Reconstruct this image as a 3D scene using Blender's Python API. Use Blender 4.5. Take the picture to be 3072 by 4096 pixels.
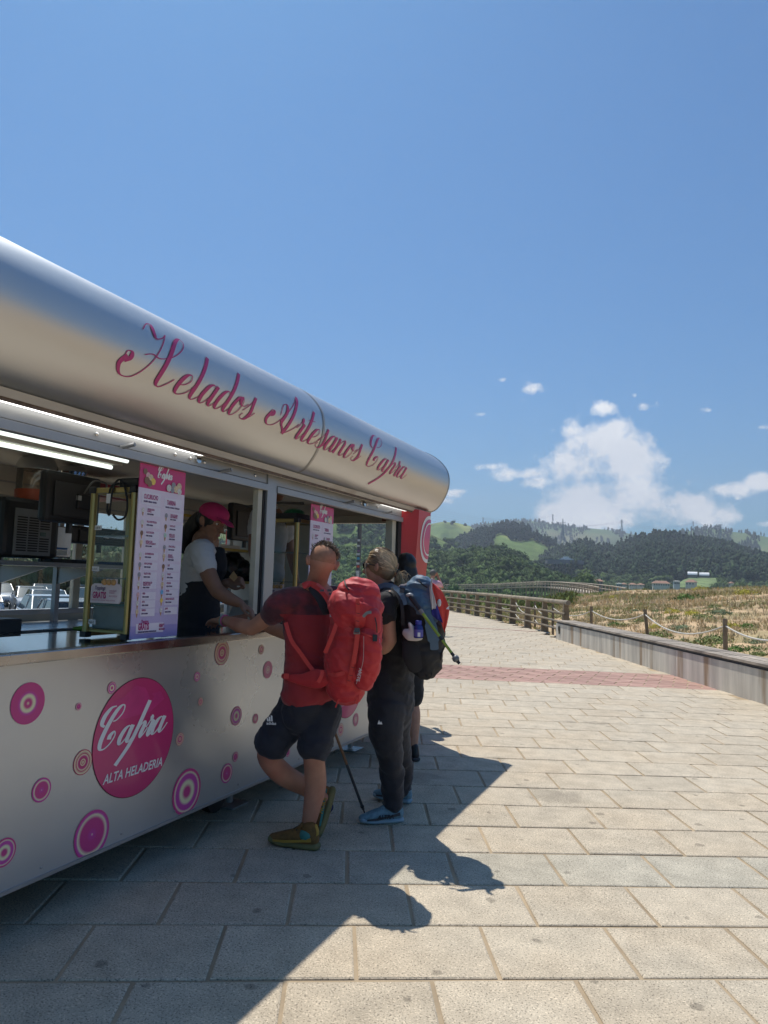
import bpy, bmesh, math, random
import numpy as np
from mathutils import Vector, Matrix, noise as mnoise

random.seed(7); RNG = np.random.default_rng(7)
SC = bpy.context.scene
COL = SC.collection
for o in list(bpy.data.objects): bpy.data.objects.remove(o)

# ---------------------------------------------------------------- camera
F_PX, CXP, CYP, CAM_H = 2950.0, 1536.0, 2048.0, 1.5
M = np.array([[0.9206119, -0.00903712, -0.39037426],
              [0.38933583, 0.09768169, 0.91590168],
              [0.0298553, -0.99517668, 0.0934454]])     # rows: world X (right), Y (along the kiosk), Z (up); columns: right, down, forward
CAMP = np.array([0, 0, CAM_H])
cam = bpy.data.cameras.new('camera'); camo = bpy.data.objects.new('camera', cam); COL.objects.link(camo)
R3 = Matrix([[M[i][0], -M[i][1], -M[i][2]] for i in range(3)])
camo.matrix_world = Matrix.Translation((0, 0, CAM_H)) @ R3.to_4x4()
cam.sensor_fit = 'VERTICAL'; cam.sensor_height = 36.0; cam.lens = F_PX / 4096 * 36
cam.clip_start = 0.05; cam.clip_end = 20000
SC.camera = camo

def ray(x, y): return M @ np.array([x - CXP, y - CYP, F_PX])
def P(x, y, axis, val):
    """point where the sight line through a photo pixel meets the plane axis=val"""
    r = ray(x, y); t = (val - CAMP[axis]) / r[axis]; return CAMP + t * r
def J(x, y, d):
    """point at forward distance d on the sight line through a photo pixel"""
    return CAMP + ray(x, y) * (d / F_PX)

# ---------------------------------------------------------------- world, sun, exposure
SUN = Vector((-0.34, 0.32, 1.0)).normalized()
W = bpy.data.worlds.new('World'); SC.world = W; W.use_nodes = True
nt = W.node_tree; nt.nodes.clear()
def N(nt, t, **k):
    n = nt.nodes.new(t)
    for a, b in k.items(): setattr(n, a, b)
    return n
def math_(nt, op, a, b=None, c=None, clamp=False):
    n = N(nt, 'ShaderNodeMath', operation=op, use_clamp=clamp)
    for i, v in enumerate((a, b, c)):
        if v is None: continue
        if isinstance(v, (int, float)): n.inputs[i].default_value = v
        else: nt.links.new(v, n.inputs[i])
    return n.outputs[0]
sky = N(nt, 'ShaderNodeTexSky', sky_type='NISHITA', sun_disc=False)
sky.sun_elevation = math.asin(SUN.z); sky.sun_rotation = math.atan2(SUN.x, SUN.y)
sky.air_density = 1.15; sky.dust_density = 0.9; sky.ozone_density = 1.0; sky.altitude = 10
bg = N(nt, 'ShaderNodeBackground'); bg.inputs[1].default_value = SKY_STRENGTH = 0.125
wo = N(nt, 'ShaderNodeOutputWorld'); nt.links.new(bg.outputs[0], wo.inputs[0])
tc = N(nt, 'ShaderNodeTexCoord'); sp = N(nt, 'ShaderNodeSeparateXYZ'); nt.links.new(tc.outputs['Generated'], sp.inputs[0])
ysafe = math_(nt, 'MAXIMUM', sp.outputs[1], 0.05)
u = math_(nt, 'DIVIDE', sp.outputs[0], ysafe); v = math_(nt, 'DIVIDE', sp.outputs[2], ysafe)
cmb = N(nt, 'ShaderNodeCombineXYZ'); nt.links.new(u, cmb.inputs[0]); nt.links.new(v, cmb.inputs[1])
nz = N(nt, 'ShaderNodeTexNoise'); nz.inputs['Scale'].default_value = 17; nz.inputs['Detail'].default_value = 9; nz.inputs['Roughness'].default_value = 0.66
nt.links.new(cmb.outputs[0], nz.inputs[0])
nz2 = N(nt, 'ShaderNodeTexNoise'); nz2.inputs['Scale'].default_value = 9; nz2.inputs['Detail'].default_value = 5
nt.links.new(cmb.outputs[0], nz2.inputs[0])
# clouds over the hills: (photo x, y, half width, half height, strength)
CL = [(2390, 1775, 190, 95, 1.0), (2290, 1725, 80, 60, .8), (2510, 1830, 170, 110, 1.0), (2300, 1860, 210, 75, .95), (2080, 1895, 150, 34, .8), (1950, 1868, 90, 18, .45), (2150, 1930, 90, 30, .7),
      (2470, 1990, 340, 95, 1.0), (2750, 2030, 210, 78, 1.0), (2230, 2040, 150, 50, .85), (2400, 2075, 330, 60, 1.0),
      (2930, 1960, 130, 38, .95), (3040, 1930, 90, 42, .95), (2130, 1555, 62, 34, .62), (2090, 1600, 40, 20, .4),
      (2415, 1635, 52, 38, .68), (2570, 1620, 55, 26, .5), (2540, 1585, 18, 22, .4), (1925, 1655, 50, 16, .34), (1800, 1975, 60, 24, .7), (1830, 1965, 70, 18, .6), (1780, 2000, 40, 16, .6),
      (2835, 1640, 28, 14, .3), (2830, 2090, 90, 20, .4), (3060, 2095, 50, 18, .7), (2950, 1993, 26, 14, .5), (1850, 1120, 14, 8, .3), (2010, 1520, 24, 14, .25), (3050, 1710, 30, 12, .25)]
dens = None; low = None
CL.append((2880, 2065, 150, 55, .9))
for (cx, cy, rx, ry, st) in CL:
    st = st * 1.3 if st < .75 else st
    r0 = ray(cx, cy); r1 = ray(cx + rx, cy); r2 = ray(cx, cy - ry)
    mp = N(nt, 'ShaderNodeVectorMath', operation='SUBTRACT'); nt.links.new(cmb.outputs[0], mp.inputs[0])
    mp.inputs[1].default_value = (r0[0] / r0[1], r0[2] / r0[1], 0)
    dv = N(nt, 'ShaderNodeVectorMath', operation='MULTIPLY'); nt.links.new(mp.outputs[0], dv.inputs[0])
    dv.inputs[1].default_value = (1 / abs(r1[0] / r1[1] - r0[0] / r0[1]), 1 / abs(r2[2] / r2[1] - r0[2] / r0[1]), 0)
    ln = N(nt, 'ShaderNodeVectorMath', operation='LENGTH'); nt.links.new(dv.outputs[0], ln.inputs[0])
    f = math_(nt, 'MULTIPLY', math_(nt, 'SUBTRACT', 1.35, ln.outputs['Value']), st)
    dens = f if dens is None else math_(nt, 'SMOOTH_MAX', dens, f, 0.25)
fr = math_(nt, 'GREATER_THAN', sp.outputs[1], 0.06)
nn = math_(nt, 'MULTIPLY', math_(nt, 'SUBTRACT', nz.outputs[0], 0.5), 3.3)
dd = math_(nt, 'ADD', math_(nt, 'MINIMUM', dens, 0.9), nn)
dd = math_(nt, 'SUBTRACT', dd, 0.33)
dd = math_(nt, 'MULTIPLY', dd, 1.8, clamp=True)
dd = math_(nt, 'MULTIPLY', dd, math_(nt, 'MULTIPLY', math_(nt, 'ADD', dens, 0.15), 3.0, clamp=True))
dd = math_(nt, 'MULTIPLY', dd, fr)
# thickness shading of the clouds
sh = math_(nt, 'MULTIPLY', math_(nt, 'SUBTRACT', nz2.outputs[0], 0.42), 2.6, clamp=True)
cc = N(nt, 'ShaderNodeMix', data_type='RGBA'); nt.links.new(sh, cc.inputs[0])
cc.inputs[6].default_value = (6.6, 6.8, 7.2, 1); cc.inputs[7].default_value = (9.6, 9.6, 9.5, 1)
tint = N(nt, 'ShaderNodeMix', data_type='RGBA', blend_type='MULTIPLY'); tint.inputs[0].default_value = 1
nt.links.new(sky.outputs[0], tint.inputs[6]); tint.inputs[7].default_value = (0.215, 0.515, 0.78, 1)
mx = N(nt, 'ShaderNodeMix', data_type='RGBA'); nt.links.new(dd, mx.inputs[0]); nt.links.new(tint.outputs[2], mx.inputs[6]); nt.links.new(cc.outputs[2], mx.inputs[7])
nt.links.new(mx.outputs[2], bg.inputs[0])

sl = bpy.data.lights.new('sun', 'SUN'); sl.energy = 4.6; sl.angle = math.radians(0.53); sl.color = (1.0, 0.955, 0.88)
so = bpy.data.objects.new('sun', sl); COL.objects.link(so); so.rotation_euler = SUN.to_track_quat('Z', 'Y').to_euler(); so.location = (-20, 20, 60)
SC.view_settings.view_transform = 'Standard'; SC.view_settings.look = 'None'; SC.view_settings.gamma = 1
SC.view_settings.use_curve_mapping = False; SC.view_settings.exposure = 0.08
HAZE = 0.00028
SC.render.engine = 'CYCLES'
try:
    SC.cycles.volume_step_rate = 10
    SC.cycles.use_denoising = True; SC.cycles.max_bounces = 8; SC.cycles.transparent_max_bounces = 16; SC.cycles.volume_bounces = 0
except Exception: pass

# ---------------------------------------------------------------- materials
MATS = {}
def mat(name, col, rough=0.6, metal=0.0, var=0.12, scale=8.0, bump=0.0, bscale=None, col2=None, mask=(0.42, 0.62), detail=5, spec=0.5, rvar=0.0, island=0.0, objrand=0.0,
        trans=0.0, alpha=1.0, emit=None, coat=0.0, stretch=None, sheen=0.0, bdetail=6):
    if name in MATS: return MATS[name]
    m = bpy.data.materials.new(name); m.use_nodes = True; t = m.node_tree; b = t.nodes['Principled BSDF']
    L = t.links.new
    tcn = N(t, 'ShaderNodeTexCoord'); src = tcn.outputs['Object']
    if stretch:
        mp = N(t, 'ShaderNodeMapping'); mp.inputs['Scale'].default_value = stretch; L(src, mp.inputs[0]); src = mp.outputs[0]
    n1 = N(t, 'ShaderNodeTexNoise'); n1.inputs['Scale'].default_value = scale; n1.inputs['Detail'].default_value = detail; L(src, n1.inputs[0])
    mr = N(t, 'ShaderNodeMapRange'); mr.inputs[1].default_value = 0.3; mr.inputs[2].default_value = 0.7
    mr.inputs[3].default_value = 1 - var; mr.inputs[4].default_value = 1 + var; L(n1.outputs[0], mr.inputs[0])
    fac = mr.outputs[0]
    if island:
        g = N(t, 'ShaderNodeNewGeometry'); m2 = N(t, 'ShaderNodeMapRange'); m2.inputs[3].default_value = 1 - island; m2.inputs[4].default_value = 1 + island
        L(g.outputs['Random Per Island'], m2.inputs[0]); fac = math_(t, 'MULTIPLY', fac, m2.outputs[0])
    if objrand:
        g = N(t, 'ShaderNodeObjectInfo'); m2 = N(t, 'ShaderNodeMapRange'); m2.inputs[3].default_value = 1 - objrand; m2.inputs[4].default_value = 1 + objrand
        L(g.outputs['Random'], m2.inputs[0]); fac = math_(t, 'MULTIPLY', fac, m2.outputs[0])
    base = N(t, 'ShaderNodeRGB'); base.outputs[0].default_value = (*col, 1); bo = base.outputs[0]
    if col2:
        n2 = N(t, 'ShaderNodeTexNoise'); n2.inputs['Scale'].default_value = scale * 0.43; n2.inputs['Detail'].default_value = detail; L(src, n2.inputs[0])
        r2 = N(t, 'ShaderNodeMapRange'); r2.inputs[1].default_value = mask[0]; r2.inputs[2].default_value = mask[1]; L(n2.outputs[0], r2.inputs[0])
        mm = N(t, 'ShaderNodeMix', data_type='RGBA'); L(r2.outputs[0], mm.inputs[0]); L(bo, mm.inputs[6]); mm.inputs[7].default_value = (*col2, 1); bo = mm.outputs[2]
    vm = N(t, 'ShaderNodeVectorMath', operation='SCALE'); L(bo, vm.inputs[0]); L(fac, vm.inputs['Scale'])
    L(vm.outputs[0], b.inputs['Base Color'])
    b.inputs['Metallic'].default_value = metal; b.inputs['Roughness'].default_value = rough
    b.inputs['Specular IOR Level'].default_value = spec
    if rvar:
        r3 = N(t, 'ShaderNodeMapRange'); r3.inputs[1].default_value = 0.3; r3.inputs[2].default_value = 0.7; r3.inputs[3].default_value = max(0.02, rough - rvar); r3.inputs[4].default_value = rough + rvar
        L(n1.outputs[0], r3.inputs[0]); L(r3.outputs[0], b.inputs['Roughness'])
    if coat: b.inputs['Coat Weight'].default_value = coat; b.inputs['Coat Roughness'].default_value = 0.06
    if sheen: b.inputs['Sheen Weight'].default_value = sheen
    if bump:
        nb = N(t, 'ShaderNodeTexNoise'); nb.inputs['Scale'].default_value = bscale or scale * 4; nb.inputs['Detail'].default_value = bdetail; L(src, nb.inputs[0])
        bp = N(t, 'ShaderNodeBump'); bp.inputs['Strength'].default_value = 1.0; bp.inputs['Distance'].default_value = bump; L(nb.outputs[0], bp.inputs['Height']); L(bp.outputs[0], b.inputs['Normal'])
    if trans: b.inputs['Transmission Weight'].default_value = trans
    if alpha < 1: b.inputs['Alpha'].default_value = alpha
    if emit:
        b.inputs['Emission Color'].default_value = (*emit[0], 1); b.inputs['Emission Strength'].default_value = emit[1]
    MATS[name] = m; return m

def glass_mat(name, tint=(1, 1, 1), dirt=0.06, reflect=1.0):
    if name in MATS: return MATS[name]
    m = bpy.data.materials.new(name); m.use_nodes = True; t = m.node_tree; t.nodes.clear(); L = t.links.new
    o = N(t, 'ShaderNodeOutputMaterial'); tr = N(t, 'ShaderNodeBsdfTransparent'); tr.inputs[0].default_value = (*tint, 1)
    gl = N(t, 'ShaderNodeBsdfGlossy'); gl.inputs['Roughness'].default_value = 0.02
    fr = N(t, 'ShaderNodeFresnel'); fr.inputs[0].default_value = 1.5
    f = math_(t, 'MULTIPLY', fr.outputs[0], reflect)
    mx = N(t, 'ShaderNodeMixShader'); L(f, mx.inputs[0]); L(tr.outputs[0], mx.inputs[1]); L(gl.outputs[0], mx.inputs[2])
    df = N(t, 'ShaderNodeBsdfDiffuse'); df.inputs[0].default_value = (0.7, 0.72, 0.72, 1)
    nz = N(t, 'ShaderNodeTexNoise'); nz.inputs['Scale'].default_value = 5; nz.inputs['Detail'].default_value = 6
    tcn = N(t, 'ShaderNodeTexCoord'); L(tcn.outputs['Object'], nz.inputs[0])
    d = math_(t, 'MULTIPLY', nz.outputs[0], dirt * 2)
    m2 = N(t, 'ShaderNodeMixShader'); L(d, m2.inputs[0]); L(mx.outputs[0], m2.inputs[1]); L(df.outputs[0], m2.inputs[2]); L(m2.outputs[0], o.inputs[0])
    MATS[name] = m; return m

# ---------------------------------------------------------------- object helpers
OFF = {}
def off(o):
    return OFF.get(o.name, np.zeros(3)) if o is not None else np.zeros(3)
def tag(o, label=None, cat=None, group=None, kind=None):
    if label: o['label'] = label
    if cat: o['category'] = cat
    if group: o['group'] = group
    if kind: o['kind'] = kind
    return o
def thing(name, loc, label, cat, group=None):
    o = bpy.data.objects.new(name, None); COL.objects.link(o); o.location = loc; o.empty_display_size = 0.1
    OFF[o.name] = np.array(loc, float); return tag(o, label, cat, group)
def mkobj(name, V, Fc, m, parent=None, origin=None, smooth=False, mats=None, midx=None, sharp=None):
    V = np.asarray(V, float)
    if origin is None: origin = off(parent) if parent is not None else np.zeros(3)
    origin = np.asarray(origin, float)
    me = bpy.data.meshes.new(name); me.from_pydata((V - origin).tolist(), [], [tuple(int(i) for i in f) for f in Fc]); me.update()
    if mats:
        for q in mats: me.materials.append(q)
        if midx is not None: me.polygons.foreach_set('material_index', np.asarray(midx, dtype=np.int32))
    else: me.materials.append(m)
    if smooth: me.polygons.foreach_set('use_smooth', np.ones(len(me.polygons), dtype=bool))
    o = bpy.data.objects.new(name, me); COL.objects.link(o)
    if parent is not None:
        o.parent = parent; o.location = origin - off(parent)
    else: o.location = origin
    OFF[o.name] = origin
    if smooth and sharp:
        try: me.set_sharp_from_angle(angle=math.radians(sharp))
        except Exception: pass
    return o
def copy_tree(o, parent=None, root=True):
    c = o.copy(); COL.objects.link(c)
    if parent is not None: c.parent = parent
    for ch in list(o.children): copy_tree(ch, c)
    return c

class MB:
    """collects simple shapes into one mesh"""
    def __init__(s): s.V = []; s.F = []; s.I = []; s.mi = 0
    def add(s, V, F):
        b = len(s.V); s.V += [tuple(map(float, v)) for v in V]; s.F += [tuple(i + b for i in f) for f in F]; s.I += [s.mi] * len(F); return s
    def box(s, lo, hi, bev=0.0):
        x0, y0, z0 = lo; x1, y1, z1 = hi
        if bev <= 0:
            V = [(x0, y0, z0), (x1, y0, z0), (x1, y1, z0), (x0, y1, z0), (x0, y0, z1), (x1, y0, z1), (x1, y1, z1), (x0, y1, z1)]
            return s.add(V, [(3, 2, 1, 0), (4, 5, 6, 7), (0, 1, 5, 4), (1, 2, 6, 5), (2, 3, 7, 6), (3, 0, 4, 7)])
        bm = bmesh.new(); bmesh.ops.create_cube(bm, size=1)
        for v in bm.verts: v.co = Vector(((x0 + x1) / 2 + v.co.x * (x1 - x0), (y0 + y1) / 2 + v.co.y * (y1 - y0), (z0 + z1) / 2 + v.co.z * (z1 - z0)))
        bmesh.ops.bevel(bm, geom=list(bm.edges), offset=bev, segments=2, profile=0.6, affect='EDGES')
        bm.verts.index_update(); s.add([v.co for v in bm.verts], [[v.index for v in f.verts] for f in bm.faces]); bm.free(); return s
    def hexa(s, c):  # 8 corners: 4 bottom then 4 top
        return s.add(c, [(3, 2, 1, 0), (4, 5, 6, 7), (0, 1, 5, 4), (1, 2, 6, 5), (2, 3, 7, 6), (3, 0, 4, 7)])
    def bar(s, a, b, w, h, up=(0, 0, 1), bev=0):
        a = np.array(a, float); b = np.array(b, float); d = b - a; d /= np.linalg.norm(d); up = np.array(up, float)
        sd = np.cross(d, up); sd /= (np.linalg.norm(sd) + 1e-9); up = np.cross(sd, d)
        c = [];
        for p in (a, b):
            for (i, j) in ((-1, -1), (1, -1), (1, 1), (-1, 1)): c.append(p + sd * w / 2 * i + up * h / 2 * j)
        return s.hexa(c)
    def tube(s, pts, r, n=8, cap=True, ry=None, side=None):
        pts = [np.array(p, float) for p in pts]; k = len(pts); rr = r if hasattr(r, '__len__') else [r] * k
        ryy = rr if ry is None else (ry if hasattr(ry, '__len__') else [ry] * k)
        V = []; prev = None
        for i, p in enumerate(pts):
            t = pts[min(i + 1, k - 1)] - pts[max(i - 1, 0)]; t = t / (np.linalg.norm(t) + 1e-12)
            if prev is None:
                q = np.array(side, float) if side is not None else (np.array([0, 0, 1.]) if abs(t[2]) < 0.9 else np.array([1., 0, 0]))
                a = q - t * q.dot(t)
            else: a = prev - t * prev.dot(t)
            a /= (np.linalg.norm(a) + 1e-12); prev = a; b = np.cross(t, a)
            for j in range(n):
                an = 2 * math.pi * j / n; V.append(p + a * math.cos(an) * rr[i] + b * math.sin(an) * ryy[i])
        Fc = [(i * n + j, i * n + (j + 1) % n, (i + 1) * n + (j + 1) % n, (i + 1) * n + j) for i in range(k - 1) for j in range(n)]
        if cap: Fc += [tuple(range(n))[::-1], tuple((k - 1) * n + j for j in range(n))]
        return s.add(V, Fc)
    def ribbon(s, pts, w, th, up):
        """flat strap along pts, width w, thickness th, facing up (one vector or one per point)"""
        pts = [np.array(p, float) for p in pts]; k = len(pts); V = []
        for i, p in enumerate(pts):
            t = pts[min(i + 1, k - 1)] - pts[max(i - 1, 0)]; t /= (np.linalg.norm(t) + 1e-12)
            u_ = np.array(up[i] if hasattr(up[0], '__len__') else up, float); u_ = u_ - t * u_.dot(t); u_ /= (np.linalg.norm(u_) + 1e-12); sd = np.cross(t, u_)
            ww = w[i] if hasattr(w, '__len__') else w
            for (i1, j1) in ((-1, -1), (1, -1), (1, 1), (-1, 1)): V.append(p + sd * ww / 2 * i1 + u_ * th / 2 * j1)
        Fc = [(i * 4 + j, i * 4 + (j + 1) % 4, (i + 1) * 4 + (j + 1) % 4, (i + 1) * 4 + j) for i in range(k - 1) for j in range(4)]
        Fc += [(3, 2, 1, 0), tuple((k - 1) * 4 + j for j in range(4))]
        return s.add(V, Fc)
    def sphere(s, c, r, seg=12, rings=8, sc=(1, 1, 1)):
        V = [];
        for i in range(rings + 1):
            th = math.pi * i / rings
            for j in range(seg):
                ph = 2 * math.pi * j / seg; V.append((c[0] + r * sc[0] * math.sin(th) * math.cos(ph), c[1] + r * sc[1] * math.sin(th) * math.sin(ph), c[2] + r * sc[2] * math.cos(th)))
        Fc = [(i * seg + j, (i + 1) * seg + j, (i + 1) * seg + (j + 1) % seg, i * seg + (j + 1) % seg) for i in range(rings) for j in range(seg)]
        return s.add(V, Fc)
    def poly(s, pts, th, nrm):
        """flat polygon with thickness along nrm"""
        n = len(pts); nr = np.array(nrm, float); V = [np.array(p, float) for p in pts] + [np.array(p, float) + nr * th for p in pts]
        Fc = [tuple(range(n))[::-1], tuple(range(n, 2 * n))] + [(i, (i + 1) % n, n + (i + 1) % n, n + i) for i in range(n)]
        return s.add(V, Fc)
    def lathe(s, c, prof, n=16, axis=(0, 0, 1)):
        ax = Vector(axis).normalized(); q = Vector((0, 0, 1)).rotation_difference(ax); V = []
        for (r, z) in prof:
            for j in range(n):
                a = 2 * math.pi * j / n; p = q @ Vector((r * math.cos(a), r * math.sin(a), z)); V.append((c[0] + p.x, c[1] + p.y, c[2] + p.z))
        k = len(prof); Fc = [(i * n + j, i * n + (j + 1) % n, (i + 1) * n + (j + 1) % n, (i + 1) * n + j) for i in range(k - 1) for j in range(n)]
        Fc += [tuple(range(n))[::-1], tuple((k - 1) * n + j for j in range(n))]
        return s.add(V, Fc)
    def build(s, name, m, parent=None, smooth=False, origin=None, sharp=35, mats=None):
        return mkobj(name, s.V, s.F, m, parent, origin, smooth, mats=mats, midx=s.I if mats else None, sharp=sharp)

def spline(pts, n=8, closed=False):
    pts = [np.array(p, float) for p in pts]; k = len(pts); out = []
    rng = range(k) if closed else range(k - 1)
    for i in rng:
        g = lambda j: pts[j % k] if closed else pts[min(max(j, 0), k - 1)]
        p0, p1, p2, p3 = g(i - 1), g(i), g(i + 1), g(i + 2)
        for j in range(n):
            t = j / n; out.append(0.5 * ((2 * p1) + (-p0 + p2) * t + (2 * p0 - 5 * p1 + 4 * p2 - p3) * t * t + (-p0 + 3 * p1 - 3 * p2 + p3) * t ** 3))
    if not closed: out.append(pts[-1])
    return out

def text_mesh(s, size, align='LEFT', ax=(0, 1, 0), up=(0, 0, 1), at=(0, 0, 0), shear=0.0, bold=0.0, sx=1.0, mb=None, drop=None):
    """text as flat faces laid out in the plane spanned by ax, up"""
    cu = bpy.data.curves.new('t', 'FONT'); cu.body = s; cu.size = size; cu.align_x = align; cu.shear = shear; cu.offset = bold; cu.resolution_u = 2
    o = bpy.data.objects.new('t', cu); me = o.to_mesh()
    V = np.array([v.co[:] for v in me.vertices]) if len(me.vertices) else np.zeros((0, 3)); Fc = [tuple(p.vertices) for p in me.polygons]
    o.to_mesh_clear(); bpy.data.objects.remove(o); bpy.data.curves.remove(cu)
    ax = np.array(ax, float); up = np.array(up, float); at = np.array(at, float)
    mb = mb or MB()
    if len(V): mb.add([at + ax * v[0] * sx + up * v[1] for v in V], Fc)
    return mb

def arrays_obj(name, V, Fq, m, parent=None, kind=None, smooth=False, mi=None, mats=None):
    """fast mesh from numpy arrays: V (n,3), Fq (m,3) or (m,4)"""
    me = bpy.data.meshes.new(name); k = Fq.shape[1]
    me.vertices.add(len(V)); me.vertices.foreach_set('co', np.ascontiguousarray(V, dtype=np.float32).ravel())
    me.loops.add(Fq.size); me.loops.foreach_set('vertex_index', np.ascontiguousarray(Fq, dtype=np.int32).ravel())
    me.polygons.add(len(Fq)); me.polygons.foreach_set('loop_start', np.arange(0, Fq.size, k, dtype=np.int32))
    try: me.polygons.foreach_set('loop_total', np.full(len(Fq), k, dtype=np.int32))
    except Exception: pass
    for q in (mats or [m]): me.materials.append(q)
    if mi is not None: me.polygons.foreach_set('material_index', mi.astype(np.int32))
    if smooth: me.polygons.foreach_set('use_smooth', np.ones(len(Fq), dtype=bool))
    me.update(calc_edges=True); me.validate()
    o = bpy.data.objects.new(name, me); COL.objects.link(o)
    if parent is not None: o.parent = parent; o.location = -off(parent)
    if kind: o['kind'] = kind
    return o

def vnoise(x, y, seed=0):
    xi = np.floor(x).astype(np.int64); yi = np.floor(y).astype(np.int64); xf = x - xi; yf = y - yi
    def h(a, b):
        n = (a * 374761393 + b * 668265263 + seed * 1442695041) & 0x7fffffff; n = ((n ^ (n >> 13)) * 1274126177) & 0x7fffffff
        return ((n ^ (n >> 16)) & 0xffff) / 65535.0
    u_ = xf * xf * (3 - 2 * xf); v_ = yf * yf * (3 - 2 * yf)
    return (h(xi, yi) * (1 - u_) + h(xi + 1, yi) * u_) * (1 - v_) + (h(xi, yi + 1) * (1 - u_) + h(xi + 1, yi + 1) * u_) * v_
def fbm(x, y, o=4, seed=0):
    s = 0; a = 0.5
    for i in range(o): s = s + a * (vnoise(x, y, seed + i) - 0.5); x = x * 2.03; y = y * 2.03; a *= 0.5
    return s

def ico(sub):
    bm = bmesh.new(); bmesh.ops.create_icosphere(bm, subdivisions=sub, radius=1); bm.verts.index_update()
    V = np.array([v.co[:] for v in bm.verts]); Fq = np.array([[v.index for v in f.verts] for f in bm.faces]); bm.free(); return V, Fq
def merge_protos(protos, which, pos, scl, rot):
    """scatter triangle prototypes: returns merged V, F"""
    VV = []; FF = []; b = 0
    for k, (V, Fq) in enumerate(protos):
        idx = np.where(which == k)[0]
        if len(idx) == 0: continue
        c = np.cos(rot[idx]); s_ = np.sin(rot[idx]); S = scl[idx]
        X = V[None, :, 0] * S[:, None, 0]; Y = V[None, :, 1] * S[:, None, 1]; Z = V[None, :, 2] * S[:, None, 2]
        A = np.stack([X * c[:, None] - Y * s_[:, None], X * s_[:, None] + Y * c[:, None], Z], -1) + pos[idx][:, None, :]
        VV.append(A.reshape(-1, 3)); FF.append((Fq[None] + (np.arange(len(idx)) * len(V))[:, None, None] + b).reshape(-1, Fq.shape[1])); b += len(idx) * len(V)
    return np.concatenate(VV), np.concatenate(FF)
def crown_proto(seed, nb=7, sub=1, rough=0.25):
    r = np.random.default_rng(seed); V0, F0 = ico(sub); VV = []; FF = []; b = 0
    for i in range(nb):
        a = r.uniform(0, 6.28); rr = 0 if i == 0 else r.uniform(0.3, 0.62); z = 0.62 if i == 0 else r.uniform(0.2, 0.75)
        s_ = 0.62 if i == 0 else r.uniform(0.28, 0.46); V = V0 * (1 + r.uniform(-rough, rough, (len(V0), 1))) * s_ * np.array([1, 1, 0.85])
        VV.append(V + np.array([rr * math.cos(a), rr * math.sin(a), z])); FF.append(F0 + b); b += len(V0)
    return np.concatenate(VV), np.concatenate(FF)
def spire_proto(seed, tiers=3, n=6):
    r = np.random.default_rng(seed); VV = []; FF = []; b = 0
    for t in range(tiers):
        z0 = 0.12 + 0.27 * t; z1 = z0 + 0.42; rad = 0.3 * (1 - 0.27 * t)
        ring = [(rad * r.uniform(0.6, 1.25) * math.cos(6.283 * j / n), rad * r.uniform(0.6, 1.25) * math.sin(6.283 * j / n), z0 + r.uniform(-0.07, 0.07)) for j in range(n)]
        VV += ring + [(r.uniform(-.04, .04), r.uniform(-.04, .04), min(1.0, z1))]; FF += [(b + j, b + (j + 1) % n, b + n) for j in range(n)]; b += n + 1
    return np.array(VV), np.array(FF)

def gum_proto(seed):
    """tall narrow tree: bare pole and ragged crown lumps"""
    r = np.random.default_rng(seed + 500); V0, F0 = ico(1); VV = []; FF = []; b = 0
    for i in range(3):
        z = 0.45 + 0.22 * i; s_ = (.26, .25, .15)[i] * r.uniform(.8, 1.2); a = r.uniform(0, 6.28); o = .07 if i < 2 else 0
        V = V0 * (1 + r.uniform(-.38, .38, (len(V0), 1))) * s_ * np.array([1, 1, .75]); VV.append(V + np.array([o * math.cos(a), o * math.sin(a), z])); FF.append(F0 + b); b += len(V0)
    return np.concatenate(VV), np.concatenate(FF)

def leafy(seed, n, ls=.13):
    """tree crown: small leaf-cluster faces through a lumpy volume round a dark core"""
    r = np.random.default_rng(seed); nb = 5; cs = [(0, 0, .58, .5)] + [(.42 * math.cos(a), .42 * math.sin(a), r.uniform(.3, .7), r.uniform(.28, .42)) for a in r.uniform(0, 6.28) + np.arange(nb) * 1.26]
    V0, F0 = ico(1); VV = []; FF = []; b = 0
    for c in cs: VV.append(V0 * c[3] * .84 * (1 + r.uniform(-.15, .15, (len(V0), 1))) + np.array(c[:3])); FF.append(F0 + b); b += len(V0)
    k = r.integers(0, len(cs), n); C = np.array(cs)[k]; d = r.normal(0, 1, (n, 3)); d[:, 2] += .35; d /= np.linalg.norm(d, axis=1)[:, None]; p = C[:, :3] + d * C[:, 3:] * r.uniform(.86, 1.08, (n, 1))
    a = r.normal(0, 1, (n, 3)); a -= d * (a * d).sum(1)[:, None] * .6; a /= np.linalg.norm(a, axis=1)[:, None]; q = np.cross(d, a); s_ = r.uniform(.6, 1.4, (n, 1)) * ls
    V = np.stack([p - a * s_, p + q * s_ * .7, p + a * s_ + d * s_ * .4], 1).reshape(-1, 3); VV.append(V); FF.append(np.arange(3 * n).reshape(-1, 3) + b)
    return np.concatenate(VV), np.concatenate(FF)
# ================================================================ SETTING
def structure(o): o['kind'] = 'structure'; return o
def grid_obj(name, xs, ys, zf, m):
    X, Y = np.meshgrid(xs, ys); Z = zf(X, Y); V = np.stack([X, Y, Z], -1).reshape(-1, 3); nx = len(xs); ny = len(ys)
    i = (np.arange(ny - 1)[:, None] * nx + np.arange(nx - 1)[None]).ravel()
    o = arrays_obj(name, V, np.stack([i, i + 1, i + 1 + nx, i + nx], -1), m, smooth=True); return structure(o)

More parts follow.
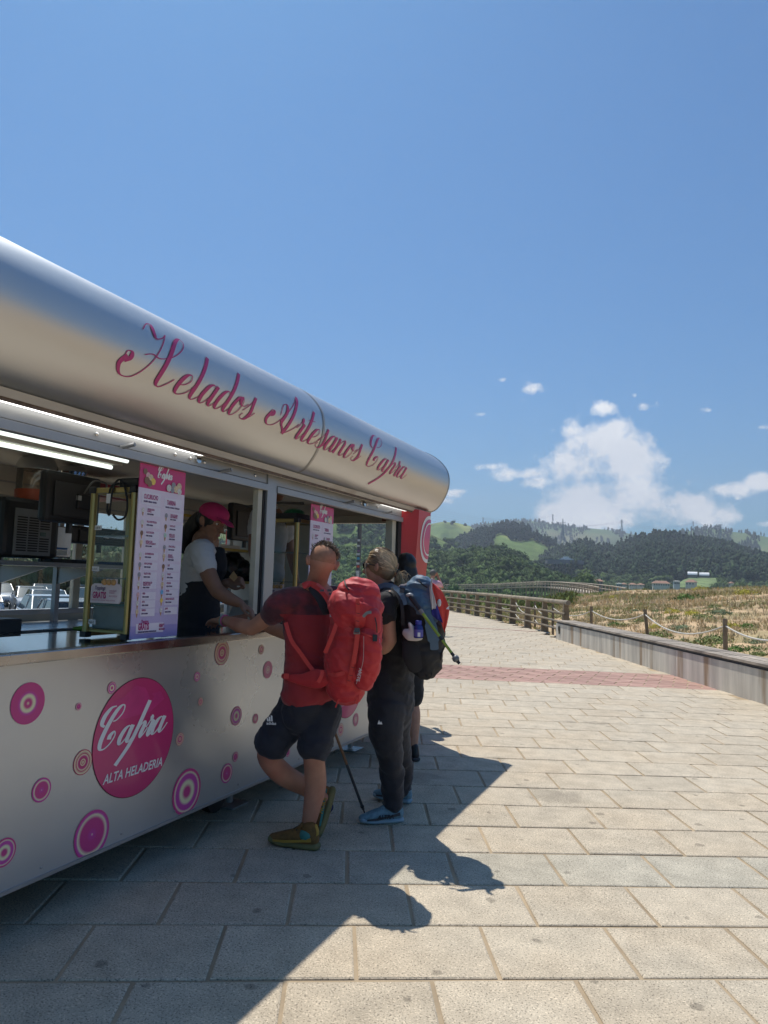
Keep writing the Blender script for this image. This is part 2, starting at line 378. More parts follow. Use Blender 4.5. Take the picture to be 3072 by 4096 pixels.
m_meadow = mat('meadow_green', (0.115, 0.15, 0.045), 0.9, var=0.35, scale=0.05, col2=(0.2, 0.19, 0.07), mask=(0.45, 0.6), detail=8, spec=0.1)
m_asphalt = mat('asphalt', (0.06, 0.06, 0.062), 0.85, var=0.2, scale=1.5, bump=0.01, bscale=60)
structure(mkobj('valley_floor', [(-6000, -300, -3.2), (6000, -300, -3.2), (6000, 9000, -3.2), (-6000, 9000, -3.2)], [(0, 1, 2, 3)], m_meadow))
structure(mkobj('car_park', [(-75, -25, -0.8), (-7.2, -25, -0.8), (-9.5, 10, -0.8), (-14, 28, -0.8), (-26, 52, -0.8), (-75, 60, -0.8)], [(0, 1, 2, 3, 4, 5)], m_asphalt))

# promenade edge on the dune side
EDGE = np.array([(4.2, 3.2), (2.6, 7.2), (.85, 11.3), (-.37, 14.07), (-2.08, 18.0), (-3.75, 21.63), (-5.0, 24.9), (-6.6, 28.0), (-8.9, 32.4), (-12.4, 38.5), (-17, 45.5), (-24, 54), (-36, 66), (-55, 82)])
LEFT = np.array([(-7.0, -6), (-7.0, 10), (-10.0, 22), (-14, 31), (-20, 40), (-27, 48.5), (-38, 59), (-58, 76)])
def edge_dist(X, Y):
    """signed distance to the promenade edge, + on the dune side"""
    X = np.asarray(X, float); Y = np.asarray(Y, float); best = np.full(X.shape, 1e9); sg = np.zeros(X.shape)
    pts = np.vstack([[(4.2 + 8, 3.2 - 20)], EDGE])
    for a, b in zip(pts, pts[1:]):
        d = b - a; L2 = d.dot(d); t = np.clip(((X - a[0]) * d[0] + (Y - a[1]) * d[1]) / L2, 0, 1)
        qx = X - (a[0] + t * d[0]); qy = Y - (a[1] + t * d[1]); r = np.hypot(qx, qy); cr = d[0] * qy - d[1] * qx
        m = r < best; best = np.where(m, r, best); sg = np.where(m, np.where(cr < 0, 1.0, -1.0), sg)
    return best * sg

prom = [(12, -17)] + [tuple(p) for p in EDGE] + [tuple(p) for p in LEFT[::-1]] + [(-7, -17)]
m_mortar = mat('sandy_mortar', (0.40, 0.31, 0.205), 0.95, var=0.22, scale=3, bump=0.004, bscale=40, spec=0.2)
def flat_poly(name, pts, z, m, depth=0.4):
    mb = MB(); mb.poly([(x, y, z) for x, y in pts], -depth, (0, 0, 1)); o = mb.build(name, m); return structure(o)
pav = flat_poly('promenade', prom, -0.007, m_mortar, 0.9)

def slab_mat(name, col, tint):
    m = bpy.data.materials.new(name); m.use_nodes = True; t = m.node_tree; b = t.nodes['Principled BSDF']; L = t.links.new
    g = N(t, 'ShaderNodeNewGeometry'); src = g.outputs['Position']; oi = N(t, 'ShaderNodeObjectInfo')
    def noise(s, d=3, r=0.5):
        n = N(t, 'ShaderNodeTexNoise'); n.inputs['Scale'].default_value = s; n.inputs['Detail'].default_value = d; n.inputs['Roughness'].default_value = r; L(src, n.inputs[0]); return n.outputs[0]
    def rng(v, a, b_, c, d): 
        r = N(t, 'ShaderNodeMapRange'); r.inputs[1].default_value = a; r.inputs[2].default_value = b_; r.inputs[3].default_value = c; r.inputs[4].default_value = d; L(v, r.inputs[0]); return r.outputs[0]
    speck = rng(noise(130, 2, .6), 0.36, 0.44, 0.42, 1.0)            # dark grains
    speck2 = rng(noise(95, 2, .6), 0.56, 0.66, 1.0, 1.38)             # light grains
    mott = rng(noise(7, 4), 0.3, 0.7, 0.86, 1.12)
    isl = rng(g.outputs['Random Per Island'], 0, 1, 0.95, 1.05); obr = rng(oi.outputs['Random'], 0, 1, 0.94, 1.05)
    f = math_(t, 'MULTIPLY', math_(t, 'MULTIPLY', speck, speck2), math_(t, 'MULTIPLY', mott, math_(t, 'MULTIPLY', isl, obr)))
    # gum spots and drips
    vo = N(t, 'ShaderNodeTexVoronoi', voronoi_dimensions='2D'); vo.inputs['Scale'].default_value = 3.3; L(src, vo.inputs[0])
    warp = math_(t, 'ADD', vo.outputs['Distance'], math_(t, 'MULTIPLY', math_(t, 'SUBTRACT', noise(22, 4), 0.5), 0.20))
    sp_ = N(t, 'ShaderNodeSeparateColor'); L(vo.outputs['Color'], sp_.inputs[0])
    size = rng(sp_.outputs[0], 0.35, 1.0, -0.05, 0.085)
    spot = rng(math_(t, 'SUBTRACT', warp, size), -0.015, 0.02, 0.62, 1.0)
    vo2 = N(t, 'ShaderNodeTexVoronoi', voronoi_dimensions='2D'); vo2.inputs['Scale'].default_value = 0.9; L(src, vo2.inputs[0])
    w2 = math_(t, 'ADD', vo2.outputs['Distance'], math_(t, 'MULTIPLY', math_(t, 'SUBTRACT', noise(9, 4), 0.5), 0.3))
    sp2 = N(t, 'ShaderNodeSeparateColor'); L(vo2.outputs['Color'], sp2.inputs[0])
    stain = rng(math_(t, 'SUBTRACT', w2, rng(sp2.outputs[1], 0.5, 1.0, -0.1, 0.16)), -0.03, 0.06, 0.76, 1.0)
    f = math_(t, 'MULTIPLY', f, math_(t, 'MULTIPLY', spot, stain))
    base = N(t, 'ShaderNodeMix', data_type='RGBA'); L(rng(noise(1.3, 5), 0.42, 0.66, 0, 0.55), base.inputs[0]); base.inputs[6].default_value = (*col, 1); base.inputs[7].default_value = (*tint, 1)
    vm = N(t, 'ShaderNodeVectorMath', operation='SCALE'); L(base.outputs[2], vm.inputs[0]); L(f, vm.inputs['Scale']); L(vm.outputs[0], b.inputs['Base Color'])
    b.inputs['Roughness'].default_value = 0.8; b.inputs['Specular IOR Level'].default_value = 0.3
    bp = N(t, 'ShaderNodeBump'); bp.inputs['Distance'].default_value = 0.0025; bp.inputs['Strength'].default_value = 1; L(noise(130, 3), bp.inputs['Height']); L(bp.outputs[0], b.inputs['Normal'])
    return m
m_slab = slab_mat('washed_granite_slab', (0.515, 0.44, 0.33), (0.515, 0.415, 0.29))
m_slab_cool = slab_mat('grey_granite_slab', (0.46, 0.415, 0.325), (0.46, 0.40, 0.30))
m_brick = mat('red_paver', (0.40, 0.235, 0.185), 0.85, var=0.2, scale=5, bump=0.002, bscale=80, island=0.14, objrand=0.1, col2=(0.40, 0.29, 0.21), mask=(0.5, 0.75))

# courses of slabs fan out as the promenade bends
def course(i):
    a = 2.28 + 0.502 * i; b = 3.285 + 0.482 * i
    A = np.array([-2.0, a]); B = np.array([0.0, b]); d = (B - A) / np.linalg.norm(B - A); return A, d
def on_course(i, X):
    A, d = course(i); return A + d * ((X - A[0]) / d[0])
def inside(p):
    if edge_dist(np.array([p[0]]), np.array([p[1]]))[0] > 0.12: return False
    x = np.interp(p[1], LEFT[:, 1], LEFT[:, 0]); return p[0] > x + 0.1
def slab_quads(i, step, gap=0.0085, jit=0.006, phase=None):
    """slabs between course i (near) and i+1 (far)"""
    Af, df = course(i + 1); An, dn = course(i); nrm = np.array([df[1], -df[0]])
    x0 = (-0.944 + 0.045 * (i + 1) + (0.0 if phase is None else phase)); dx = step * df[0]; out = []
    for k in range(-70, 30):
        X = x0 + k * dx
        if X < -60 or X > 7: continue
        c = []
        for q in (X + gap * df[0], X + dx - gap * df[0]):
            f = Af + df * ((q - Af[0]) / df[0]); # drop perpendicular to the near course
            rhs = An - f; t = (rhs[0] * dn[1] - rhs[1] * dn[0]) / (nrm[0] * dn[1] - nrm[1] * dn[0]); nr = f + nrm * t
            c.append((f + nrm * gap * random.uniform(.8, 1.3), nr - nrm * gap * random.uniform(.8, 1.3)))
        quad = [c[0][1], c[1][1], c[1][0], c[0][0]]
        quad = [q_ + np.array([random.uniform(-jit, jit), random.uniform(-jit, jit)]) * 0.4 for q_ in quad]
        out.append(quad)
    return out
def slab_geo(quad, top, mb, bev=0.006):
    c = sum(quad) / 4; V = []
    tl = [random.uniform(-.0012, .0012) for _ in range(4)]
    for z, s in ((-0.03, 0), (top - bev * .6, 0), (top, bev)):
        for j, q in enumerate(quad):
            d = (c - q); d = d / np.linalg.norm(d); p = q + d * s * 1.4; V.append((p[0], p[1], z + (tl[j] if z > 0 else 0)))
    F_ = []
    for r in range(2):
        for j in range(4): F_.append((r * 4 + j, r * 4 + (j + 1) % 4, (r + 1) * 4 + (j + 1) % 4, (r + 1) * 4 + j))
    F_.append((8, 9, 10, 11)); mb.add(V, F_)
slabs = []
STRIP = (19, 23)
for i in range(-5, 84):
    if STRIP[0] <= i < STRIP[1]: continue
    if i >= 46 and i % 1 == 0 and i > 80: continue
    ph = None
    for q in slab_quads(i, 0.555, phase=ph):
        c = sum(q) / 4
        if not inside(c): continue
        pr = M.T @ (np.array([c[0], c[1], 0]) - CAMP)
        vis = pr[2] > 0.3 and -400 < CXP + F_PX * pr[0] / pr[2] < 3500 and CYP + F_PX * pr[1] / pr[2] < 4700
        d = np.linalg.norm([c[0], c[1]])
        slabs.append((0 if vis and not (c[0] < -2.9 and c[1] > 3.0) else 1, d, q, i))
slabs.sort(key=lambda s: (s[0], s[1]))
rest = MB()
for n_, (v_, d, q, i) in enumerate(slabs):
    if n_ < 298:
        mb = MB(); slab_geo(q, random.uniform(-.0012, .0016), mb); c = sum(q) / 4
        mb.build('paving_slab', m_slab_cool if i == 2 else m_slab, pav, origin=(c[0], c[1], 0))
    else: slab_geo(q, random.uniform(-.001, .0015), rest)
o = rest.build('distant_paving_slabs', m_slab, pav); o['kind'] = 'stuff'
# red brick strip across the promenade, plus the thin line further on
bricks = []
Aa, da = course(STRIP[0]); Ab, db = course(STRIP[1]); nb_ = 8
for r in range(nb_):
    for k in range(-50, 40):
        L_ = 0.42; X = -1 + (k + (0.5 if r % 2 else 0)) * L_
        def pt(X, f):
            a = Aa + da * ((X - Aa[0]) / da[0]); b = Ab + db * ((X - Ab[0]) / db[0]); return a * (1 - f) + b * f
        f0, f1 = r / nb_, (r + 1) / nb_
        q = [pt(X + .012, f0 + .006), pt(X + L_ - .012, f0 + .006), pt(X + L_ - .012, f1 - .006), pt(X + .012, f1 - .006)]
        c = sum(q) / 4
        if inside(c) and c[0] > -12: bricks.append((np.linalg.norm(c + [3, 0]), q))
bricks.sort(key=lambda b: b[0]); rest = MB()
for n_, (d, q) in enumerate(bricks):
    if n_ < 250:
        mb = MB(); slab_geo(q, random.uniform(-.001, .002), mb, 0.003); c = sum(q) / 4; mb.build('red_paver', m_brick, pav, origin=(c[0], c[1], 0))
    else: slab_geo(q, 0.0, rest, 0.003)
if rest.V: o = rest.build('distant_red_pavers', m_brick, pav); o['kind'] = 'stuff'
mb = MB(); a = np.array([-9.5, 24.78]); b = np.array([-4.9, 24.42]); mb.box((0, 0, 0), (0, 0, 0)) if False else None
mb.hexa([(a[0], a[1], -.01), (b[0], b[1], -.01), (b[0], b[1] + .22, -.01), (a[0], a[1] + .22, -.01), (a[0], a[1], .006), (b[0], b[1], .006), (b[0], b[1] + .22, .006), (a[0], a[1] + .22, .006)])
mb.build('thin_red_paver_line', m_brick, pav)

# ---------------------------------------------------------------- dune
AZ = [-9, -.30, -.2, -.18, -.147, -.118, -.086, .02, .078, .2, .6]; ZC = [-1.2, -1.0, -.55, .1, .85, 1.3, 1.66, 1.98, 2.2, 2.7, 3.2]
def dune_z(X, Y):
    X = np.asarray(X, float); Y = np.asarray(Y, float); s = edge_dist(X, Y)
    az = X / np.maximum(Y, 1.0); zc = np.interp(az, AZ, ZC)
    t = np.clip((s - 0.8) / 30.0, 0, 1); base = 0.1 + (zc - 0.1) * (t ** 0.85)
    far = np.clip((s - 33) / 45.0, 0, 1); far = far * far * (3 - 2 * far); base = base * (1 - far) + (-2.6) * far
    bump = fbm(X * .33, Y * .33, 4, 3) * 0.42 * np.clip((s - 1) / 6, 0, 1) + fbm(X * 1.7, Y * 1.7, 3, 9) * 0.12 * np.clip(s / 2, 0, 1)
    bump *= np.clip(1.3 - t, 0.45, 1)
    rail = np.where(Y > 22, -0.35 * np.clip(s, 0, 1), 0)
    z = base + bump + rail
    return np.where(s < 0.35, -1.0, z)
m_sand = mat('dune_sand', (0.51, 0.36, 0.215), 0.95, var=0.22, scale=0.9, col2=(0.36, 0.29, 0.15), mask=(0.48, 0.66), detail=8, bump=0.03, bscale=9, spec=0.1)
dune = grid_obj('dune', np.linspace(-70, 60, 230), np.concatenate([np.linspace(1, 60, 190), np.linspace(61, 150, 40)]), dune_z, m_sand)

m_drygrass = mat('dry_grass', (0.52, 0.41, 0.25), 0.9, var=0.25, scale=0.25, island=0.35, col2=(0.38, 0.33, 0.15), mask=(0.5, 0.62), spec=0.15)
m_greengrass = mat('green_grass', (0.24, 0.27, 0.09), 0.85, var=0.25, scale=0.2, island=0.35, spec=0.15)
def blade_tuft(seed, n=6, spread=0.16, lean=0.5, wid=0.012):
    r = np.random.default_rng(seed); VV = []; FF = []
    for k in range(n):
        a = r.uniform(0, 6.28); b = np.array([r.normal(0, spread), r.normal(0, spread), 0]); l = r.uniform(.6, 1.0); ln = lean * r.uniform(.2, 1.3)
        t = b + np.array([math.cos(a) * ln * l, math.sin(a) * ln * l, l]); md = (b + t) / 2 + np.array([0, 0, .08]); w = np.array([-math.sin(a), math.cos(a), 0]) * wid / .3
        j = len(VV); VV += [b - w, b + w, md + w * .8, md - w * .8, t]; FF += [(j, j + 1, j + 2), (j, j + 2, j + 3), (j + 3, j + 2, j + 4)]
    return np.array(VV), np.array(FF)
def scatter_pts(n, xr, yr, cond):
    X = RNG.uniform(*xr, n); Y = RNG.uniform(*yr, n); k = cond(X, Y); return X[k], Y[k]
def in_view(X, Y, m=0.08):
    az = X / np.maximum(Y, .1); return (az < .09 + m) & (az > -.62)
tufts = [blade_tuft(s) for s in range(8)]
X, Y = scatter_pts(90000, (-26, 14), (8, 75), lambda X, Y: in_view(X, Y) & (edge_dist(X, Y) > 0.7) & (RNG.random(len(X)) < np.clip(0.35 + 2.4 * (fbm(X * .45, Y * .45, 3, 21) + .06), 0.05, 1) * np.clip(22 / Y, .3, 1)) & ((edge_dist(X, Y) > 3) | (RNG.random(len(X)) < .35)))
Zp = dune_z(X, Y); pos = np.stack([X, Y, Zp - .02], -1); sc = RNG.uniform(.07, .19, len(X)) * np.clip(1 + (Y - 20) / 30, .8, 2.2)
V_, F_ = merge_protos(tufts, RNG.integers(0, 8, len(X)), pos, np.stack([sc * 1.3, sc * 1.3, sc], -1), RNG.uniform(0, 6.28, len(X)))
arrays_obj('dry_dune_grass', V_, F_, m_drygrass, kind='stuff')
X, Y = scatter_pts(46000, (-40, 14), (8, 90), lambda X, Y: in_view(X, Y) & (edge_dist(X, Y) > 0.7) & (RNG.random(len(X)) < np.clip(-0.2 + 2.6 * fbm(X * .3, Y * .3, 3, 77) + np.clip((-X / Y - .13) * 9, 0, .9) + np.clip((Y - 34) / 60, 0, .25), 0.01, 1)))
Zp = dune_z(X, Y); pos = np.stack([X, Y, Zp - .02], -1); sc = RNG.uniform(.06, .16, len(X)) * np.clip(1 + (Y - 20) / 30, .8, 2.2)
V_, F_ = merge_protos(tufts, RNG.integers(0, 8, len(X)), pos, np.stack([sc * 1.5, sc * 1.5, sc], -1), RNG.uniform(0, 6.28, len(X)))
arrays_obj('green_dune_grass', V_, F_, m_greengrass, kind='stuff')

def leaf_clump(seed, n=260, flat=0.45, ls=0.055):
    """low bush made of many small leaf faces"""
    r = np.random.default_rng(seed); d = r.normal(0, 1, (n, 3)); d[:, 2] = np.abs(d[:, 2]); d /= np.linalg.norm(d, axis=1)[:, None]
    lump = 1 + .35 * np.sin(d[:, 0] * 4 + seed) * np.cos(d[:, 1] * 5 + seed * 2); c = d * (r.uniform(.45, 1.0, (n, 1)) ** .5) * lump[:, None] * np.array([1, 1, flat])
    a = r.normal(0, 1, (n, 3)); a /= np.linalg.norm(a, axis=1)[:, None]; b = np.cross(a, d); b /= (np.linalg.norm(b, axis=1)[:, None] + 1e-9); s = r.uniform(.6, 1.5, (n, 1)) * ls
    V = np.stack([c - a * s, c + b * s * .6, c + a * s, c - b * s * .6], 1).reshape(-1, 3); i = np.arange(n) * 4
    return V, np.concatenate([np.stack([i, i + 1, i + 2], -1), np.stack([i, i + 2, i + 3], -1)])
m_bush = [mat('bush_green', (0.12, 0.21, 0.05), .8, var=.3, scale=2, island=.4, spec=.2), mat('bush_grey', (0.24, 0.29, 0.16), .85, var=.3, scale=2, island=.35, spec=.2),
          mat('bush_yellow', (0.52, 0.47, 0.08), .85, var=.3, scale=2, island=.35, spec=.2), mat('bush_olive', (0.22, 0.26, 0.09), .85, var=.3, scale=2, island=.4, spec=.2)]
# shrubs growing on the dune: photo x, y, width, kind, what sets each one apart
SH = [(2755, 2392, 115, 0, 'bright green low shrub, the biggest on the dune crest side'), (2465, 2494, 62, 0, 'dark green shrub just behind the concrete bench, between two rope posts'),
      (2728, 2510, 95, 1, 'grey green rounded shrub behind the sagging rope in the middle'), (2880, 2445, 85, 1, 'grey green shrub high on the dune above the sagging rope'),
      (2820, 2468, 95, 3, 'olive flat shrub on the slope left of the nearest rope post'), (2640, 2535, 100, 3, 'olive shrub at the foot of the leaning rope post'),
      (2860, 2560, 130, 3, 'wide olive shrub right against the bench near the nearest rope post'), (2955, 2590, 100, 0, 'green shrub just right of the nearest rope post'),
      (3030, 2560, 90, 1, 'grey green shrub at the right edge of the picture behind the rope'), (3040, 2610, 80, 3, 'olive shrub lowest at the right edge behind the bench'),
      (2690, 2445, 65, 2, 'yellow flowering shrub in the middle of the dune slope'), (2770, 2450, 60, 2, 'yellow flowering shrub left of the grey green one up the slope'),
      (2800, 2355, 60, 2, 'yellow flowering shrub on the dune crest'), (2455, 2388, 40, 2, 'small yellow flowering shrub near the railing end'),
      (2620, 2505, 60, 2, 'yellow green shrub beside the leaning rope post'), (2560, 2480, 55, 3, 'small olive shrub behind the rope near the bench middle'),
      (2310, 2384, 60, 0, 'leafy green shrub right beside the end of the wooden railing'), (2400, 2375, 45, 0, 'small dark shrub behind the end of the railing on the dune'),
      (2925, 2500, 70, 2, 'yellow flowering shrub above the rope near the nearest rope post'), (3000, 2500, 75, 0, 'green shrub on the slope at the right edge'),
      (2540, 2440, 38, 1, 'tiny grey shrub in open sand by the second rope post'), (2980, 2370, 70, 2, 'yellow flowering shrub on the crest at the right edge')]
def ground_hit(x, y):
    r = ray(x, y); t = np.linspace(6, 90, 900) / F_PX; p = CAMP[None] + r[None] * t[:, None]; z = dune_z(p[:, 0], p[:, 1]); k = np.where((p[:, 2] < z) & (z > -.9))[0]
    return (p[k[0]], t[k[0]] * F_PX) if len(k) else (J(x, y, 50), 50)
for n_, (x, y, w, k, lab) in enumerate(SH):
    p, d = ground_hit(x, y + w * .12); s = w / 2 / F_PX * d
    V_, F_ = leaf_clump(100 + n_, 700, .42 if k != 2 else .5, .06); a = random.uniform(0, 6)
    V_ = V_ * s * np.array([1.1, 1.0, 1.25]) + p - np.array([0, 0, .03])
    o = mkobj('dune_shrub', V_, F_, m_bush[k], origin=p); tag(o, lab, 'shrub', 'shrubs on the dune')

cov = [leaf_clump(400 + k, 90, .3, .10) for k in range(4)]
X, Y = scatter_pts(4200, (-26, 14), (9, 60), lambda X, Y: in_view(X, Y) & (edge_dist(X, Y) > 0.9) & (RNG.random(len(X)) < np.clip(.02 + 3.2 * fbm(X * .35, Y * .35, 3, 55) + np.clip((6 - edge_dist(X, Y)) / 14, 0, .3), 0, 1)))
sc = RNG.uniform(.10, .34, len(X)); V_, F_ = merge_protos(cov, RNG.integers(0, 4, len(X)), np.stack([X, Y, dune_z(X, Y) - .01], -1), np.stack([sc, sc, sc * 1.1], -1), RNG.uniform(0, 6.28, len(X)))
arrays_obj('dune_ground_cover', V_, F_, mat('ground_cover_leaves', (0.19, 0.235, 0.09), .85, var=.3, scale=.5, island=.4, spec=.2, col2=(0.30, 0.30, 0.11), mask=(.48, .6)), kind='stuff')
# ---------------------------------------------------------------- concrete bench
m_conc = mat('weathered_concrete', (0.55, 0.50, 0.42), .85, var=.2, scale=5.5, col2=(0.30, 0.21, 0.13), mask=(.57, .68), bump=.005, bscale=22, stretch=(1, 1, .13))
m_plank = mat('bleached_plank', (0.36, 0.30, 0.235), .85, var=.3, scale=5, bump=.004, bscale=22, stretch=(1, 1, 1), objrand=.16, col2=(0.21, 0.175, 0.14), mask=(.5, .62))
m_dark = mat('dark_steel', (0.03, 0.03, 0.033), .6, var=.2)
bench = thing('concrete_bench', (-.37, 14.07, 0), 'long concrete bench with grey wooden slats along the dune edge', 'bench')
def offset_line(pts, d):
    out = []
    for i in range(len(pts)):
        t = pts[min(i + 1, len(pts) - 1)] - pts[max(i - 1, 0)]; t = t / np.linalg.norm(t); out.append(pts[i] + d * np.array([-t[1], t[0]]) * -1)
    return np.array(out)
bl = EDGE[:6]                                  # runs away from the camera; dune is on its right hand side
cut = [(4.2, 3.2), (2.6, 7.2), (1.35, 10.15), (-.37, 14.07), (-2.08, 18.0), (-3.75, 21.63)]
cut = np.array(cut); fr_ = cut; bk = offset_line(cut, .46)
for i in range(len(cut) - 1):
    a, b = fr_[i], fr_[i + 1]; c, d = bk[i + 1], bk[i]; u_ = (b - a) / np.linalg.norm(b - a) * .008
    mb = MB(); mb.hexa([(a[0] + u_[0], a[1] + u_[1], -.3), (b[0] - u_[0], b[1] - u_[1], -.3), (c[0] - u_[0], c[1] - u_[1], -.3), (d[0] + u_[0], d[1] + u_[1], -.3),
                        (a[0] + u_[0], a[1] + u_[1], .452), (b[0] - u_[0], b[1] - u_[1], .452), (c[0] - u_[0], c[1] - u_[1], .452), (d[0] + u_[0], d[1] + u_[1], .452)])
    mb.build('concrete_block', m_conc, bench)
    # recessed bearers in the shadow gap
    mb = MB(); ia = a * .94 + d * .06; ib = b * .94 + c * .06
    mb.hexa([(ia[0], ia[1], .45), (ib[0], ib[1], .45), (c[0], c[1], .45), (d[0], d[1], .45), (ia[0], ia[1], .505), (ib[0], ib[1], .505), (c[0], c[1], .505), (d[0], d[1], .505)])
    mb.build('bearer', m_dark, bench)
L0 = 0
seglen = np.concatenate([[0], np.cumsum(np.linalg.norm(np.diff(cut, axis=0), axis=1))]); tot = seglen[-1]
def along(line, s): return np.array([np.interp(s, seglen, line[:, 0]), np.interp(s, seglen, line[:, 1])])
fo = offset_line(cut, -.035); bo_ = offset_line(cut, .50)
s = 0.0
while s < tot - .3:
    e = min(s + 2.0, tot)
    for k in range(5):
        f0, f1 = k / 5 + .012, (k + 1) / 5 - .012
        q = []
        for (ss, f) in ((s + .006, f0), (e - .006, f0), (e - .006, f1), (s + .006, f1)): q.append(along(fo, ss) * (1 - f) + along(bo_, ss) * f)
        zz = .505 + random.uniform(-.003, .003)
        mb = MB(); mb.hexa([(p[0], p[1], zz) for p in q] + [(p[0], p[1], zz + .038) for p in q]); mb.build('slat', m_plank, bench, origin=(*((q[0] + q[2]) / 2), .52))
    s = e
sh_c = P(2250, 2528, 1, 21.1); sdir = (cut[-1] - cut[-2]) / np.linalg.norm(cut[-1] - cut[-2]); nrm2 = np.array([-sdir[1], sdir[0]])
shp = cut[-1] - sdir * .38
mb = MB(); pts = []
for k in range(9):
    a = math.radians(-75 + 150 * k / 8); pts.append((math.sin(a) * .1, math.cos(a) * .13))
pts += [(.03, -.1), (-.03, -.1)]
mb.poly([(shp[0] + nrm2[0] * .001 - sdir[0] * u1, shp[1] + nrm2[1] * .001 - sdir[1] * u1, .27 + v1) for u1, v1 in pts], .018, (nrm2[0], nrm2[1], 0))
for k in range(5):
    a = math.radians(-56 + 28 * k); p0 = (shp[0] + nrm2[0] * .02, shp[1] + nrm2[1] * .02, .19); p1 = (p0[0] - sdir[0] * math.sin(a) * .1, p0[1] - sdir[1] * math.sin(a) * .1, .27 + math.cos(a) * .11)
    mb.tube([p0, p1], .008, 5)
mb.build('shell_plaque', mat('bronze', (0.10, 0.10, 0.08), .5, metal=.6), bench)

# ---------------------------------------------------------------- wooden railing
m_log = mat('weathered_log', (0.33, 0.265, 0.18), .85, var=.28, scale=4, bump=.006, bscale=18, objrand=.14, col2=(0.24, 0.2, 0.15), mask=(.5, .65))
m_post = mat('railing_post_wood', (0.20, 0.155, 0.10), .85, var=.3, scale=4, bump=.006, bscale=16, objrand=.18, col2=(0.15, 0.13, 0.10), mask=(.5, .62))
rail = thing('wooden_railing', (-4.63, 25.0, 0), 'log railing with tapered wooden posts along the bend of the promenade', 'railing')
pp = [P(x, y, 2, 0)[:2] for x, y in ((2262, 2551), (2178, 2526), (2110, 2507), (2049, 2493), (1997, 2479), (1950, 2469), (1907, 2461), (1870, 2454), (1835, 2447), (1805, 2442))]
pp = [np.array(p) for p in pp]; t0 = pp[-1] - pp[-2]
for k in range(9):
    ang = math.radians(2.2); t0 = np.array([t0[0] * math.cos(ang) - t0[1] * math.sin(ang), t0[0] * math.sin(ang) + t0[1] * math.cos(ang)]) * 1.0; pp.append(pp[-1] + t0)
for i, p in enumerate(pp):
    t = pp[min(i + 1, len(pp) - 1)] - pp[max(i - 1, 0)]; t /= np.linalg.norm(t); n = np.array([t[1], -t[0]])
    def cr(w, dpt, z, sh=0): return [(p[0] + t[0] * a * w + n[0] * (b * dpt), p[1] + t[1] * a * w + n[1] * (b * dpt), z) for a, b in ((-1, -1), (1, -1), (1, 1), (-1, 1))]
    mb = MB(); mb.hexa(cr(.075, .14, -.35) + cr(.065, .07, .98)); mb.build('post', m_post, rail, origin=(p[0], p[1], 0))
for i in range(len(pp) - 1):
    a, b = pp[i], pp[i + 1]; t = (b - a) / np.linalg.norm(b - a); n = np.array([t[1], -t[0]]) * -.09
    for z in (.22, .45, .70):
        e = .12 if i else .0
        a2 = a - t * (.28 if i == 0 and z > .6 else .06)
        mb = MB(); mb.tube([(a2[0] + n[0], a2[1] + n[1], z), (b[0] + n[0] + t[0] * .05, b[1] + n[1] + t[1] * .05, z + random.uniform(-.015, .015))], .036, 8); mb.build('rail', m_post, rail, smooth=True)
for i in range(0, len(pp) - 1):
    a, b = pp[i], pp[i + 1]; t = (b - a) / np.linalg.norm(b - a); a2 = a - t * (.3 if i == 0 else 0)
    mb = MB(); mb.tube([(a2[0], a2[1], 1.03), (b[0] + t[0] * .015, b[1] + t[1] * .015, 1.03)], [.073, .066], 10); mb.build('handrail', m_log, rail, smooth=True)

# rope barrier on the dune
RP = [(3215, 11.6), (2900, 14.3), (2580, 19.3), (2366, 22.6), (2212, 26), (2140, 30.5), (2063, 37), (1985, 44)]
m_rope = mat('white_rope', (0.62, 0.58, 0.5), .9, var=.15, scale=40, bump=.003, bscale=120)
lab = ['at the right edge nearest the camera', 'upright near the right end of the bench', 'leaning, behind the middle of the bench', 'upright, behind the far third of the bench', 'seen through the last bay of the railing',
       'second seen through the railing, beyond the last bay', 'thin and distant behind the railing middle', 'farthest and smallest behind the railing']
tops = []
for i, (x, d) in enumerate(RP):
    ztop = .97 - .05 * max(0, i - 2); yy = 2325 + .03 * (x - 1536) + (1.5 - ztop) / d * F_PX; T = J(x, yy, d)
    lean = np.array([-.09, .02, 0]) if i == 2 else np.array([random.uniform(-.012, .012), 0, 0]); B = T - np.array([0, 0, 1.25]) - lean * 1.2
    mb = MB(); mb.tube([B, T], .045, 9); o = mb.build('rope_post', m_post, smooth=True, origin=T - np.array([0, 0, .95])); tag(o, 'round wooden rope post ' + lab[i], 'post', 'rope posts on the dune'); tops.append(T)
for zoff, nm in ((.13, 'upper'), (.72, 'lower')):
    mb = MB(); pts = []
    for a, b in zip(tops, tops[1:]):
        for k in range(13):
            f = k / 13; p = a * (1 - f) + b * f; p = p + np.array([0, 0, -zoff - (.34 if nm == 'upper' else .2) * 4 * f * (1 - f) * np.linalg.norm(b - a) / 5.5]); pts.append(p)
    pts = [np.array([p[0], p[1], max(p[2], dune_z(p[0], p[1]) + .03)]) for p in pts]
    mb.tube(pts, .017, 6); o = mb.build('rope', m_rope, smooth=True); tag(o, nm + ' pale rope sagging between the wooden posts on the dune', 'rope')

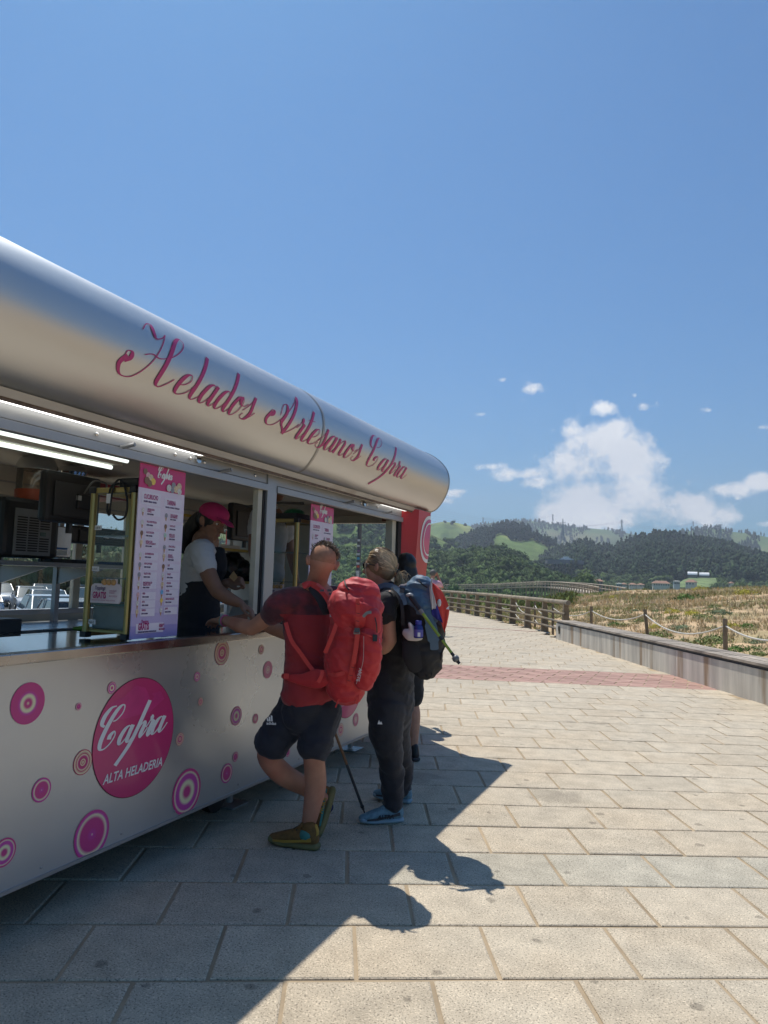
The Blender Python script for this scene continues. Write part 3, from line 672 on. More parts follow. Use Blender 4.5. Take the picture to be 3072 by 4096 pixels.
# ---------------------------------------------------------------- hills and valley
def hz(x): return 2325 + .03 * (x - 1536)
class Hill:
    def __init__(s, name, ridge, Dt, Db, m, zb=-3.0, back=400, jit=6, seed=0, pw=1.0, low=0):
        s.r = np.array(ridge, float); s.r[:, 1] += low; s.Dt = Dt; s.Db = Db; s.zb = zb; s.seed = seed; s.pw = pw; s.jit = jit
        xs = np.arange(s.r[0, 0], s.r[-1, 0], 10.0); ts = np.concatenate([np.linspace(0, 1, 26), [1.06, 1.2, 1.6, 2.2]])
        A, T = np.meshgrid(xs, ts); V = s.pt(A.ravel(), T.ravel(), back); nx = len(xs); ny = len(ts)
        i = (np.arange(ny - 1)[:, None] * nx + np.arange(nx - 1)[None]).ravel()
        s.o = structure(arrays_obj(name, V, np.stack([i, i + 1, i + 1 + nx, i + nx], -1), m, smooth=True))
    def pt(s, x, t, back=400):
        y = np.interp(x, s.r[:, 0], s.r[:, 1]); r = (M @ np.stack([x - CXP, y - CYP, np.full_like(x, F_PX)]))
        hl = np.hypot(r[0], r[1]); dx = r[0] / hl; dy = r[1] / hl; ztop = 1.5 + s.Dt * r[2] / hl
        tt = np.clip(t, 0, 1); D = s.Db + (s.Dt - s.Db) * tt + np.maximum(t - 1, 0) * back
        z = s.zb + (ztop - s.zb) * np.sin(tt * math.pi / 2) ** (1 / s.pw if s.pw else 1) if False else s.zb + (ztop - s.zb) * (tt ** s.pw)
        z = z - np.maximum(t - 1, 0) * (ztop - s.zb) * .45
        w = np.sin(np.clip(t, 0, 1) * math.pi); X = dx * D; Y = dy * D
        z = z + fbm(X / (s.Dt * .12), Y / (s.Dt * .12), 4, s.seed) * s.jit * 4 * w
        D2 = fbm(x / 90.0 + s.seed, t * 3, 3, s.seed + 5) * (s.Dt - s.Db) * .25 * w
        return np.stack([X + dx * D2, Y + dy * D2, z], -1)
m_field = mat('hill_pasture', (0.125, 0.185, 0.055), .95, var=.45, scale=.03, col2=(0.24, 0.27, 0.09), mask=(.5, .62), detail=8, spec=.05)
m_field2 = mat('hill_pasture_far', (0.12, 0.18, 0.075), .95, var=.3, scale=.004, col2=(0.25, 0.23, 0.12), mask=(.55, .62), detail=8, spec=.05)
m_wood1 = mat('broadleaf_wood', (0.052, 0.085, 0.026), .9, var=.35, scale=.02, island=.45, spec=.1, col2=(0.085, 0.125, 0.035), mask=(.45, .62))
m_wood2 = mat('eucalyptus_wood', (0.036, 0.058, 0.026), .9, var=.3, scale=.01, island=.5, spec=.1, col2=(0.05, 0.075, 0.03), mask=(.48, .6))
m_wood3 = mat('far_pine_wood', (0.035, 0.055, 0.03), .9, var=.3, scale=.01, island=.3, spec=.1)
hA = Hill('far_ridge', [(1500, 2110), (1700, 2125), (1880, 2100), (1900, 2087), (2007, 2076), (2098, 2069), (2206, 2083), (2300, 2096), (2435, 2108), (2541, 2127), (2650, 2140), (2900, 2170)], 2300, 1500, m_field2, jit=12, seed=11, low=12)
hE = Hill('right_far_hill', [(2640, 2140), (2700, 2123), (2736, 2115), (2812, 2100), (2879, 2098), (2924, 2113), (2991, 2119), (3072, 2135), (3250, 2160), (3600, 2190)], 1800, 1250, m_field2, jit=10, seed=12, low=14)
hB = Hill('green_hill', [(1380, 2040), (1500, 2060), (1600, 2088), (1700, 2096), (1772, 2083), (1830, 2088), (1881, 2100), (1905, 2124), (1990, 2170)], 1350, 1000, m_field, jit=8, seed=13, low=4)
hC = Hill('middle_hill', [(1800, 2175), (1855, 2148), (1925, 2117), (1989, 2098), (2025, 2090), (2116, 2110), (2170, 2130), (2235, 2160), (2260, 2195), (2300, 2235)], 1050, 760, m_field, jit=6, seed=14, low=14)
hD = Hill('forest_hill', [(2090, 2260), (2145, 2224), (2200, 2192), (2250, 2172), (2300, 2156), (2348, 2145), (2420, 2170), (2469, 2167), (2541, 2132), (2600, 2121), (2638, 2116), (2700, 2121), (2760, 2134), (2820, 2142), (2902, 2157), (2969, 2182), (3072, 2217), (3200, 2245), (3600, 2290)], 950, 560, m_wood2, jit=6, seed=15, low=44, pw=.9)
hF = Hill('field_hill', [(-2500, 2250), (-900, 2215), (-300, 2190), (0, 2165), (300, 2135), (740, 2070), (1100, 2010), (1350, 1990), (1550, 2025), (1650, 2078), (1700, 2104), (1790, 2147), (1845, 2182), (1900, 2215)], 800, 500, m_field, jit=6, seed=16, low=22)
hG = Hill('wooded_foothill', [(-2500, 2260), (-500, 2235), (0, 2225), (500, 2205), (1000, 2185), (1300, 2172), (1500, 2175), (1700, 2190), (1790, 2194), (1845, 2182), (1930, 2172), (2025, 2174), (2090, 2205), (2170, 2255), (2230, 2285), (2279, 2308), (2330, 2325)], 480, 330, m_wood1, jit=4, seed=17, low=44, pw=.85)
crowns = [leafy(40 + s, 130) for s in range(6)]; crowns_s = [leafy(60 + s, 70) for s in range(5)]; spires = [gum_proto(s) for s in range(10)]
def wood(name, hill, n, protos, size, hs, m, cond=None, tr=(0, 1), xr=None, sink=.15):
    xa, xb = xr or (hill.r[0, 0], hill.r[-1, 0]); x = RNG.uniform(xa, xb, n); t = RNG.uniform(*tr, n)
    if cond is not None:
        k = cond(x, t); x = x[k]; t = t[k]
    p = hill.pt(x, t); s = RNG.uniform(.7, 1.3, len(x)) * size; h = s * hs * RNG.uniform(.8, 1.25, len(x))
    p[:, 2] -= h * sink
    V_, F_ = merge_protos(protos, RNG.integers(0, len(protos), len(x)), p, np.stack([s, s, h], -1), RNG.uniform(0, 6.28, len(x)))
    return arrays_obj(name, V_, F_, m, kind='stuff')
nf = lambda x, t, sx, st, seed: fbm(x / sx, t * st, 4, seed)
wood('foothill_wood', hG, 1200, crowns, 5.4, 1.05, m_wood1, xr=(900, 2325))
wood('foothill_wood_behind_kiosk', hG, 330, crowns_s, 7, 1.1, m_wood1, xr=(-900, 900))
wood('hillside_tree_patches', hF, 1400, crowns_s, 6.5, 1.0, m_wood1, cond=lambda x, t: (nf(x, t, 120, 5, 31) > -.02) | (t < .25) , xr=(600, 1900))
wood('hillside_trees_left', hF, 500, crowns_s, 8, 1.0, m_wood1, cond=lambda x, t: (nf(x, t, 160, 4, 32) > -.04), xr=(-1200, 600))
wood('forest_hill_wood', hD, 7800, spires, 7.5, 1.6, m_wood2, tr=(.12, 1.0), xr=(2095, 3250))
wood('forest_hill_foot_wood', hD, 480, crowns, 7, 1.0, m_wood1, tr=(0, .2), xr=(2300, 3250), cond=lambda x, t: ~((x > 2690) & (x < 2870) & (t < .13)))
wood('middle_hill_wood', hC, 4200, spires, 8, 1.3, m_wood3, cond=lambda x, t: ((x < 2120) & (t > .80 - (x < 1970) * .25 - nf(x, t, 60, 4, 41) * .4)) | (nf(x, t, 50, 5, 42) > .17))
wood('green_hill_trees', hB, 260, crowns_s, 6.5, 1.1, m_wood3, cond=lambda x, t: ((x > 1780) & (x < 1905) & (t > .93)) | (nf(x, t, 60, 6, 43) > .2))
wood('far_ridge_wood', hA, 6500, spires, 9, 1.1, m_wood3, cond=lambda x, t: (t > .84 - (x < 2150) * .1) & (x < 2300) | (nf(x, t, 45, 7, 44) > .10))
wood('right_far_hill_wood', hE, 3800, spires, 7.5, 1.3, m_wood3, cond=lambda x, t: ((x < 2925) & (t > .35)) | (t > .97) & (nf(x, t, 20, 3, 45) > -.05) | (nf(x, t, 45, 6, 46) > .14))

# valley scrub in front of the hills
X = RNG.uniform(-300, 60, 2200); Y = RNG.uniform(90, 360, 2200); az = X / Y; k = (az > -.9) & (az < .15) & ((Y > 190) | (RNG.random(len(X)) < .12)) & ~((az > -.05) & (az < .03) & (Y > 260)); X = X[k]; Y = Y[k]
s = RNG.uniform(1.6, 4.4, len(X)) * np.clip(Y / 300, .45, 1)
V_, F_ = merge_protos(crowns_s, RNG.integers(0, 5, len(X)), np.stack([X, Y, np.full(len(X), -3.3)], -1), np.stack([s, s, s * .8], -1), RNG.uniform(0, 6, len(X)))
arrays_obj('valley_scrub', V_, F_, mat('scrub_leaves', (0.085, 0.135, 0.035), .9, var=.3, scale=.04, island=.45, spec=.1), kind='stuff')
# reeds and long grass on the valley floor
gt = [blade_tuft(50 + s, 7, .25, .35, .03) for s in range(5)]
X = RNG.uniform(-110, 10, 18000); Y = RNG.uniform(36, 210, 18000); az = X / Y; k = (az > -.75) & (az < -.15) & (edge_dist(X, Y) > 12); X = X[k]; Y = Y[k]; Z = np.maximum(dune_z(X, Y), -3.2); s = RNG.uniform(.5, 1.1, len(X))
V_, F_ = merge_protos(gt, RNG.integers(0, 5, len(X)), np.stack([X, Y, Z], -1), np.stack([s * 1.6, s * 1.6, s * .8], -1), RNG.uniform(0, 6, len(X)))
arrays_obj('valley_grass', V_, F_, mat('valley_grass_blades', (0.17, 0.2, 0.06), .9, var=.3, scale=.06, island=.35, spec=.1, col2=(0.3, 0.26, 0.12), mask=(.5, .6)), kind='stuff')

def tree(name, base, h, w, label, m=m_wood1, group='trees in the valley', seed=0, trunk_h=.35):
    r = random.Random(seed); root = thing(name, base, label, 'tree', group); b = np.array(base, float)
    V, Fq = leafy(seed + 900, 900, .075); V = V * np.array([w / 1.7, w / 1.7, h * (1 - trunk_h * .6)]) + b + np.array([0, 0, h * trunk_h * .6])
    mkobj('crown', V, Fq, m, root)
    mb = MB(); mb.tube([b - [0, 0, .3], b + [0, 0, h * .3], b + [w * .04, 0, h * .62]], [h * .035, h * .028, h * .012], 7)
    for k in range(4):
        a = r.uniform(0, 6.28); q = b + np.array([0, 0, h * r.uniform(.28, .5)]); mb.tube([q, q + np.array([math.cos(a) * w * .3, math.sin(a) * w * .3, h * .22])], [h * .014, h * .006], 5)
    mb.build('trunk', mat('bark', (0.12, 0.095, 0.07), .9, var=.3, bump=.02), root, smooth=True); return root
TR = [(2345, 2340, 270, 18, 16, 'big yellow green round tree left of the village, in front of the wood'), (2180, 2340, 300, 11, 12, 'round dark tree at the foot of the wooded hill, left of the big round tree'),
      (2085, 2345, 250, 8, 9, 'pale green round tree in the valley above the middle of the railing'), (1985, 2342, 260, 8, 10, 'low spreading tree in the valley left of the pale green one'),
      (1880, 2340, 240, 7, 8, 'small bright tree behind the far end of the railing'), (1815, 2338, 230, 7, 7, 'small tree behind the far end of the railing, next to the palm'),
      (2420, 2345, 330, 10, 9, 'small dark tree just left of the first village roof'), (2590, 2345, 380, 12, 9, 'tree rising between the village roofs'), (2860, 2345, 420, 15, 12, 'tree at the right of the bright field'), (2950, 2345, 400, 16, 14, 'broad tree right of the field on the valley slope')]
for i, (x, y, d, h, w, lab) in enumerate(TR):
    b = J(x, y, d); b[2] = -3.2; tree('tree', tuple(b), h * .55 + 1, w * .6, lab, seed=i, m=mat('tree_leaves_%s' % 'abc'[i % 3], [(0.1, 0.145, 0.03), (0.06, 0.1, 0.03), (0.11, 0.17, 0.05)][i % 3], .9, var=.35, scale=.6, island=.4, bump=.2, bscale=2))
# palm beside the far walker
pb = J(1768, 2340, 150); pb[2] = -2.6; root = thing('palm_tree', tuple(pb), 'small palm tree beside the walker in the pink shirt', 'palm')
mb = MB(); mb.tube([pb, pb + [0, 0, 3.3]], [.25, .2], 8); mb.build('trunk', MATS['bark'], root, smooth=True); mb = MB()
for k in range(26):
    a = random.uniform(0, 6.28); e = random.uniform(-.3, 1.1); L_ = random.uniform(1.4, 2.0); c = pb + [0, 0, 3.3]; d = np.array([math.cos(a) * math.cos(e), math.sin(a) * math.cos(e), math.sin(e)])
    mb.ribbon([c, c + d * L_ * .5, c + d * L_ + [0, 0, -.5]], [.2, .26, .03], .02, (0, 0, 1))
mb.build('fronds', mat('palm_leaf', (0.06, 0.09, 0.03), .7, island=.3), root)

# distant boardwalk
m_board = mat('boardwalk_wood', (0.36, 0.3, 0.22), .9, var=.2, scale=.5)
bwk = [(1600, 2338), (1750, 2344), (1950, 2346), (2080, 2342), (2180, 2340), (2260, 2346), (2330, 2356), (2400, 2370), (2450, 2385)]; dep = [330, 270, 215, 190, 165, 140, 115, 95, 80]
bw = spline([J(x, y + 6, d) * np.array([1, 1, 1]) for (x, y), d in zip(bwk, dep)], 9); bw = [np.array(p) for p in bw]
root = thing('distant_boardwalk', tuple(bw[20]), 'long raised wooden boardwalk with rails crossing the meadow', 'boardwalk')
V = []; Fq = []; mbr = MB(); mbp = MB(); L_ = []; R_ = []
for i, p in enumerate(bw):
    t = bw[min(i + 1, len(bw) - 1)] - bw[max(i - 1, 0)]; t /= np.linalg.norm(t); n = np.array([t[1], -t[0], 0]); L_.append(p - n * 1.4); R_.append(p + n * 1.4)
mb = MB()
for i in range(len(bw) - 1): mb.hexa([L_[i] - [0, 0, .25], L_[i + 1] - [0, 0, .25], R_[i + 1] - [0, 0, .25], R_[i] - [0, 0, .25], L_[i], L_[i + 1], R_[i + 1], R_[i]])
mb.build('deck', m_board, root)
for sd in (L_, R_):
    mb = MB(); mb.tube([q + [0, 0, 1.05] for q in sd], .09, 5); mb.build('handrail', m_board, root)
    mb = MB(); mb.tube([q + [0, 0, .55] for q in sd], .06, 5); mb.build('rail', m_board, root)
    acc = 0
    for i in range(len(sd) - 1):
        a, b = sd[i], sd[i + 1]; l = np.linalg.norm(b - a); k = acc
        while k < l:
            q = a + (b - a) * k / l; mb2 = MB(); mb2.tube([q - [0, 0, 2.6], q + [0, 0, 1.05]], .1, 5); mb2.build('post', m_board, root); k += 3.6
        acc = k - l

# village
m_wall = mat('white_render', (0.6, 0.58, 0.53), .9, var=.08); m_roof = mat('terracotta_roof', (0.34, 0.19, 0.13), .9, var=.2, scale=1); m_win = mat('dark_window', (0.04, 0.05, 0.06), .2)
def house(x, y, d, w, dp, h, rh, lab, wall=m_wall, roof=m_roof, name='village_house', cat='house', rot=0.2, win=3):
    w *= .28; dp *= .4; h *= .42; rh *= .36; y += 3
    c = J(x, y, d); z0 = c[2]; root = thing(name, (c[0], c[1], z0), lab, cat, 'buildings of the village'); u_ = np.array([math.cos(rot), math.sin(rot), 0]); v_ = np.array([-u_[1], u_[0], 0])
    g = lambda a, b, z: np.array([c[0], c[1], z0 + z]) + u_ * a + v_ * b
    mb = MB(); mb.hexa([g(-w / 2, -dp / 2, -4), g(w / 2, -dp / 2, -4), g(w / 2, dp / 2, -4), g(-w / 2, dp / 2, -4), g(-w / 2, -dp / 2, h), g(w / 2, -dp / 2, h), g(w / 2, dp / 2, h), g(-w / 2, dp / 2, h)]); mb.build('wall', wall, root)
    e = .5; mb = MB(); mb.add([g(-w / 2 - e, -dp / 2 - e, h), g(w / 2 + e, -dp / 2 - e, h), g(w / 2 + e, dp / 2 + e, h), g(-w / 2 - e, dp / 2 + e, h), g(-w / 2 + dp * .3, 0, h + rh), g(w / 2 - dp * .3, 0, h + rh)], [(0, 1, 5, 4), (2, 3, 4, 5), (1, 2, 5), (3, 0, 4), (3, 2, 1, 0)]); mb.build('roof', roof, root)
    for k in range(win):
        a = (-.5 + (k + .5) / win) * w; mb = MB(); mb.hexa([g(a - .3, -dp / 2 - .05, h * .35), g(a + .3, -dp / 2 - .05, h * .35), g(a + .3, -dp / 2 + .05, h * .35), g(a - .3, -dp / 2 + .05, h * .35), g(a - .3, -dp / 2 - .05, h * .75), g(a + .3, -dp / 2 - .05, h * .75), g(a + .3, -dp / 2 + .05, h * .75), g(a - .3, -dp / 2 + .05, h * .75)]); mb.build('window', m_win, root)
    return root
house(2392, 2337, 330, 14, 9, 4.0, 2.6, 'grey walled house with tiled roof among trees left of the village', wall=mat('grey_render', (0.28, 0.24, 0.22), .9))
house(2476, 2352, 380, 9, 7, 6.5, .8, 'pale blue grey box shaped building at the left of the village', roof=mat('pale_roof', (0.5, 0.5, 0.45), .8), wall=mat('pale_blue_render', (0.42, 0.48, 0.52), .9))
house(2495, 2343, 400, 9, 8, 3.0, 2.2, 'small house with pinkish roof, right of the pale box shaped building')
house(2530, 2345, 430, 13, 9, 3.5, 2.6, 'house with brown roof in the middle of the village')
house(2562, 2346, 420, 10, 9, 3.5, 2.2, 'house with pale pink roof behind the dune spike plant', rot=.5)
house(2643, 2343, 400, 30, 12, 4.0, 4.0, 'largest village house with a wide hipped brown roof', win=7)
house(2706, 2340, 410, 11, 8, 6.0, .9, 'pale blue house right of the wide roofed house', wall=MATS['pale_blue_render'], roof=MATS['pale_roof'])
house(2765, 2340, 400, 17, 10, 4.5, 4.2, 'white house with a steep reddish gable right of the pale blue house', rot=-.3)
house(2925, 2343, 420, 6, 5, 4.5, 2.5, 'tiny white gabled house alone at the right of the village', win=1, rot=-1)
def greenhouse(x, y, d, w, lab):
    c = J(x, y, d); root = thing('greenhouse', tuple(c), lab, 'greenhouse', 'white greenhouses on the slope'); mb = MB(); V = []; n = 9
    for sx_ in (-w / 2, w / 2):
        for k in range(n): a = math.pi * k / (n - 1); V.append((c[0] + sx_, c[1] - math.cos(a) * 4, c[2] + math.sin(a) * 2.4 - .5))
    mb.add(V, [(k, k + 1, n + k + 1, n + k) for k in range(n - 1)] + [tuple(range(n))[::-1], tuple(range(n, 2 * n))]); mb.build('plastic_cover', mat('white_plastic', (0.8, 0.8, 0.78), .5), root, smooth=True)
    mb = MB(); mb.box((c[0] - w / 2, c[1] - 4, c[2] - 3), (c[0] + w / 2, c[1] + 4, c[2] - .5)); mb.build('base_wall', mat('dark_base', (0.12, 0.13, 0.11), .9), root)
greenhouse(2770, 2297, 560, 6.9, 'left one of the two long white greenhouses on the slope'); greenhouse(2817, 2300, 560, 7.0, 'right one of the two long white greenhouses on the slope')
fc = [J(x, y, d) for x, y, d in ((2690, 2352, 500), (2875, 2352, 500), (2862, 2306, 570), (2790, 2303, 575), (2735, 2322, 545))]
structure(mkobj('bright_field', [tuple(p + [0, 0, .6]) for p in fc], [(0, 1, 2, 3, 4)], mat('bright_pasture', (0.16, 0.22, 0.07), .95, var=.35, scale=.12)))
# viaduct with traffic
m_via = mat('viaduct_concrete', (0.16, 0.165, 0.17), .9, var=.1, scale=.2)
a = J(2185, 2249, 600); b = J(2330, 2252, 600); root = thing('viaduct', tuple((a + b) / 2), 'dark concrete road viaduct between the two wooded hills', 'bridge')
mb = MB(); mb.bar(a, b, 9, 2.6); mb.build('deck', m_via, root); mb = MB(); mb.bar(a + [0, -4.4, 1.7], b + [0, -4.4, 1.7], .3, 1.0); mb.build('parapet', m_via, root)
for x in (2225, 2302):
    q = J(x, 2252, 600); mb = MB(); mb.add([q + [-3, -2, -1], q + [3, -2, -1], q + [3, 2, -1], q + [-3, 2, -1], q + [-1.2, -2, -26], q + [1.2, -2, -26], q + [1.2, 2, -26], q + [-1.2, 2, -26]], [(0, 1, 5, 4), (1, 2, 6, 5), (2, 3, 7, 6), (3, 0, 4, 7)]); mb.build('pier', m_via, root)
for x, w, h, lab, cm in ((2264, 7, 3.2, 'white lorry driving over the viaduct', (0.75, 0.75, 0.75)), (2284, 4.4, 1.5, 'pale car behind the lorry on the viaduct', (0.6, 0.62, 0.65)), (2248, 4.4, 1.5, 'silver car ahead of the lorry on the viaduct', (0.45, 0.47, 0.5))):
    q = J(x, 2247, 599); q[2] = a[2] + 1.3 + .6; root = thing('distant_lorry' if h > 2 else 'distant_car', tuple(q), lab, 'lorry' if h > 2 else 'car')
    mb = MB(); mb.box(q + [-w / 2, -1.1, .3], q + [w / 2, 1.1, h * .62]); mb.box(q + [-w * .3, -1, h * .6], q + [w * .32, 1, h]); mb.build('body', mat('far_paint_%d' % x, cm, .4), root)
    mb = MB(); [mb.tube([q + [sx_ * w * .32, -1.15, .3], q + [sx_ * w * .32, 1.15, .3]], .4, 8) for sx_ in (-1, 1)]; mb.build('wheels', m_dark, root)

# pylons and power lines
m_pyl = mat('galvanised_steel', (0.33, 0.35, 0.37), .6, metal=.3)
def pylon(x, ytop, ybase, d, lab, arms=3, wid=.2, th=.22):
    T = J(x, ytop, d); B = J(x, ybase, d); h = T[2] - B[2]; root = thing('pylon', tuple(B), lab, 'pylon', 'pylons on the hills'); mb = MB(); w0 = h * wid * .5
    lv = [0, .25, .5, .7, .85, 1.0]; ww = [w0, w0 * .62, w0 * .34, w0 * .2, w0 * .16, w0 * .05]
    for i in range(5):
        for sx_ in (-1, 1):
            for sy_ in (-1, 1):
                p = B + [sx_ * ww[i], sy_ * ww[i], h * lv[i]]; q = B + [sx_ * ww[i + 1], sy_ * ww[i + 1], h * lv[i + 1]]; mb.tube([p, q], th, 4)
                mb.tube([p, B + [-sx_ * ww[i + 1], sy_ * ww[i + 1], h * lv[i + 1]]], th * .6, 3)
    mb.build('lattice', m_pyl, root); ends = []
    for k in range(arms):
        z = h * (.70 + .12 * k); L_ = h * (.17 - .03 * k); mb = MB(); mb.tube([B + [-L_, 0, z], B + [L_, 0, z]], th * .8, 4); mb.tube([B + [-L_, 0, z], B + [0, 0, z + h * .05], B + [L_, 0, z]], th * .5, 3); mb.build('cross_arm', m_pyl, root); ends += [B + [-L_, 0, z - 1], B + [L_, 0, z - 1]]
    return ends
e1 = pylon(1932, 2068, 2092, 1500, 'small pylon on the saddle at the left of the far ridge', th=.35); e2 = pylon(2211, 2055, 2084, 1800, 'pylon on top of the far ridge', th=.45)
e3 = pylon(2251, 2074, 2168, 960, 'wide tall pylon standing in front of the ridge', 2, .16, th=.3); e4 = pylon(2487, 2078, 2122, 1400, 'pylon on the pasture saddle between the hills', th=.45)
e5 = pylon(2773, 2085, 2106, 1600, 'pylon on the top of the right hill', th=.4); e6 = pylon(2884, 2096, 2165, 1000, 'pylon in front of the right hill forest', th=.28)
m_wire = mat('wire', (0.25, 0.27, 0.3), .6)
def wires(A, B, sag, lab):
    mb = MB()
    for a, b in zip(A, B):
        mb.tube([a * (1 - f) + b * f - np.array([0, 0, sag * 4 * f * (1 - f)]) for f in np.linspace(0, 1, 15)], .07, 3, cap=False)
    o = mb.build('power_line', m_wire, origin=A[0]); tag(o, lab, 'cable', 'power lines over the hills')
lf = [J(1500 , 1985 + 14 * k, 700) for k in range(6)]
wires(lf, e4, 14, 'long power lines sagging from the left towards the pasture pylon'); wires(e4, e5, 12, 'power lines between the pasture pylon and the right hill pylon'); wires(e5, [J(3300, 2085 + 8 * k, 1100) for k in range(6)], 12, 'power lines leaving the right hill pylon to the right'); wires(e1, e2, 8, 'power lines between the two ridge pylons')
# ================================================================ KIOSK TRAILER
XF = -2.6                                   # customer side of the kiosk
Y0, Y1 = -0.6, 7.1
XB = -4.8
def steel(name, col, rough, metal=1.0, **k): return mat(name, col, rough, metal, **k)
m_alu = mat('brushed_aluminium_panel', (0.50, 0.53, 0.56), .33, metal=.72, var=.05, scale=1.2, bump=.006, bscale=1.6, bdetail=1, rvar=.08, col2=(0.45, 0.475, 0.50), mask=(.45, .7))
m_can = mat('curved_aluminium', (0.60, 0.595, 0.58), .40, metal=.88, var=.03, scale=1.0, bump=.002, bscale=1.5, bdetail=1, rvar=.05)
m_frame = mat('grey_anodised_frame', (0.36, 0.37, 0.385), .45, metal=.7, var=.07, scale=3, rvar=.06)
m_soffit = mat('soffit_metal', (0.42, 0.40, 0.37), .5, metal=.55, var=.08, scale=3, col2=(0.25, 0.19, 0.14), mask=(.62, .75))
m_cream = mat('cream_panel', (0.52, 0.49, 0.43), .6, var=.06, scale=2)
m_creamframe = mat('cream_painted_frame', (0.50, 0.47, 0.38), .5, var=.1, scale=8)
m_red = mat('red_painted_steel', (0.50, 0.028, 0.035), .38, var=.1, scale=2.5, bump=.001, bscale=10)
m_pink = mat('magenta_vinyl', (0.56, 0.025, 0.16), .35, var=.05, scale=5, coat=.25)
m_pink_d = mat('dark_magenta_vinyl', (0.47, 0.03, 0.17), .4, var=.04)
m_white = mat('white_vinyl', (0.78, 0.78, 0.78), .45, var=.03)
m_black = mat('black_plastic', (0.016, 0.017, 0.02), .38, var=.15, scale=10)
m_rubber = mat('black_gasket', (0.012, 0.012, 0.013), .7)
m_chrome = mat('polished_steel', (0.62, 0.63, 0.64), .12, metal=1.0, var=.03)
m_inox = mat('stainless_steel', (0.52, 0.53, 0.54), .24, metal=1.0, var=.05, scale=4, rvar=.07)
m_gold = mat('gold_anodised', (0.42, 0.32, 0.13), .36, metal=.85, var=.07, scale=6)
m_glass = glass_mat('window_glass', (0.93, 0.96, 0.95), .05, .9)
m_glass2 = glass_mat('cabinet_glass', (0.90, 0.93, 0.90), .05, .8)
kiosk = thing('ice_cream_kiosk', (-3.7, 3.3, 0), 'silver ice cream kiosk trailer with curved roof, pink script lettering and serving hatches', 'food kiosk')
def kb(name, lo, hi, m, bev=0, parent=kiosk, **k): return MB().box(lo, hi, bev).build(name, m, parent, **k)

# front skirt
kb('front_panel', (XF - .03, Y0, .2), (XF, 6.54, 1.135), m_alu, .004)
kb('panel_trim', (XF - .02, Y0, .188), (XF + .006, 6.54, .204), m_frame)
for y in (2.47, 2.95, 3.35, 3.95, 4.7, 5.3): MB().lathe((XF, y, .235), [(.006, 0), (.006, .003), (.002, .005)], 8, (1, 0, 0)).build('rivet', m_frame, kiosk, smooth=True)
# counter and its polished edge
kb('counter', (XB + 1.55, Y0, 1.135), (XF + .055, 6.5, 1.16), m_chrome, .004)
kb('counter_edge', (XF + .0, Y0, 1.118), (XF + .068, 6.5, 1.165), mat('scratched_steel_edge', (0.40, 0.39, 0.385), .25, metal=1.0, var=.05, scale=6, rvar=.06), .006)
# chassis below
kb('chassis', (XB + .1, Y0 + .2, .32), (XF - .1, 6.6, .62), m_rubber)
kb('floor_pan', (XB + .02, Y0, .62), (XF - .04, 6.95, .66), m_black)
for y in (.6, 4.25, 6.1):
    jl = MB(); x = -2.86; jl.tube([(x, y, .34), (x, y, .02)], .024, 8); jl.poly([(x - .09, y - .09, 0.001), (x + .09, y - .09, 0.001), (x + .09, y + .09, 0.001), (x - .09, y + .09, 0.001)], .012, (0, 0, 1)); jl.build('support_jack', m_frame, kiosk)
for y in (4.08,):
    w = MB(); w.tube([(-2.84, y, .1), (-2.90, y, .1)], .1, 18); w.build('jockey_wheel', m_rubber, kiosk, smooth=True)
for y in (2.9, 3.7):
    for x in (-2.95, -4.6): w = MB(); w.tube([(x, y, .3), (x - .18, y, .3)], .3, 24); w.build('wheel', m_rubber, kiosk, smooth=True)
# floor, ceiling, back wall
kb('ceiling', (XB, Y0, 2.285), (XF - .04, 6.95, 2.31), m_cream)
kb('inner_floor', (XB, Y0, .66), (XF - .04, 6.95, .68), mat('vinyl_floor', (0.2, 0.2, 0.2), .6))
kb('lower_back_wall', (XB - .03, Y0, .62), (XB, 6.95, 1.16), m_cream)
kb('upper_back_wall', (XB - .03, Y0, 2.02), (XB, 6.95, 2.3), m_cream)
for z in (2.05, 2.16): kb('wall_rib', (XB, Y0, z), (XB + .012, 6.95, z + .012), m_frame)
kb('window_sill_back', (XB - .04, Y0, 1.16), (XB + .03, 6.95, 1.20), m_frame)
for y in (-.5, 2.95, 4.72, 5.3, 7.0): kb('back_window_post', (XB - .03, y - .035, 1.2), (XB + .01, y + .035, 2.02), m_creamframe if y > 4.5 else m_frame)
ys = [-.5, 2.95, 4.72, 5.3, 7.0]
for a, b in zip(ys, ys[1:]):
    mkobj('back_window_pane', [(XB, a, 1.2), (XB, b, 1.2), (XB, b, 2.02), (XB, a, 2.02)], [(0, 1, 2, 3)], m_glass, kiosk)
# far end wall with its window
kb('end_wall_lower', (XB, 6.9, .62), (XF - .04, 6.95, 1.42), m_cream); kb('end_wall_upper', (XB, 6.9, 2.12), (XF - .04, 6.95, 2.3), m_cream)
kb('end_window_head', (-3.62, 6.84, 2.085), (XF - .05, 6.9, 2.16), m_creamframe, .004); kb('end_window_sill', (-3.62, 6.84, 1.39), (XF - .05, 6.9, 1.44), m_creamframe, .004)
kb('end_window_post', (-3.64, 6.86, 1.42), (-3.56, 6.93, 2.12), m_frame); kb('end_wall_side', (XB, 6.9, 1.42), (-3.62, 6.95, 2.12), m_cream)
mkobj('end_window_pane', [(-3.56, 6.9, 1.42), (-2.95, 6.9, 1.42), (-2.95, 6.9, 2.10), (-3.56, 6.9, 2.10)], [(0, 1, 2, 3)], m_glass, kiosk)
mkobj('end_window_pane', [(-2.93, 6.885, 1.42), (-2.66, 6.885, 1.42), (-2.66, 6.885, 2.10), (-2.93, 6.885, 2.10)], [(0, 1, 2, 3)], m_glass, kiosk)
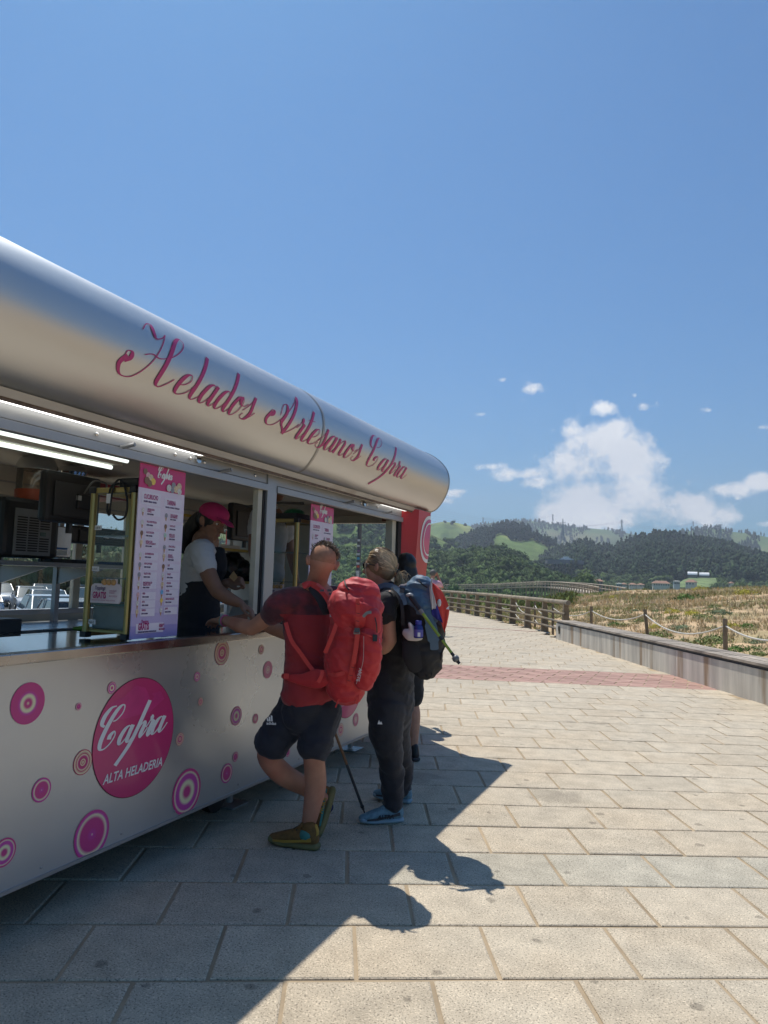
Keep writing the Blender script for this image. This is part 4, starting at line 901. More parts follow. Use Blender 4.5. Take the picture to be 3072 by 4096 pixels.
kb('near_end_wall', (XB, Y0 - .03, .62), (XF, Y0, 2.3), m_cream)
kb('hatch_motor', (-2.92, 6.80, 2.10), (-2.72, 6.86, 2.14), mat('rusty_bracket', (0.22, 0.12, 0.08), .8), .004)

# window header: two stepped rails with studs and stays
kb('header_rail', (XF - .05, Y0, 2.118), (XF - .002, 6.54, 2.20), m_frame, .003)
kb('header_lip', (XF - .03, Y0, 2.068), (XF + .016, 4.12, 2.112), m_frame, .003)
kb('header_lip', (XF - .03, 4.24, 2.068), (XF + .016, 6.54, 2.112), m_frame, .003)
kb('roller_track', (XF - .16, Y0, 2.12), (XF - .06, 6.54, 2.19), m_soffit, .004)
for y in (2.62, 3.19, 3.32, 3.45, 3.98, 5.45, 5.6, 5.72, 5.95): MB().lathe((XF - .002, y, 2.15), [(.011, 0), (.011, .006), (.004, .01)], 10, (1, 0, 0)).build('stud', m_chrome, kiosk, smooth=True)
for y in (2.78, 3.6, 5.3, 6.1):
    MB().tube([(XF + .005, y, 2.115), (XF + .075, y + .015, 2.13)], .011, 8).build('stay_pin', m_frame, kiosk, smooth=True)
MB().tube([(XF, 3.385, 2.155), (XF + .012, 3.385, 2.155)], .022, 12).build('lock', m_chrome, kiosk, smooth=True)
MB().tube([(XF, 5.66, 2.15), (XF + .012, 5.66, 2.15)], .022, 12).build('lock', m_chrome, kiosk, smooth=True)
# hatch posts with gaskets
kb('hatch_post', (XF - .06, 4.125, 1.16), (XF + .008, 4.24, 2.20), m_frame, .004)
kb('gasket', (XF - .03, 4.098, 1.16), (XF - .008, 4.123, 2.09), m_rubber)
kb('inner_frame', (XF - .05, 4.045, 1.16), (XF - .012, 4.094, 2.09), m_creamframe)

kb('inner_frame', (XF - .09, 6.36, 1.16), (XF - .02, 6.45, 2.07), m_creamframe, .004)
kb('gasket', (XF - .05, 6.452, 1.16), (XF + .004, 6.53, 2.09), m_rubber)
kb('hatch_post', (XF - .06, -.6, 1.16), (XF + .008, -.45, 2.20), m_frame, .004)

# red corner column
zz = [(2.2, -2.47), (2.0, -2.475), (1.75, -2.492), (1.45, -2.515), (1.0, -2.54), (.45, -2.57), (.2, -2.585)]
mb = MB(); V = []; 
for z, x in zz: V += [(XF - .01, 6.54, z), (x, 6.66, z), (x, 7.0, z), (XF - .01, 7.08, z)]
Fq = [(i * 4 + j, i * 4 + (j + 1) % 4, (i + 1) * 4 + (j + 1) % 4, (i + 1) * 4 + j) for i in range(len(zz) - 1) for j in range(4)] + [(3, 2, 1, 0), tuple((len(zz) - 1) * 4 + j for j in range(4))]
mb.add(V, Fq); mb.build('corner_column', m_red, kiosk)
# round sign on the column, cut by its edge
def colx(z): return np.interp(z, [q[0] for q in zz[::-1]], [q[1] for q in zz[::-1]])
def disc(cy, cz, r0, r1, xo, m, name, n=40, ymax=99, xf=None):
    V = []; 
    for k in range(n):
        a = 2 * math.pi * k / n
        for r in (r0, r1):
            y = min(cy + r * math.cos(a), ymax); z = cz + r * math.sin(a); V.append(((xf(z) if xf else XF) + xo, y, z))
    return mkobj(name, V, [(2 * k, 2 * k + 1, 2 * ((k + 1) % n) + 1, 2 * ((k + 1) % n)) for k in range(n)], m, kiosk)
disc(6.97, 1.93, .0, .235, .003, m_white, 'round_sign_border', xf=colx, ymax=6.999); disc(6.97, 1.93, .0, .20, .006, m_pink, 'round_sign_face', xf=colx, ymax=6.999)
disc(6.97, 1.93, .150, .165, .009, m_white, 'round_sign_ring', xf=colx, ymax=6.999)

# ---------------- curved canopy
PROF = [(-2.60, 2.205), (-2.53, 2.212), (-2.45, 2.245), (-2.385, 2.32), (-2.335, 2.42), (-2.315, 2.52), (-2.33, 2.62), (-2.38, 2.70), (-2.45, 2.765), (-2.54, 2.82), (-2.66, 2.865), (-2.85, 2.905), (-3.2, 2.94), (-3.7, 2.955)]
PR = spline([np.array([a, b]) for a, b in PROF], 6); PR = PR + [np.array([-7.4 - p[0], p[1]]) for p in PR[::-1][1:]]
def canopy_shell(y0, y1, name, cap0, cap1):
    ys = np.linspace(y0, y1, max(2, int((y1 - y0) / .25))); V = []; k = len(PR)
    for y in ys: V += [(p[0], y, p[1]) for p in PR]
    Fq = [(i * k + j, (i + 1) * k + j, (i + 1) * k + j + 1, i * k + j + 1) for i in range(len(ys) - 1) for j in range(k - 1)]
    if cap0: Fq.append(tuple(range(k))[::-1])
    if cap1: Fq.append(tuple((len(ys) - 1) * k + j for j in range(k)))
    o = mkobj(name, V, Fq, m_can, kiosk, smooth=True, sharp=40); return o
canopy_shell(Y0, 4.348, 'canopy_shell', True, False); canopy_shell(4.354, 7.1, 'canopy_shell', False, True)
mb = MB(); V = []
for yy in (4.338, 4.364):
    for p in PR[3:70]: 
        c = np.array([-3.7, 2.5]); d = p - c; d = d / np.linalg.norm(d); V.append((p[0] + d[0] * .003, yy, p[1] + d[1] * .003))
k = len(PR[3:70]); mkobj('canopy_seam', V, [(j, k + j, k + j + 1, j + 1) for j in range(k - 1)], m_soffit, kiosk)
# end rim
mb = MB(); mb.tube([(p[0], 7.1, p[1]) for p in PR[4:-4]], .006, 5); mb.build('canopy_end_rim', m_frame, kiosk)
# soffit: lip rail, light strip and slope back to the header
mb = MB(); mb.hexa([(-2.60, Y0, 2.188), (-2.515, Y0, 2.182), (-2.515, 7.1, 2.182), (-2.60, 7.1, 2.188), (-2.60, Y0, 2.21), (-2.50, Y0, 2.215), (-2.50, 7.1, 2.215), (-2.60, 7.1, 2.21)]); mb.build('lip_rail', m_soffit, kiosk)
mb = MB(); mb.box((-2.532, Y0, 2.168), (-2.522, 7.08, 2.20)); mb.build('drip_edge', mat('rust_stained_edge', (0.16, 0.11, 0.08), .7, metal=.3, var=.4, scale=20), kiosk)
def tube_light(y0, y1, x0, x1, z, name='soffit_light', st=9.0, col=(1.0, .98, .93), parent=kiosk):
    return kb(name, (x0, y0, z - .012), (x1, y1, z), mat('lit_diffuser_%d' % int(st * 10), (.8, .8, .78), .5, emit=(col, st)), .002, parent)
tube_light(.2, 3.38, -2.582, -2.552, 2.186, st=2.6); kb('soffit_diffuser', (-2.582, 3.385, 2.174), (-2.552, 5.95, 2.186), mat('unlit_diffuser', (.62, .56, .48), .5, var=.12, scale=8)); tube_light(5.96, 6.56, -2.582, -2.556, 2.186, st=1.3)
# inner ceiling battens with tubes
for x, y1 in ((-3.36, 3.66), (-3.68, 3.86)):
    kb('light_batten', (x - .055, .3, 2.235), (x + .055, y1 + .05, 2.285), m_cream); mb = MB(); mb.tube([(x, .4, 2.218), (x, y1, 2.218)], .014, 10); mb.build('fluorescent_tube', mat('lit_tube', (.8, .85, .8), .4, emit=((.9, 1.0, .92), 1.3)), kiosk, smooth=True)
for x, y0, y1 in ((-2.95, 4.5, 6.15), (-3.25, 4.5, 5.95)):
    kb('light_batten', (x - .075, y0, 2.25), (x + .075, y1, 2.285), m_cream); kb('tube_cover', (x - .05, y0 + .02, 2.215), (x + .05, y1 - .02, 2.25), mat('ribbed_cover', (0.62, 0.59, 0.52), .4), .01)

# ---------------- lettering
def stroke_mesh(strokes, slant=.36, wmin=.035, wmax=.20, ball=None):
    """calligraphic strokes: thick where the pen moves down, thin elsewhere"""
    V = []; Fq = []
    for si_, st in enumerate(strokes):
        p = np.array(spline([np.array(q[:2], float) for q in st], 10)); d = np.gradient(p, axis=0); d /= (np.linalg.norm(d, axis=1)[:, None] + 1e-9)
        w = wmin + (wmax - wmin) * np.clip(-d[:, 1], 0, 1) ** 1.6
        ww = np.convolve(np.pad(w, 3, mode='edge'), np.ones(7) / 7, 'valid')
        if ww is not None: w = ww
        q = p.copy(); q[:, 0] += q[:, 1] * slant; d = np.gradient(q, axis=0); d /= (np.linalg.norm(d, axis=1)[:, None] + 1e-9); n = np.stack([-d[:, 1], d[:, 0]], -1); b = len(V)
        for i in range(len(q)): V.append(np.append(q[i] + n[i] * w[i] / 2, si_ + 4 * i / len(q) * .2)); V.append(np.append(q[i] - n[i] * w[i] / 2, si_ + 4 * i / len(q) * .2))
        Fq += [(b + 2 * i, b + 2 * i + 1, b + 2 * i + 3, b + 2 * i + 2) for i in range(len(q) - 1)]
    return V, Fq
def sh(st, dx): return [[(x + dx, y) for x, y in s_] for s_ in st]
GL = {
 'H': (1.75, [[(-1.05, .55), (-1.12, .9), (-.92, .95), (-.85, .7), (-1.0, .5)], [(-1.02, .75), (-1.12, .35), (-.8, -.05), (-.35, .02), (-.05, .6), (.12, 1.4), (.2, 2.35)], [(-.85, 2.1), (-.72, 2.5), (-.5, 2.55), (-.35, 2.2), (-.18, 1.95), (.08, 2.1), (.2, 2.35)],
               [(-.4, 1.05), (-.1, 1.2), (.3, 1.15), (.8, 1.45), (1.12, 1.95), (1.15, 2.35), (.92, 2.5), (.72, 2.2), (.66, 1.5), (.66, .5), (.74, .1), (.95, .02), (1.2, .3), (1.35, .55)]]),
 'e': (.78, [[(-.05, .42), (.25, .5), (.45, .75), (.36, 1.0), (.14, .92), (0, .55), (.02, .15), (.2, 0), (.5, .15), (.75, .5)]]),
 'l': (.62, [[(.12, 2.2), (.1, 1.4), (.08, .7), (.1, .15), (.26, 0), (.48, .2), (.62, .5)], [(-.05, .45), (.08, .8)]]),
 'a': (.98, [[(.52, .82), (.34, 1.0), (.12, .85), (0, .4), (.08, .05), (.24, .02), (.42, .3), (.54, .8)], [(.58, 1.0), (.54, .6), (.55, .15), (.68, 0), (.85, .2), (.98, .5)]]),
 'd': (.98, [[(.52, .82), (.34, 1.0), (.12, .85), (0, .4), (.08, .05), (.24, .02), (.42, .3), (.54, .8)], [(.6, 2.15), (.57, 1.3), (.54, .6), (.55, .15), (.68, 0), (.85, .2), (.98, .5)]]),
 'o': (.85, [[(.36, 1.0), (.14, .92), (0, .45), (.08, .03), (.26, 0), (.45, .3), (.5, .75), (.36, 1.0), (.32, .8), (.45, .62), (.68, .62), (.85, .8)]]),
 's': (.72, [[(-.1, .4), (.15, .8), (.3, 1.25)], [(.3, 1.25), (.34, .85), (.42, .4), (.32, .05), (.1, -.02), (-.06, .12), (.0, .28)], [(.3, .02), (.5, .2), (.68, .5)]]),
 'A': (1.2, [[(-.95, .75), (-.98, 1.0), (-.82, 1.0), (-.8, .8), (-.92, .7)], [(-.92, .95), (-1.05, .5), (-.8, .2), (-.4, .35), (0, 1.1), (.3, 1.9), (.42, 2.4), (.5, 2.1), (.48, 1.2), (.45, .4), (.42, .0)], [(-.35, .9), (-.4, 1.5), (-.15, 1.6), (.0, 1.2), (-.05, .6), (.2, .3), (.5, .1), (.9, .5), (1.1, .85)]]),
 'r': (.62, [[(-.05, .6), (.1, .95), (.12, 1.25), (.2, 1.0), (.36, .95)], [(.36, .95), (.3, .6), (.28, .2), (.36, 0), (.5, .15), (.65, .5)]]),
 't': (.66, [[(.18, 1.95), (.15, 1.2), (.12, .5), (.15, .1), (.3, 0), (.5, .2), (.66, .5)], [(-.08, 1.3), (.2, 1.32), (.45, 1.36)]]),
 'n': (1.05, [[(.0, 1.0), (.0, .5), (-.02, 0)], [(0, .3), (.2, .8), (.42, 1.0), (.52, .8), (.5, .4), (.54, .06), (.68, 0), (.88, .2), (1.05, .5)]]),
 'C': (1.35, [[(.1, 2.45), (-.2, 2.4), (-.42, 2.0), (-.4, 1.55), (-.15, 1.35)], [(.28, 1.55), (.5, 1.6), (.72, 1.95), (.66, 2.35), (.42, 2.4), (.18, 2.0), (.02, 1.2), (0, .5), (.14, .08), (.42, 0), (.7, .25), (.8, .65), (.66, .9), (.48, .72), (.5, .5)]]),
 'p': (.85, [[(.25, 2.3), (.2, 1.6), (.12, .6), (-.05, -.3), (-.45, -1.25)], [(.08, .2), (.25, .75), (.45, 1.0), (.56, .8), (.52, .3), (.6, .05), (.78, .3), (.88, .55)]]),
 'i': (.5, [[(.06, 1.0), (.03, .5), (.06, .1), (.18, 0), (.38, .2), (.5, .5)]]),
}
def word(s, track=1.0, **k):
    V = []; Fq = []; x = 0
    for ci_, ch in enumerate(s):
        adv, st = GL[ch]; v, f = stroke_mesh(sh(st, 0), **k); b = len(V); V += [q + np.array([x, 0, 4.5 * (ci_ % 2)]) for q in v]; Fq += [tuple(i + b for i in t_) for t_ in f]; x += adv * track
    return np.array(V), Fq, x
arc = np.concatenate([[0], np.cumsum([np.linalg.norm(b - a) for a, b in zip(PR, PR[1:])])])
def on_canopy(y, s_, off_=.003):
    x = np.interp(s_, arc, [p[0] for p in PR]); z = np.interp(s_, arc, [p[1] for p in PR]); x2 = np.interp(s_ + .01, arc, [p[0] for p in PR]); z2 = np.interp(s_ + .01, arc, [p[1] for p in PR])
    t = np.array([x2 - x, z2 - z]); t /= np.linalg.norm(t); return (x + t[1] * off_, y, z - t[0] * off_)
sb = np.interp(0, [0, 1], [0, 0]); i0 = int(np.argmin([abs(p[1] - 2.388) + (abs(p[0] + 2.34) > .1) for p in PR])); s_base = arc[i0]
def lay(wrd, ya, yb, name, unit=.112, xadj=0):
    V, Fq, adv = word(wrd, .95, wmin=.04, wmax=.18); lo, hi = V[:, 0].min(), V[:, 0].max(); sc = (yb - ya) / (hi - lo)
    P3 = [on_canopy(ya + (q[0] - lo) * sc, s_base + q[1] * unit, .003 + q[2] * .00022) for q in V]; return mkobj(name, P3, Fq, m_pink_d, kiosk)
lay('Helados', 2.44, 3.53, 'lettering'); lay('Artesanos', 3.64, 4.99, 'lettering'); lay('Capra', 5.11, 5.95, 'lettering', .108)

# ---------------- stickers on the skirt
def ring_mat(name, stops):
    m = bpy.data.materials.new(name); m.use_nodes = True; t = m.node_tree; b = t.nodes['Principled BSDF']; L = t.links.new
    tcn = N(t, 'ShaderNodeTexCoord'); s_ = N(t, 'ShaderNodeSeparateXYZ'); L(tcn.outputs['Object'], s_.inputs[0])
    at = N(t, 'ShaderNodeAttribute', attribute_name='rad'); r = N(t, 'ShaderNodeValToRGB'); L(at.outputs['Fac'], r.inputs[0])
    r.color_ramp.elements[0].position = 0; r.color_ramp.elements[0].color = (*stops[0][1], 1); r.color_ramp.elements[1].position = 1; r.color_ramp.elements[1].color = (*stops[-1][1], 1)
    for p_, c in stops[1:-1]: e = r.color_ramp.elements.new(p_); e.color = (*c, 1)
    L(r.outputs[0], b.inputs['Base Color']); b.inputs['Roughness'].default_value = .4; return m
PK = (.58, .045, .23); YL = (.78, .73, .46); MG = (.56, .06, .36); DR = (.50, .03, .12); LP = (.62, .16, .25)
RM = [ring_mat('ring_print_a', [(0, YL), (.1, PK), (.2, PK), (.32, YL), (.4, YL), (.5, MG), (.62, PK), (1, PK)]),
      ring_mat('ring_print_b', [(0, YL), (.06, MG), (.3, PK), (.66, PK), (.8, YL), (.88, MG), (1, PK)]),
      ring_mat('ring_print_c', [(0, DR), (.08, YL), (.13, DR), (.26, YL), (.3, DR), (.5, PK), (.62, YL), (.66, DR), (.9, YL), (.94, DR), (1, DR)]),
      ring_mat('ring_print_d', [(0, PK), (.2, PK), (.36, YL), (.46, YL), (.58, MG), (.76, MG), (.84, YL), (.9, PK), (1, PK)]),
      ring_mat('ring_print_e', [(0, LP), (.15, YL), (.22, LP), (.4, (.7, .5, .45)), (.48, LP), (1, LP)])]
def sticker(y, z, r, k, rings=14, n=30):
    V = [(XF + .0025, y, z)]; rad = [0.0]
    for i in range(1, rings + 1):
        for j in range(n):
            a = 2 * math.pi * j / n; V.append((XF + .0025, y + r * i / rings * math.cos(a), max(z + r * i / rings * math.sin(a), .207))); rad.append(i / rings)
    Fq = [(0, 1 + j, 1 + (j + 1) % n) for j in range(n)] + [(1 + (i - 1) * n + j, 1 + i * n + j, 1 + i * n + (j + 1) % n, 1 + (i - 1) * n + (j + 1) % n) for i in range(1, rings) for j in range(n)]
    o = mkobj('ring_sticker', V, Fq, RM[k], kiosk, origin=(XF + .0025, y, z)); at = o.data.attributes.new('rad', 'FLOAT', 'POINT'); at.data.foreach_set('value', rad); return o
for y, z, r, k in [(2.338, .944, .087, 0), (2.823, .95, .029, 3), (2.62, .891, .017, 1), (2.668, .634, .057, 2), (2.442, .565, .051, 1), (2.754, .29, .109, 1), (2.274, .359, .057, 3), (3.446, .315, .123, 3), (3.361, .613, .034, 2), (3.528, .79, .023, 2),
                   (3.484, .934, .027, 3), (3.712, 1.049, .072, 2), (4.143, 1.037, .031, 2), (4.233, .9, .056, 4), (3.893, .655, .057, 3), (4.111, .605, .031, 4), (3.904, .41, .029, 1), (3.821, .331, .057, 1), (5.254, .439, .032, 2), (5.359, .325, .049, 2),
                   (5.636, .36, .053, 4), (4.614, .391, .03, 1), (5.884, .446, .02, 4), (4.539, .312, .03, 1), (1.9, .8, .07, 2), (1.2, .5, .1, 1), (1.55, .95, .04, 3), (.8, .85, .06, 0)]: sticker(y, z, r, k)
def big_logo(cy, cz):
    disc(cy, cz, 0, .291, .0018, mat('sticker_edge', (.12, .01, .03), .6), 'logo_disc_edge', 56); disc(cy, cz, 0, .287, .003, m_pink, 'logo_disc', 56)
    V, Fq, adv = word('Capra', .92, wmin=.08, wmax=.27, slant=.4); lo, hi = V[:, 0].min(), V[:, 0].max(); sc = .50 / (hi - lo)
    ca, sa = math.cos(math.radians(6)), math.sin(math.radians(6))
    P3 = []
    for q in V:
        a, b = (q[0] - lo) * sc - .262, q[1] * sc * .72 - .012; P3.append((XF + .0045 + q[2] * .0002, cy + a * ca - b * sa * 0, cz + b + a * sa * .3))
    mkobj('logo_lettering', P3, Fq, m_white, kiosk)
    mb = text_mesh('ALTA HELADERIA', .062, 'CENTER', at=(XF + .005, cy + .0, cz - .185), bold=.0012, shear=.25, sx=.86); mb.build('logo_subtitle', m_white, kiosk)
big_logo(3.01, .688); big_logo(5.47, .69)
# peeled vinyl patch
V = [(XF + .0036, 3.01 + a, .688 + b) for a, b in ((-.19, .19), (-.1, .21), (-.02, .255), (.05, .235), (.08, .19), (.1, .165), (.12, .18), (.1, .2), (.17, .205), (.2, .16), (.1, .11), (-.1, .10), (-.21, .13))]
mkobj('peeling_vinyl', V, [tuple(range(len(V)))], mat('faded_magenta', (.60, .035, .20), .3), kiosk)
# ================================================================ THINGS IN THE KIOSK
def bx(name, lo, hi, m, parent=None, bev=0.0, **k): return MB().box(lo, hi, bev).build(name, m, parent, **k)
m_print = mat('lilac_print', (0.60, 0.50, 0.68), .5, var=.03)
def menu_board(y0, z0, z1, w, lab, x=XF - .012, lean=.02):
    root = thing('menu_board', (x, y0, z0), lab, 'menu board', 'menu boards in the hatches'); h = z1 - z0
    def pt(a, b, o_=0): return (x + o_ - lean * 0, y0 + a * w + b * .0, z0 + b * h)
    n = 12; V = []
    bmid = []
    for i in range(n):   # printed gradient from lilac to violet
        b0, b1 = i / n * .86, (i + 1) / n * .86; t_ = 1 - (i + .5) / n
        c = np.array((.70, .61, .73)) * (1 - t_ ** 5) + np.array((.26, .22, .56)) * t_ ** 5
        mm = mat('menu_tint_%d' % i, tuple(c), .45, var=.02); mkobj('printed_band', [pt(0, b0), pt(1, b0), pt(1, b1), pt(0, b1), pt(0, b0, -.006), pt(1, b0, -.006), pt(1, b1, -.006), pt(0, b1, -.006)], [(0, 1, 2, 3), (7, 6, 5, 4), (0, 3, 7, 4), (1, 5, 6, 2)], mm, root)
    mkobj('header_band', [pt(0, .86), pt(1, .86), pt(1, 1), pt(0, 1), pt(0, .86, -.006), pt(1, .86, -.006), pt(1, 1, -.006), pt(0, 1, -.006)], [(0, 1, 2, 3), (7, 6, 5, 4), (0, 3, 7, 4), (1, 5, 6, 2), (3, 2, 6, 7)], m_pink, root)
    V, Fq, adv = word('Capra', .92, wmin=.1, wmax=.36, slant=.4); lo, hi = V[:, 0].min(), V[:, 0].max(); sc = .34 * w / (hi - lo)
    mkobj('brand_lettering', [(x + .002 + q[2] * .0001, y0 + .36 * w + (q[0] - lo) * sc, z0 + .935 * h + q[1] * sc) for q in V], Fq, m_white, root)
    mb = MB()
    for cy, cz, r in ((0, .93, .03), (.02, .885, .04), (.98, .96, .035), (1, .91, .05)):
        pass
    boxes = MB(); heads = MB(); subs = MB(); cones = MB(); ball = MB()
    cols = {0: [], 1: [], 2: [], 3: []}
    def card(a0, a1, b0, b1): boxes.add([pt(a0, b0, .0012), pt(a1, b0, .0012), pt(a1, b1, .0012), pt(a0, b1, .0012)], [(0, 1, 2, 3)])
    def tx(s_, a, b, sz, mb, sx=.62, bold=.0008): text_mesh(s_, sz, at=(x + .0024, y0 + a * w, z0 + b * h), sx=sx, bold=bold, mb=mb)
    card(.06, .46, .765, .84); card(.54, .94, .755, .825); tx('CUCURUCHO', .10, .80, .034, heads, .5, .001); tx('TARRINA', .60, .785, .034, heads, .5, .001); tx('PEQUEÑO  MEDIANO  GRANDE', .10, .78, .011, subs); tx('UNA BOLA  DOS BOLAS  TRES BOLAS', .57, .765, .011, subs)
    left = [('KINDER BUENO', 'BLANCO', .725, 2), ('BOLLO MANTEQUILLA', '', .65, 2), ('DULCE DE LECHE', '', .585, 4), ('NUTELLA CON', 'CHOCOLATE BLANCO', .53, 3), ('LECHE MERENGADA', '', .455, 2), ('RON CON PASAS', '', .395, 0), ('GALLETA OREO', '', .335, 0), ('MASCARPONE CON', 'GALLETA LOTUS', .28, 2), ('FRESA', '', .215, 5), ('NATA', '', .165, 2), ('VAINILLA', '', .115, 3)]
    right = [('TARTA DE QUESO', 'CON FRAMBUESA', .71, 0), ('CHOCOLATE', '', .64, 4), ('MENTA CON', 'CHOCOLATE', .585, 6), ('STRACCIATELLA', '', .51, 0), ('PISTACHO', 'ECOLÓGICO', .455, 3), ('CAFÉ', '', .39, 4), ('YOGURT', '', .335, 2), ('AVELLANA', '', .28, 3), ('PITUFO', '', .23, 7), ('MANGO MARACUYÁ', '', .18, 8), ('LIMÓN', '', .12, 2)]
    BC = [(.30, .30, .34), (.5, .3, .2), (.62, .60, .58), (.66, .52, .34), (.24, .14, .09), (.66, .40, .42), (.42, .60, .52), (.16, .42, .70), (.80, .58, .12)]
    for off_, lst in ((0, left), (.5, right)):
        for (a, b2, yy, c) in lst:
            yy = .148 + (yy - .115) * .95
            card(off_ + .17, off_ + .47, yy - .022, yy + .022 + (.008 if b2 else 0)); tx(a, off_ + .19, yy + .008, .0135, heads, .55, .0005)
            if b2: tx(b2, off_ + .19, yy - .004, .0135, heads, .55, .0005)
            tx('IZOZKI  ICE CREAM', off_ + .19, yy - (.018 if b2 else .010), .009, subs, .6)
            cy, cz = y0 + (off_ + .10) * w, z0 + (yy + .006) * h
            pts = [(x + .0022, cy + .0115 * math.cos(t_), cz + .013 * math.sin(t_)) for t_ in np.linspace(0, 2 * math.pi, 10)[:-1]]
            mkobj('scoop_print', pts, [tuple(range(9))], mat('scoop_%d' % c, BC[c], .5, var=.2, scale=120), root)
            cones.add([(x + .0018, cy - .007, cz - .007), (x + .0018, cy + .007, cz - .007), (x + .0018, cy + .002, cz - .03), (x + .0018, cy - .002, cz - .03)], [(0, 3, 2, 1)])
    card(.1, .68, .03, .085); tx('GRATIS', .14, .05, .047, heads, .52, .002); tx('Toppings', .2, .087, .024, heads, .6, .0008); tx('CHOCOLATE', .72 - .14, .068, .012, heads, .55); tx('FUNDIDO', .58, .058, .012, heads, .55); tx('FRUTOS SECOS', .58, .042, .012, heads, .55); tx('TXOKOLATE  FRUITU LEHORRAK  MELTED CHOCOLATE', .14, .034, .009, subs, .6)
    boxes.build('text_card', mat('pale_card', (.70, .66, .76), .5, var=.02), root)['kind'] = 'stuff'; heads.build('heading_text', mat('purple_ink', (.36, .03, .16), .5), root)['kind'] = 'stuff'; subs.build('small_text', mat('dark_ink', (.10, .06, .16), .5), root)['kind'] = 'stuff'; cones.build('cone_print', mat('wafer_print', (.50, .27, .12), .5), root)['kind'] = 'stuff'
    # bunch of cones and tubs photographed on the header
    for k, (a, b, r, c) in enumerate([(.1, .955, .016, 4), (.16, .935, .017, 5), (.22, .925, .018, 3), (.14, .905, .02, 4), (.27, .905, .018, 8), (.20, .89, .018, 4), (.62, .885, .02, 2), (.72, .905, .018, 0), (.78, .885, .02, 3), (.85, .905, .02, 3), (.86, .875, .018, 2), (.70, .875, .015, 0)]):
        pts = [(x + .003 + k * .0002, y0 + a * w + r * math.cos(t_), z0 + b * h + r * math.sin(t_)) for t_ in np.linspace(0, 2 * math.pi, 12)[:-1]]; mkobj('scoop_print', pts, [tuple(range(11))], MATS.get('scoop_%d' % c) or mat('scoop_%d' % c, BC[c], .5, var=.2, scale=120), root)
    return root
menu_board(2.942, 1.172, 2.066, .362, 'ice cream price board standing in the near hatch beside the gold cabinet')
menu_board(4.83, 1.172, 2.062, .372, 'ice cream price board in the far hatch, behind the head of the man in red', x=XF - .05)

def cabinet(y0, lab, x1=-2.665, sign=True):
    x0 = x1 - .27; y1 = y0 + .27; z0, z1 = 1.165, 1.945; root = thing('display_cabinet', ((x0 + x1) / 2, y0, z0), lab, 'display cabinet', 'gold framed display cabinets')
    for x in (x0, x1):
        for y in (y0, y1): MB().tube([(x, y, z0 + .03), (x, y, z1 - .02)], .018, 10).build('upright', m_gold, root, smooth=True)
        bx('frame_rail', (x - .015, y0, z1 - .03), (x + .015, y1, z1), m_gold, root, .004); bx('frame_rail', (x - .015, y0, z0 + .005), (x + .015, y1, z0 + .045), m_gold, root, .004)
    for y in (y0, y1): bx('frame_rail', (x0, y - .012, z1 - .03), (x1, y + .012, z1), m_gold, root, .004)
    for x in (x0, x1):
        for y in (y0, y1): bx('corner_cap', (x - .021, y - .021, z1 - .03), (x + .021, y + .021, z1 + .005), m_black, root, .006); bx('corner_foot', (x - .021, y - .021, z0), (x + .021, y + .021, z0 + .03), m_black, root, .004)
    mkobj('glass_side', [(x1, y0, z0 + .04), (x1, y1, z0 + .04), (x1, y1, z1 - .03), (x1, y0, z1 - .03)], [(0, 1, 2, 3)], m_glass2, root); mkobj('glass_front', [(x0, y0, z0 + .04), (x1, y0, z0 + .04), (x1, y0, z1 - .03), (x0, y0, z1 - .03)], [(0, 1, 2, 3)], m_glass2, root)
    for z in (1.69, 1.47): bx('glass_shelf', (x0, y0 + .01, z), (x1 - .01, y1 - .01, z + .006), mat('shelf_glass_edge', (.5, .6, .58), .1, trans=.6), root)
    bx('base_tray', (x0, y0, z0 + .03), (x1 - .01, y1, z0 + .045), m_gold, root)
    for (dz, s_) in ((1.735, '3,80 €'), (1.52, '4,30 €'), (1.245, '4,60 €')):
        bx('price_tag', (x0 + .02, y0 - .004, dz - .012), (x0 + .066, y0 - .002, dz + .012), m_white, root); text_mesh(s_, .016, at=(x0 + .024, y0 - .005, dz - .006), ax=(1, 0, 0), sx=.8).build('price_text', m_black, root)
    return root
cabinet(2.972, 'gold framed glass cabinet with price tags and a hanging cable in the near hatch'); cabinet(4.78, 'gold framed glass cabinet in the far hatch, left of the price board', -2.735)
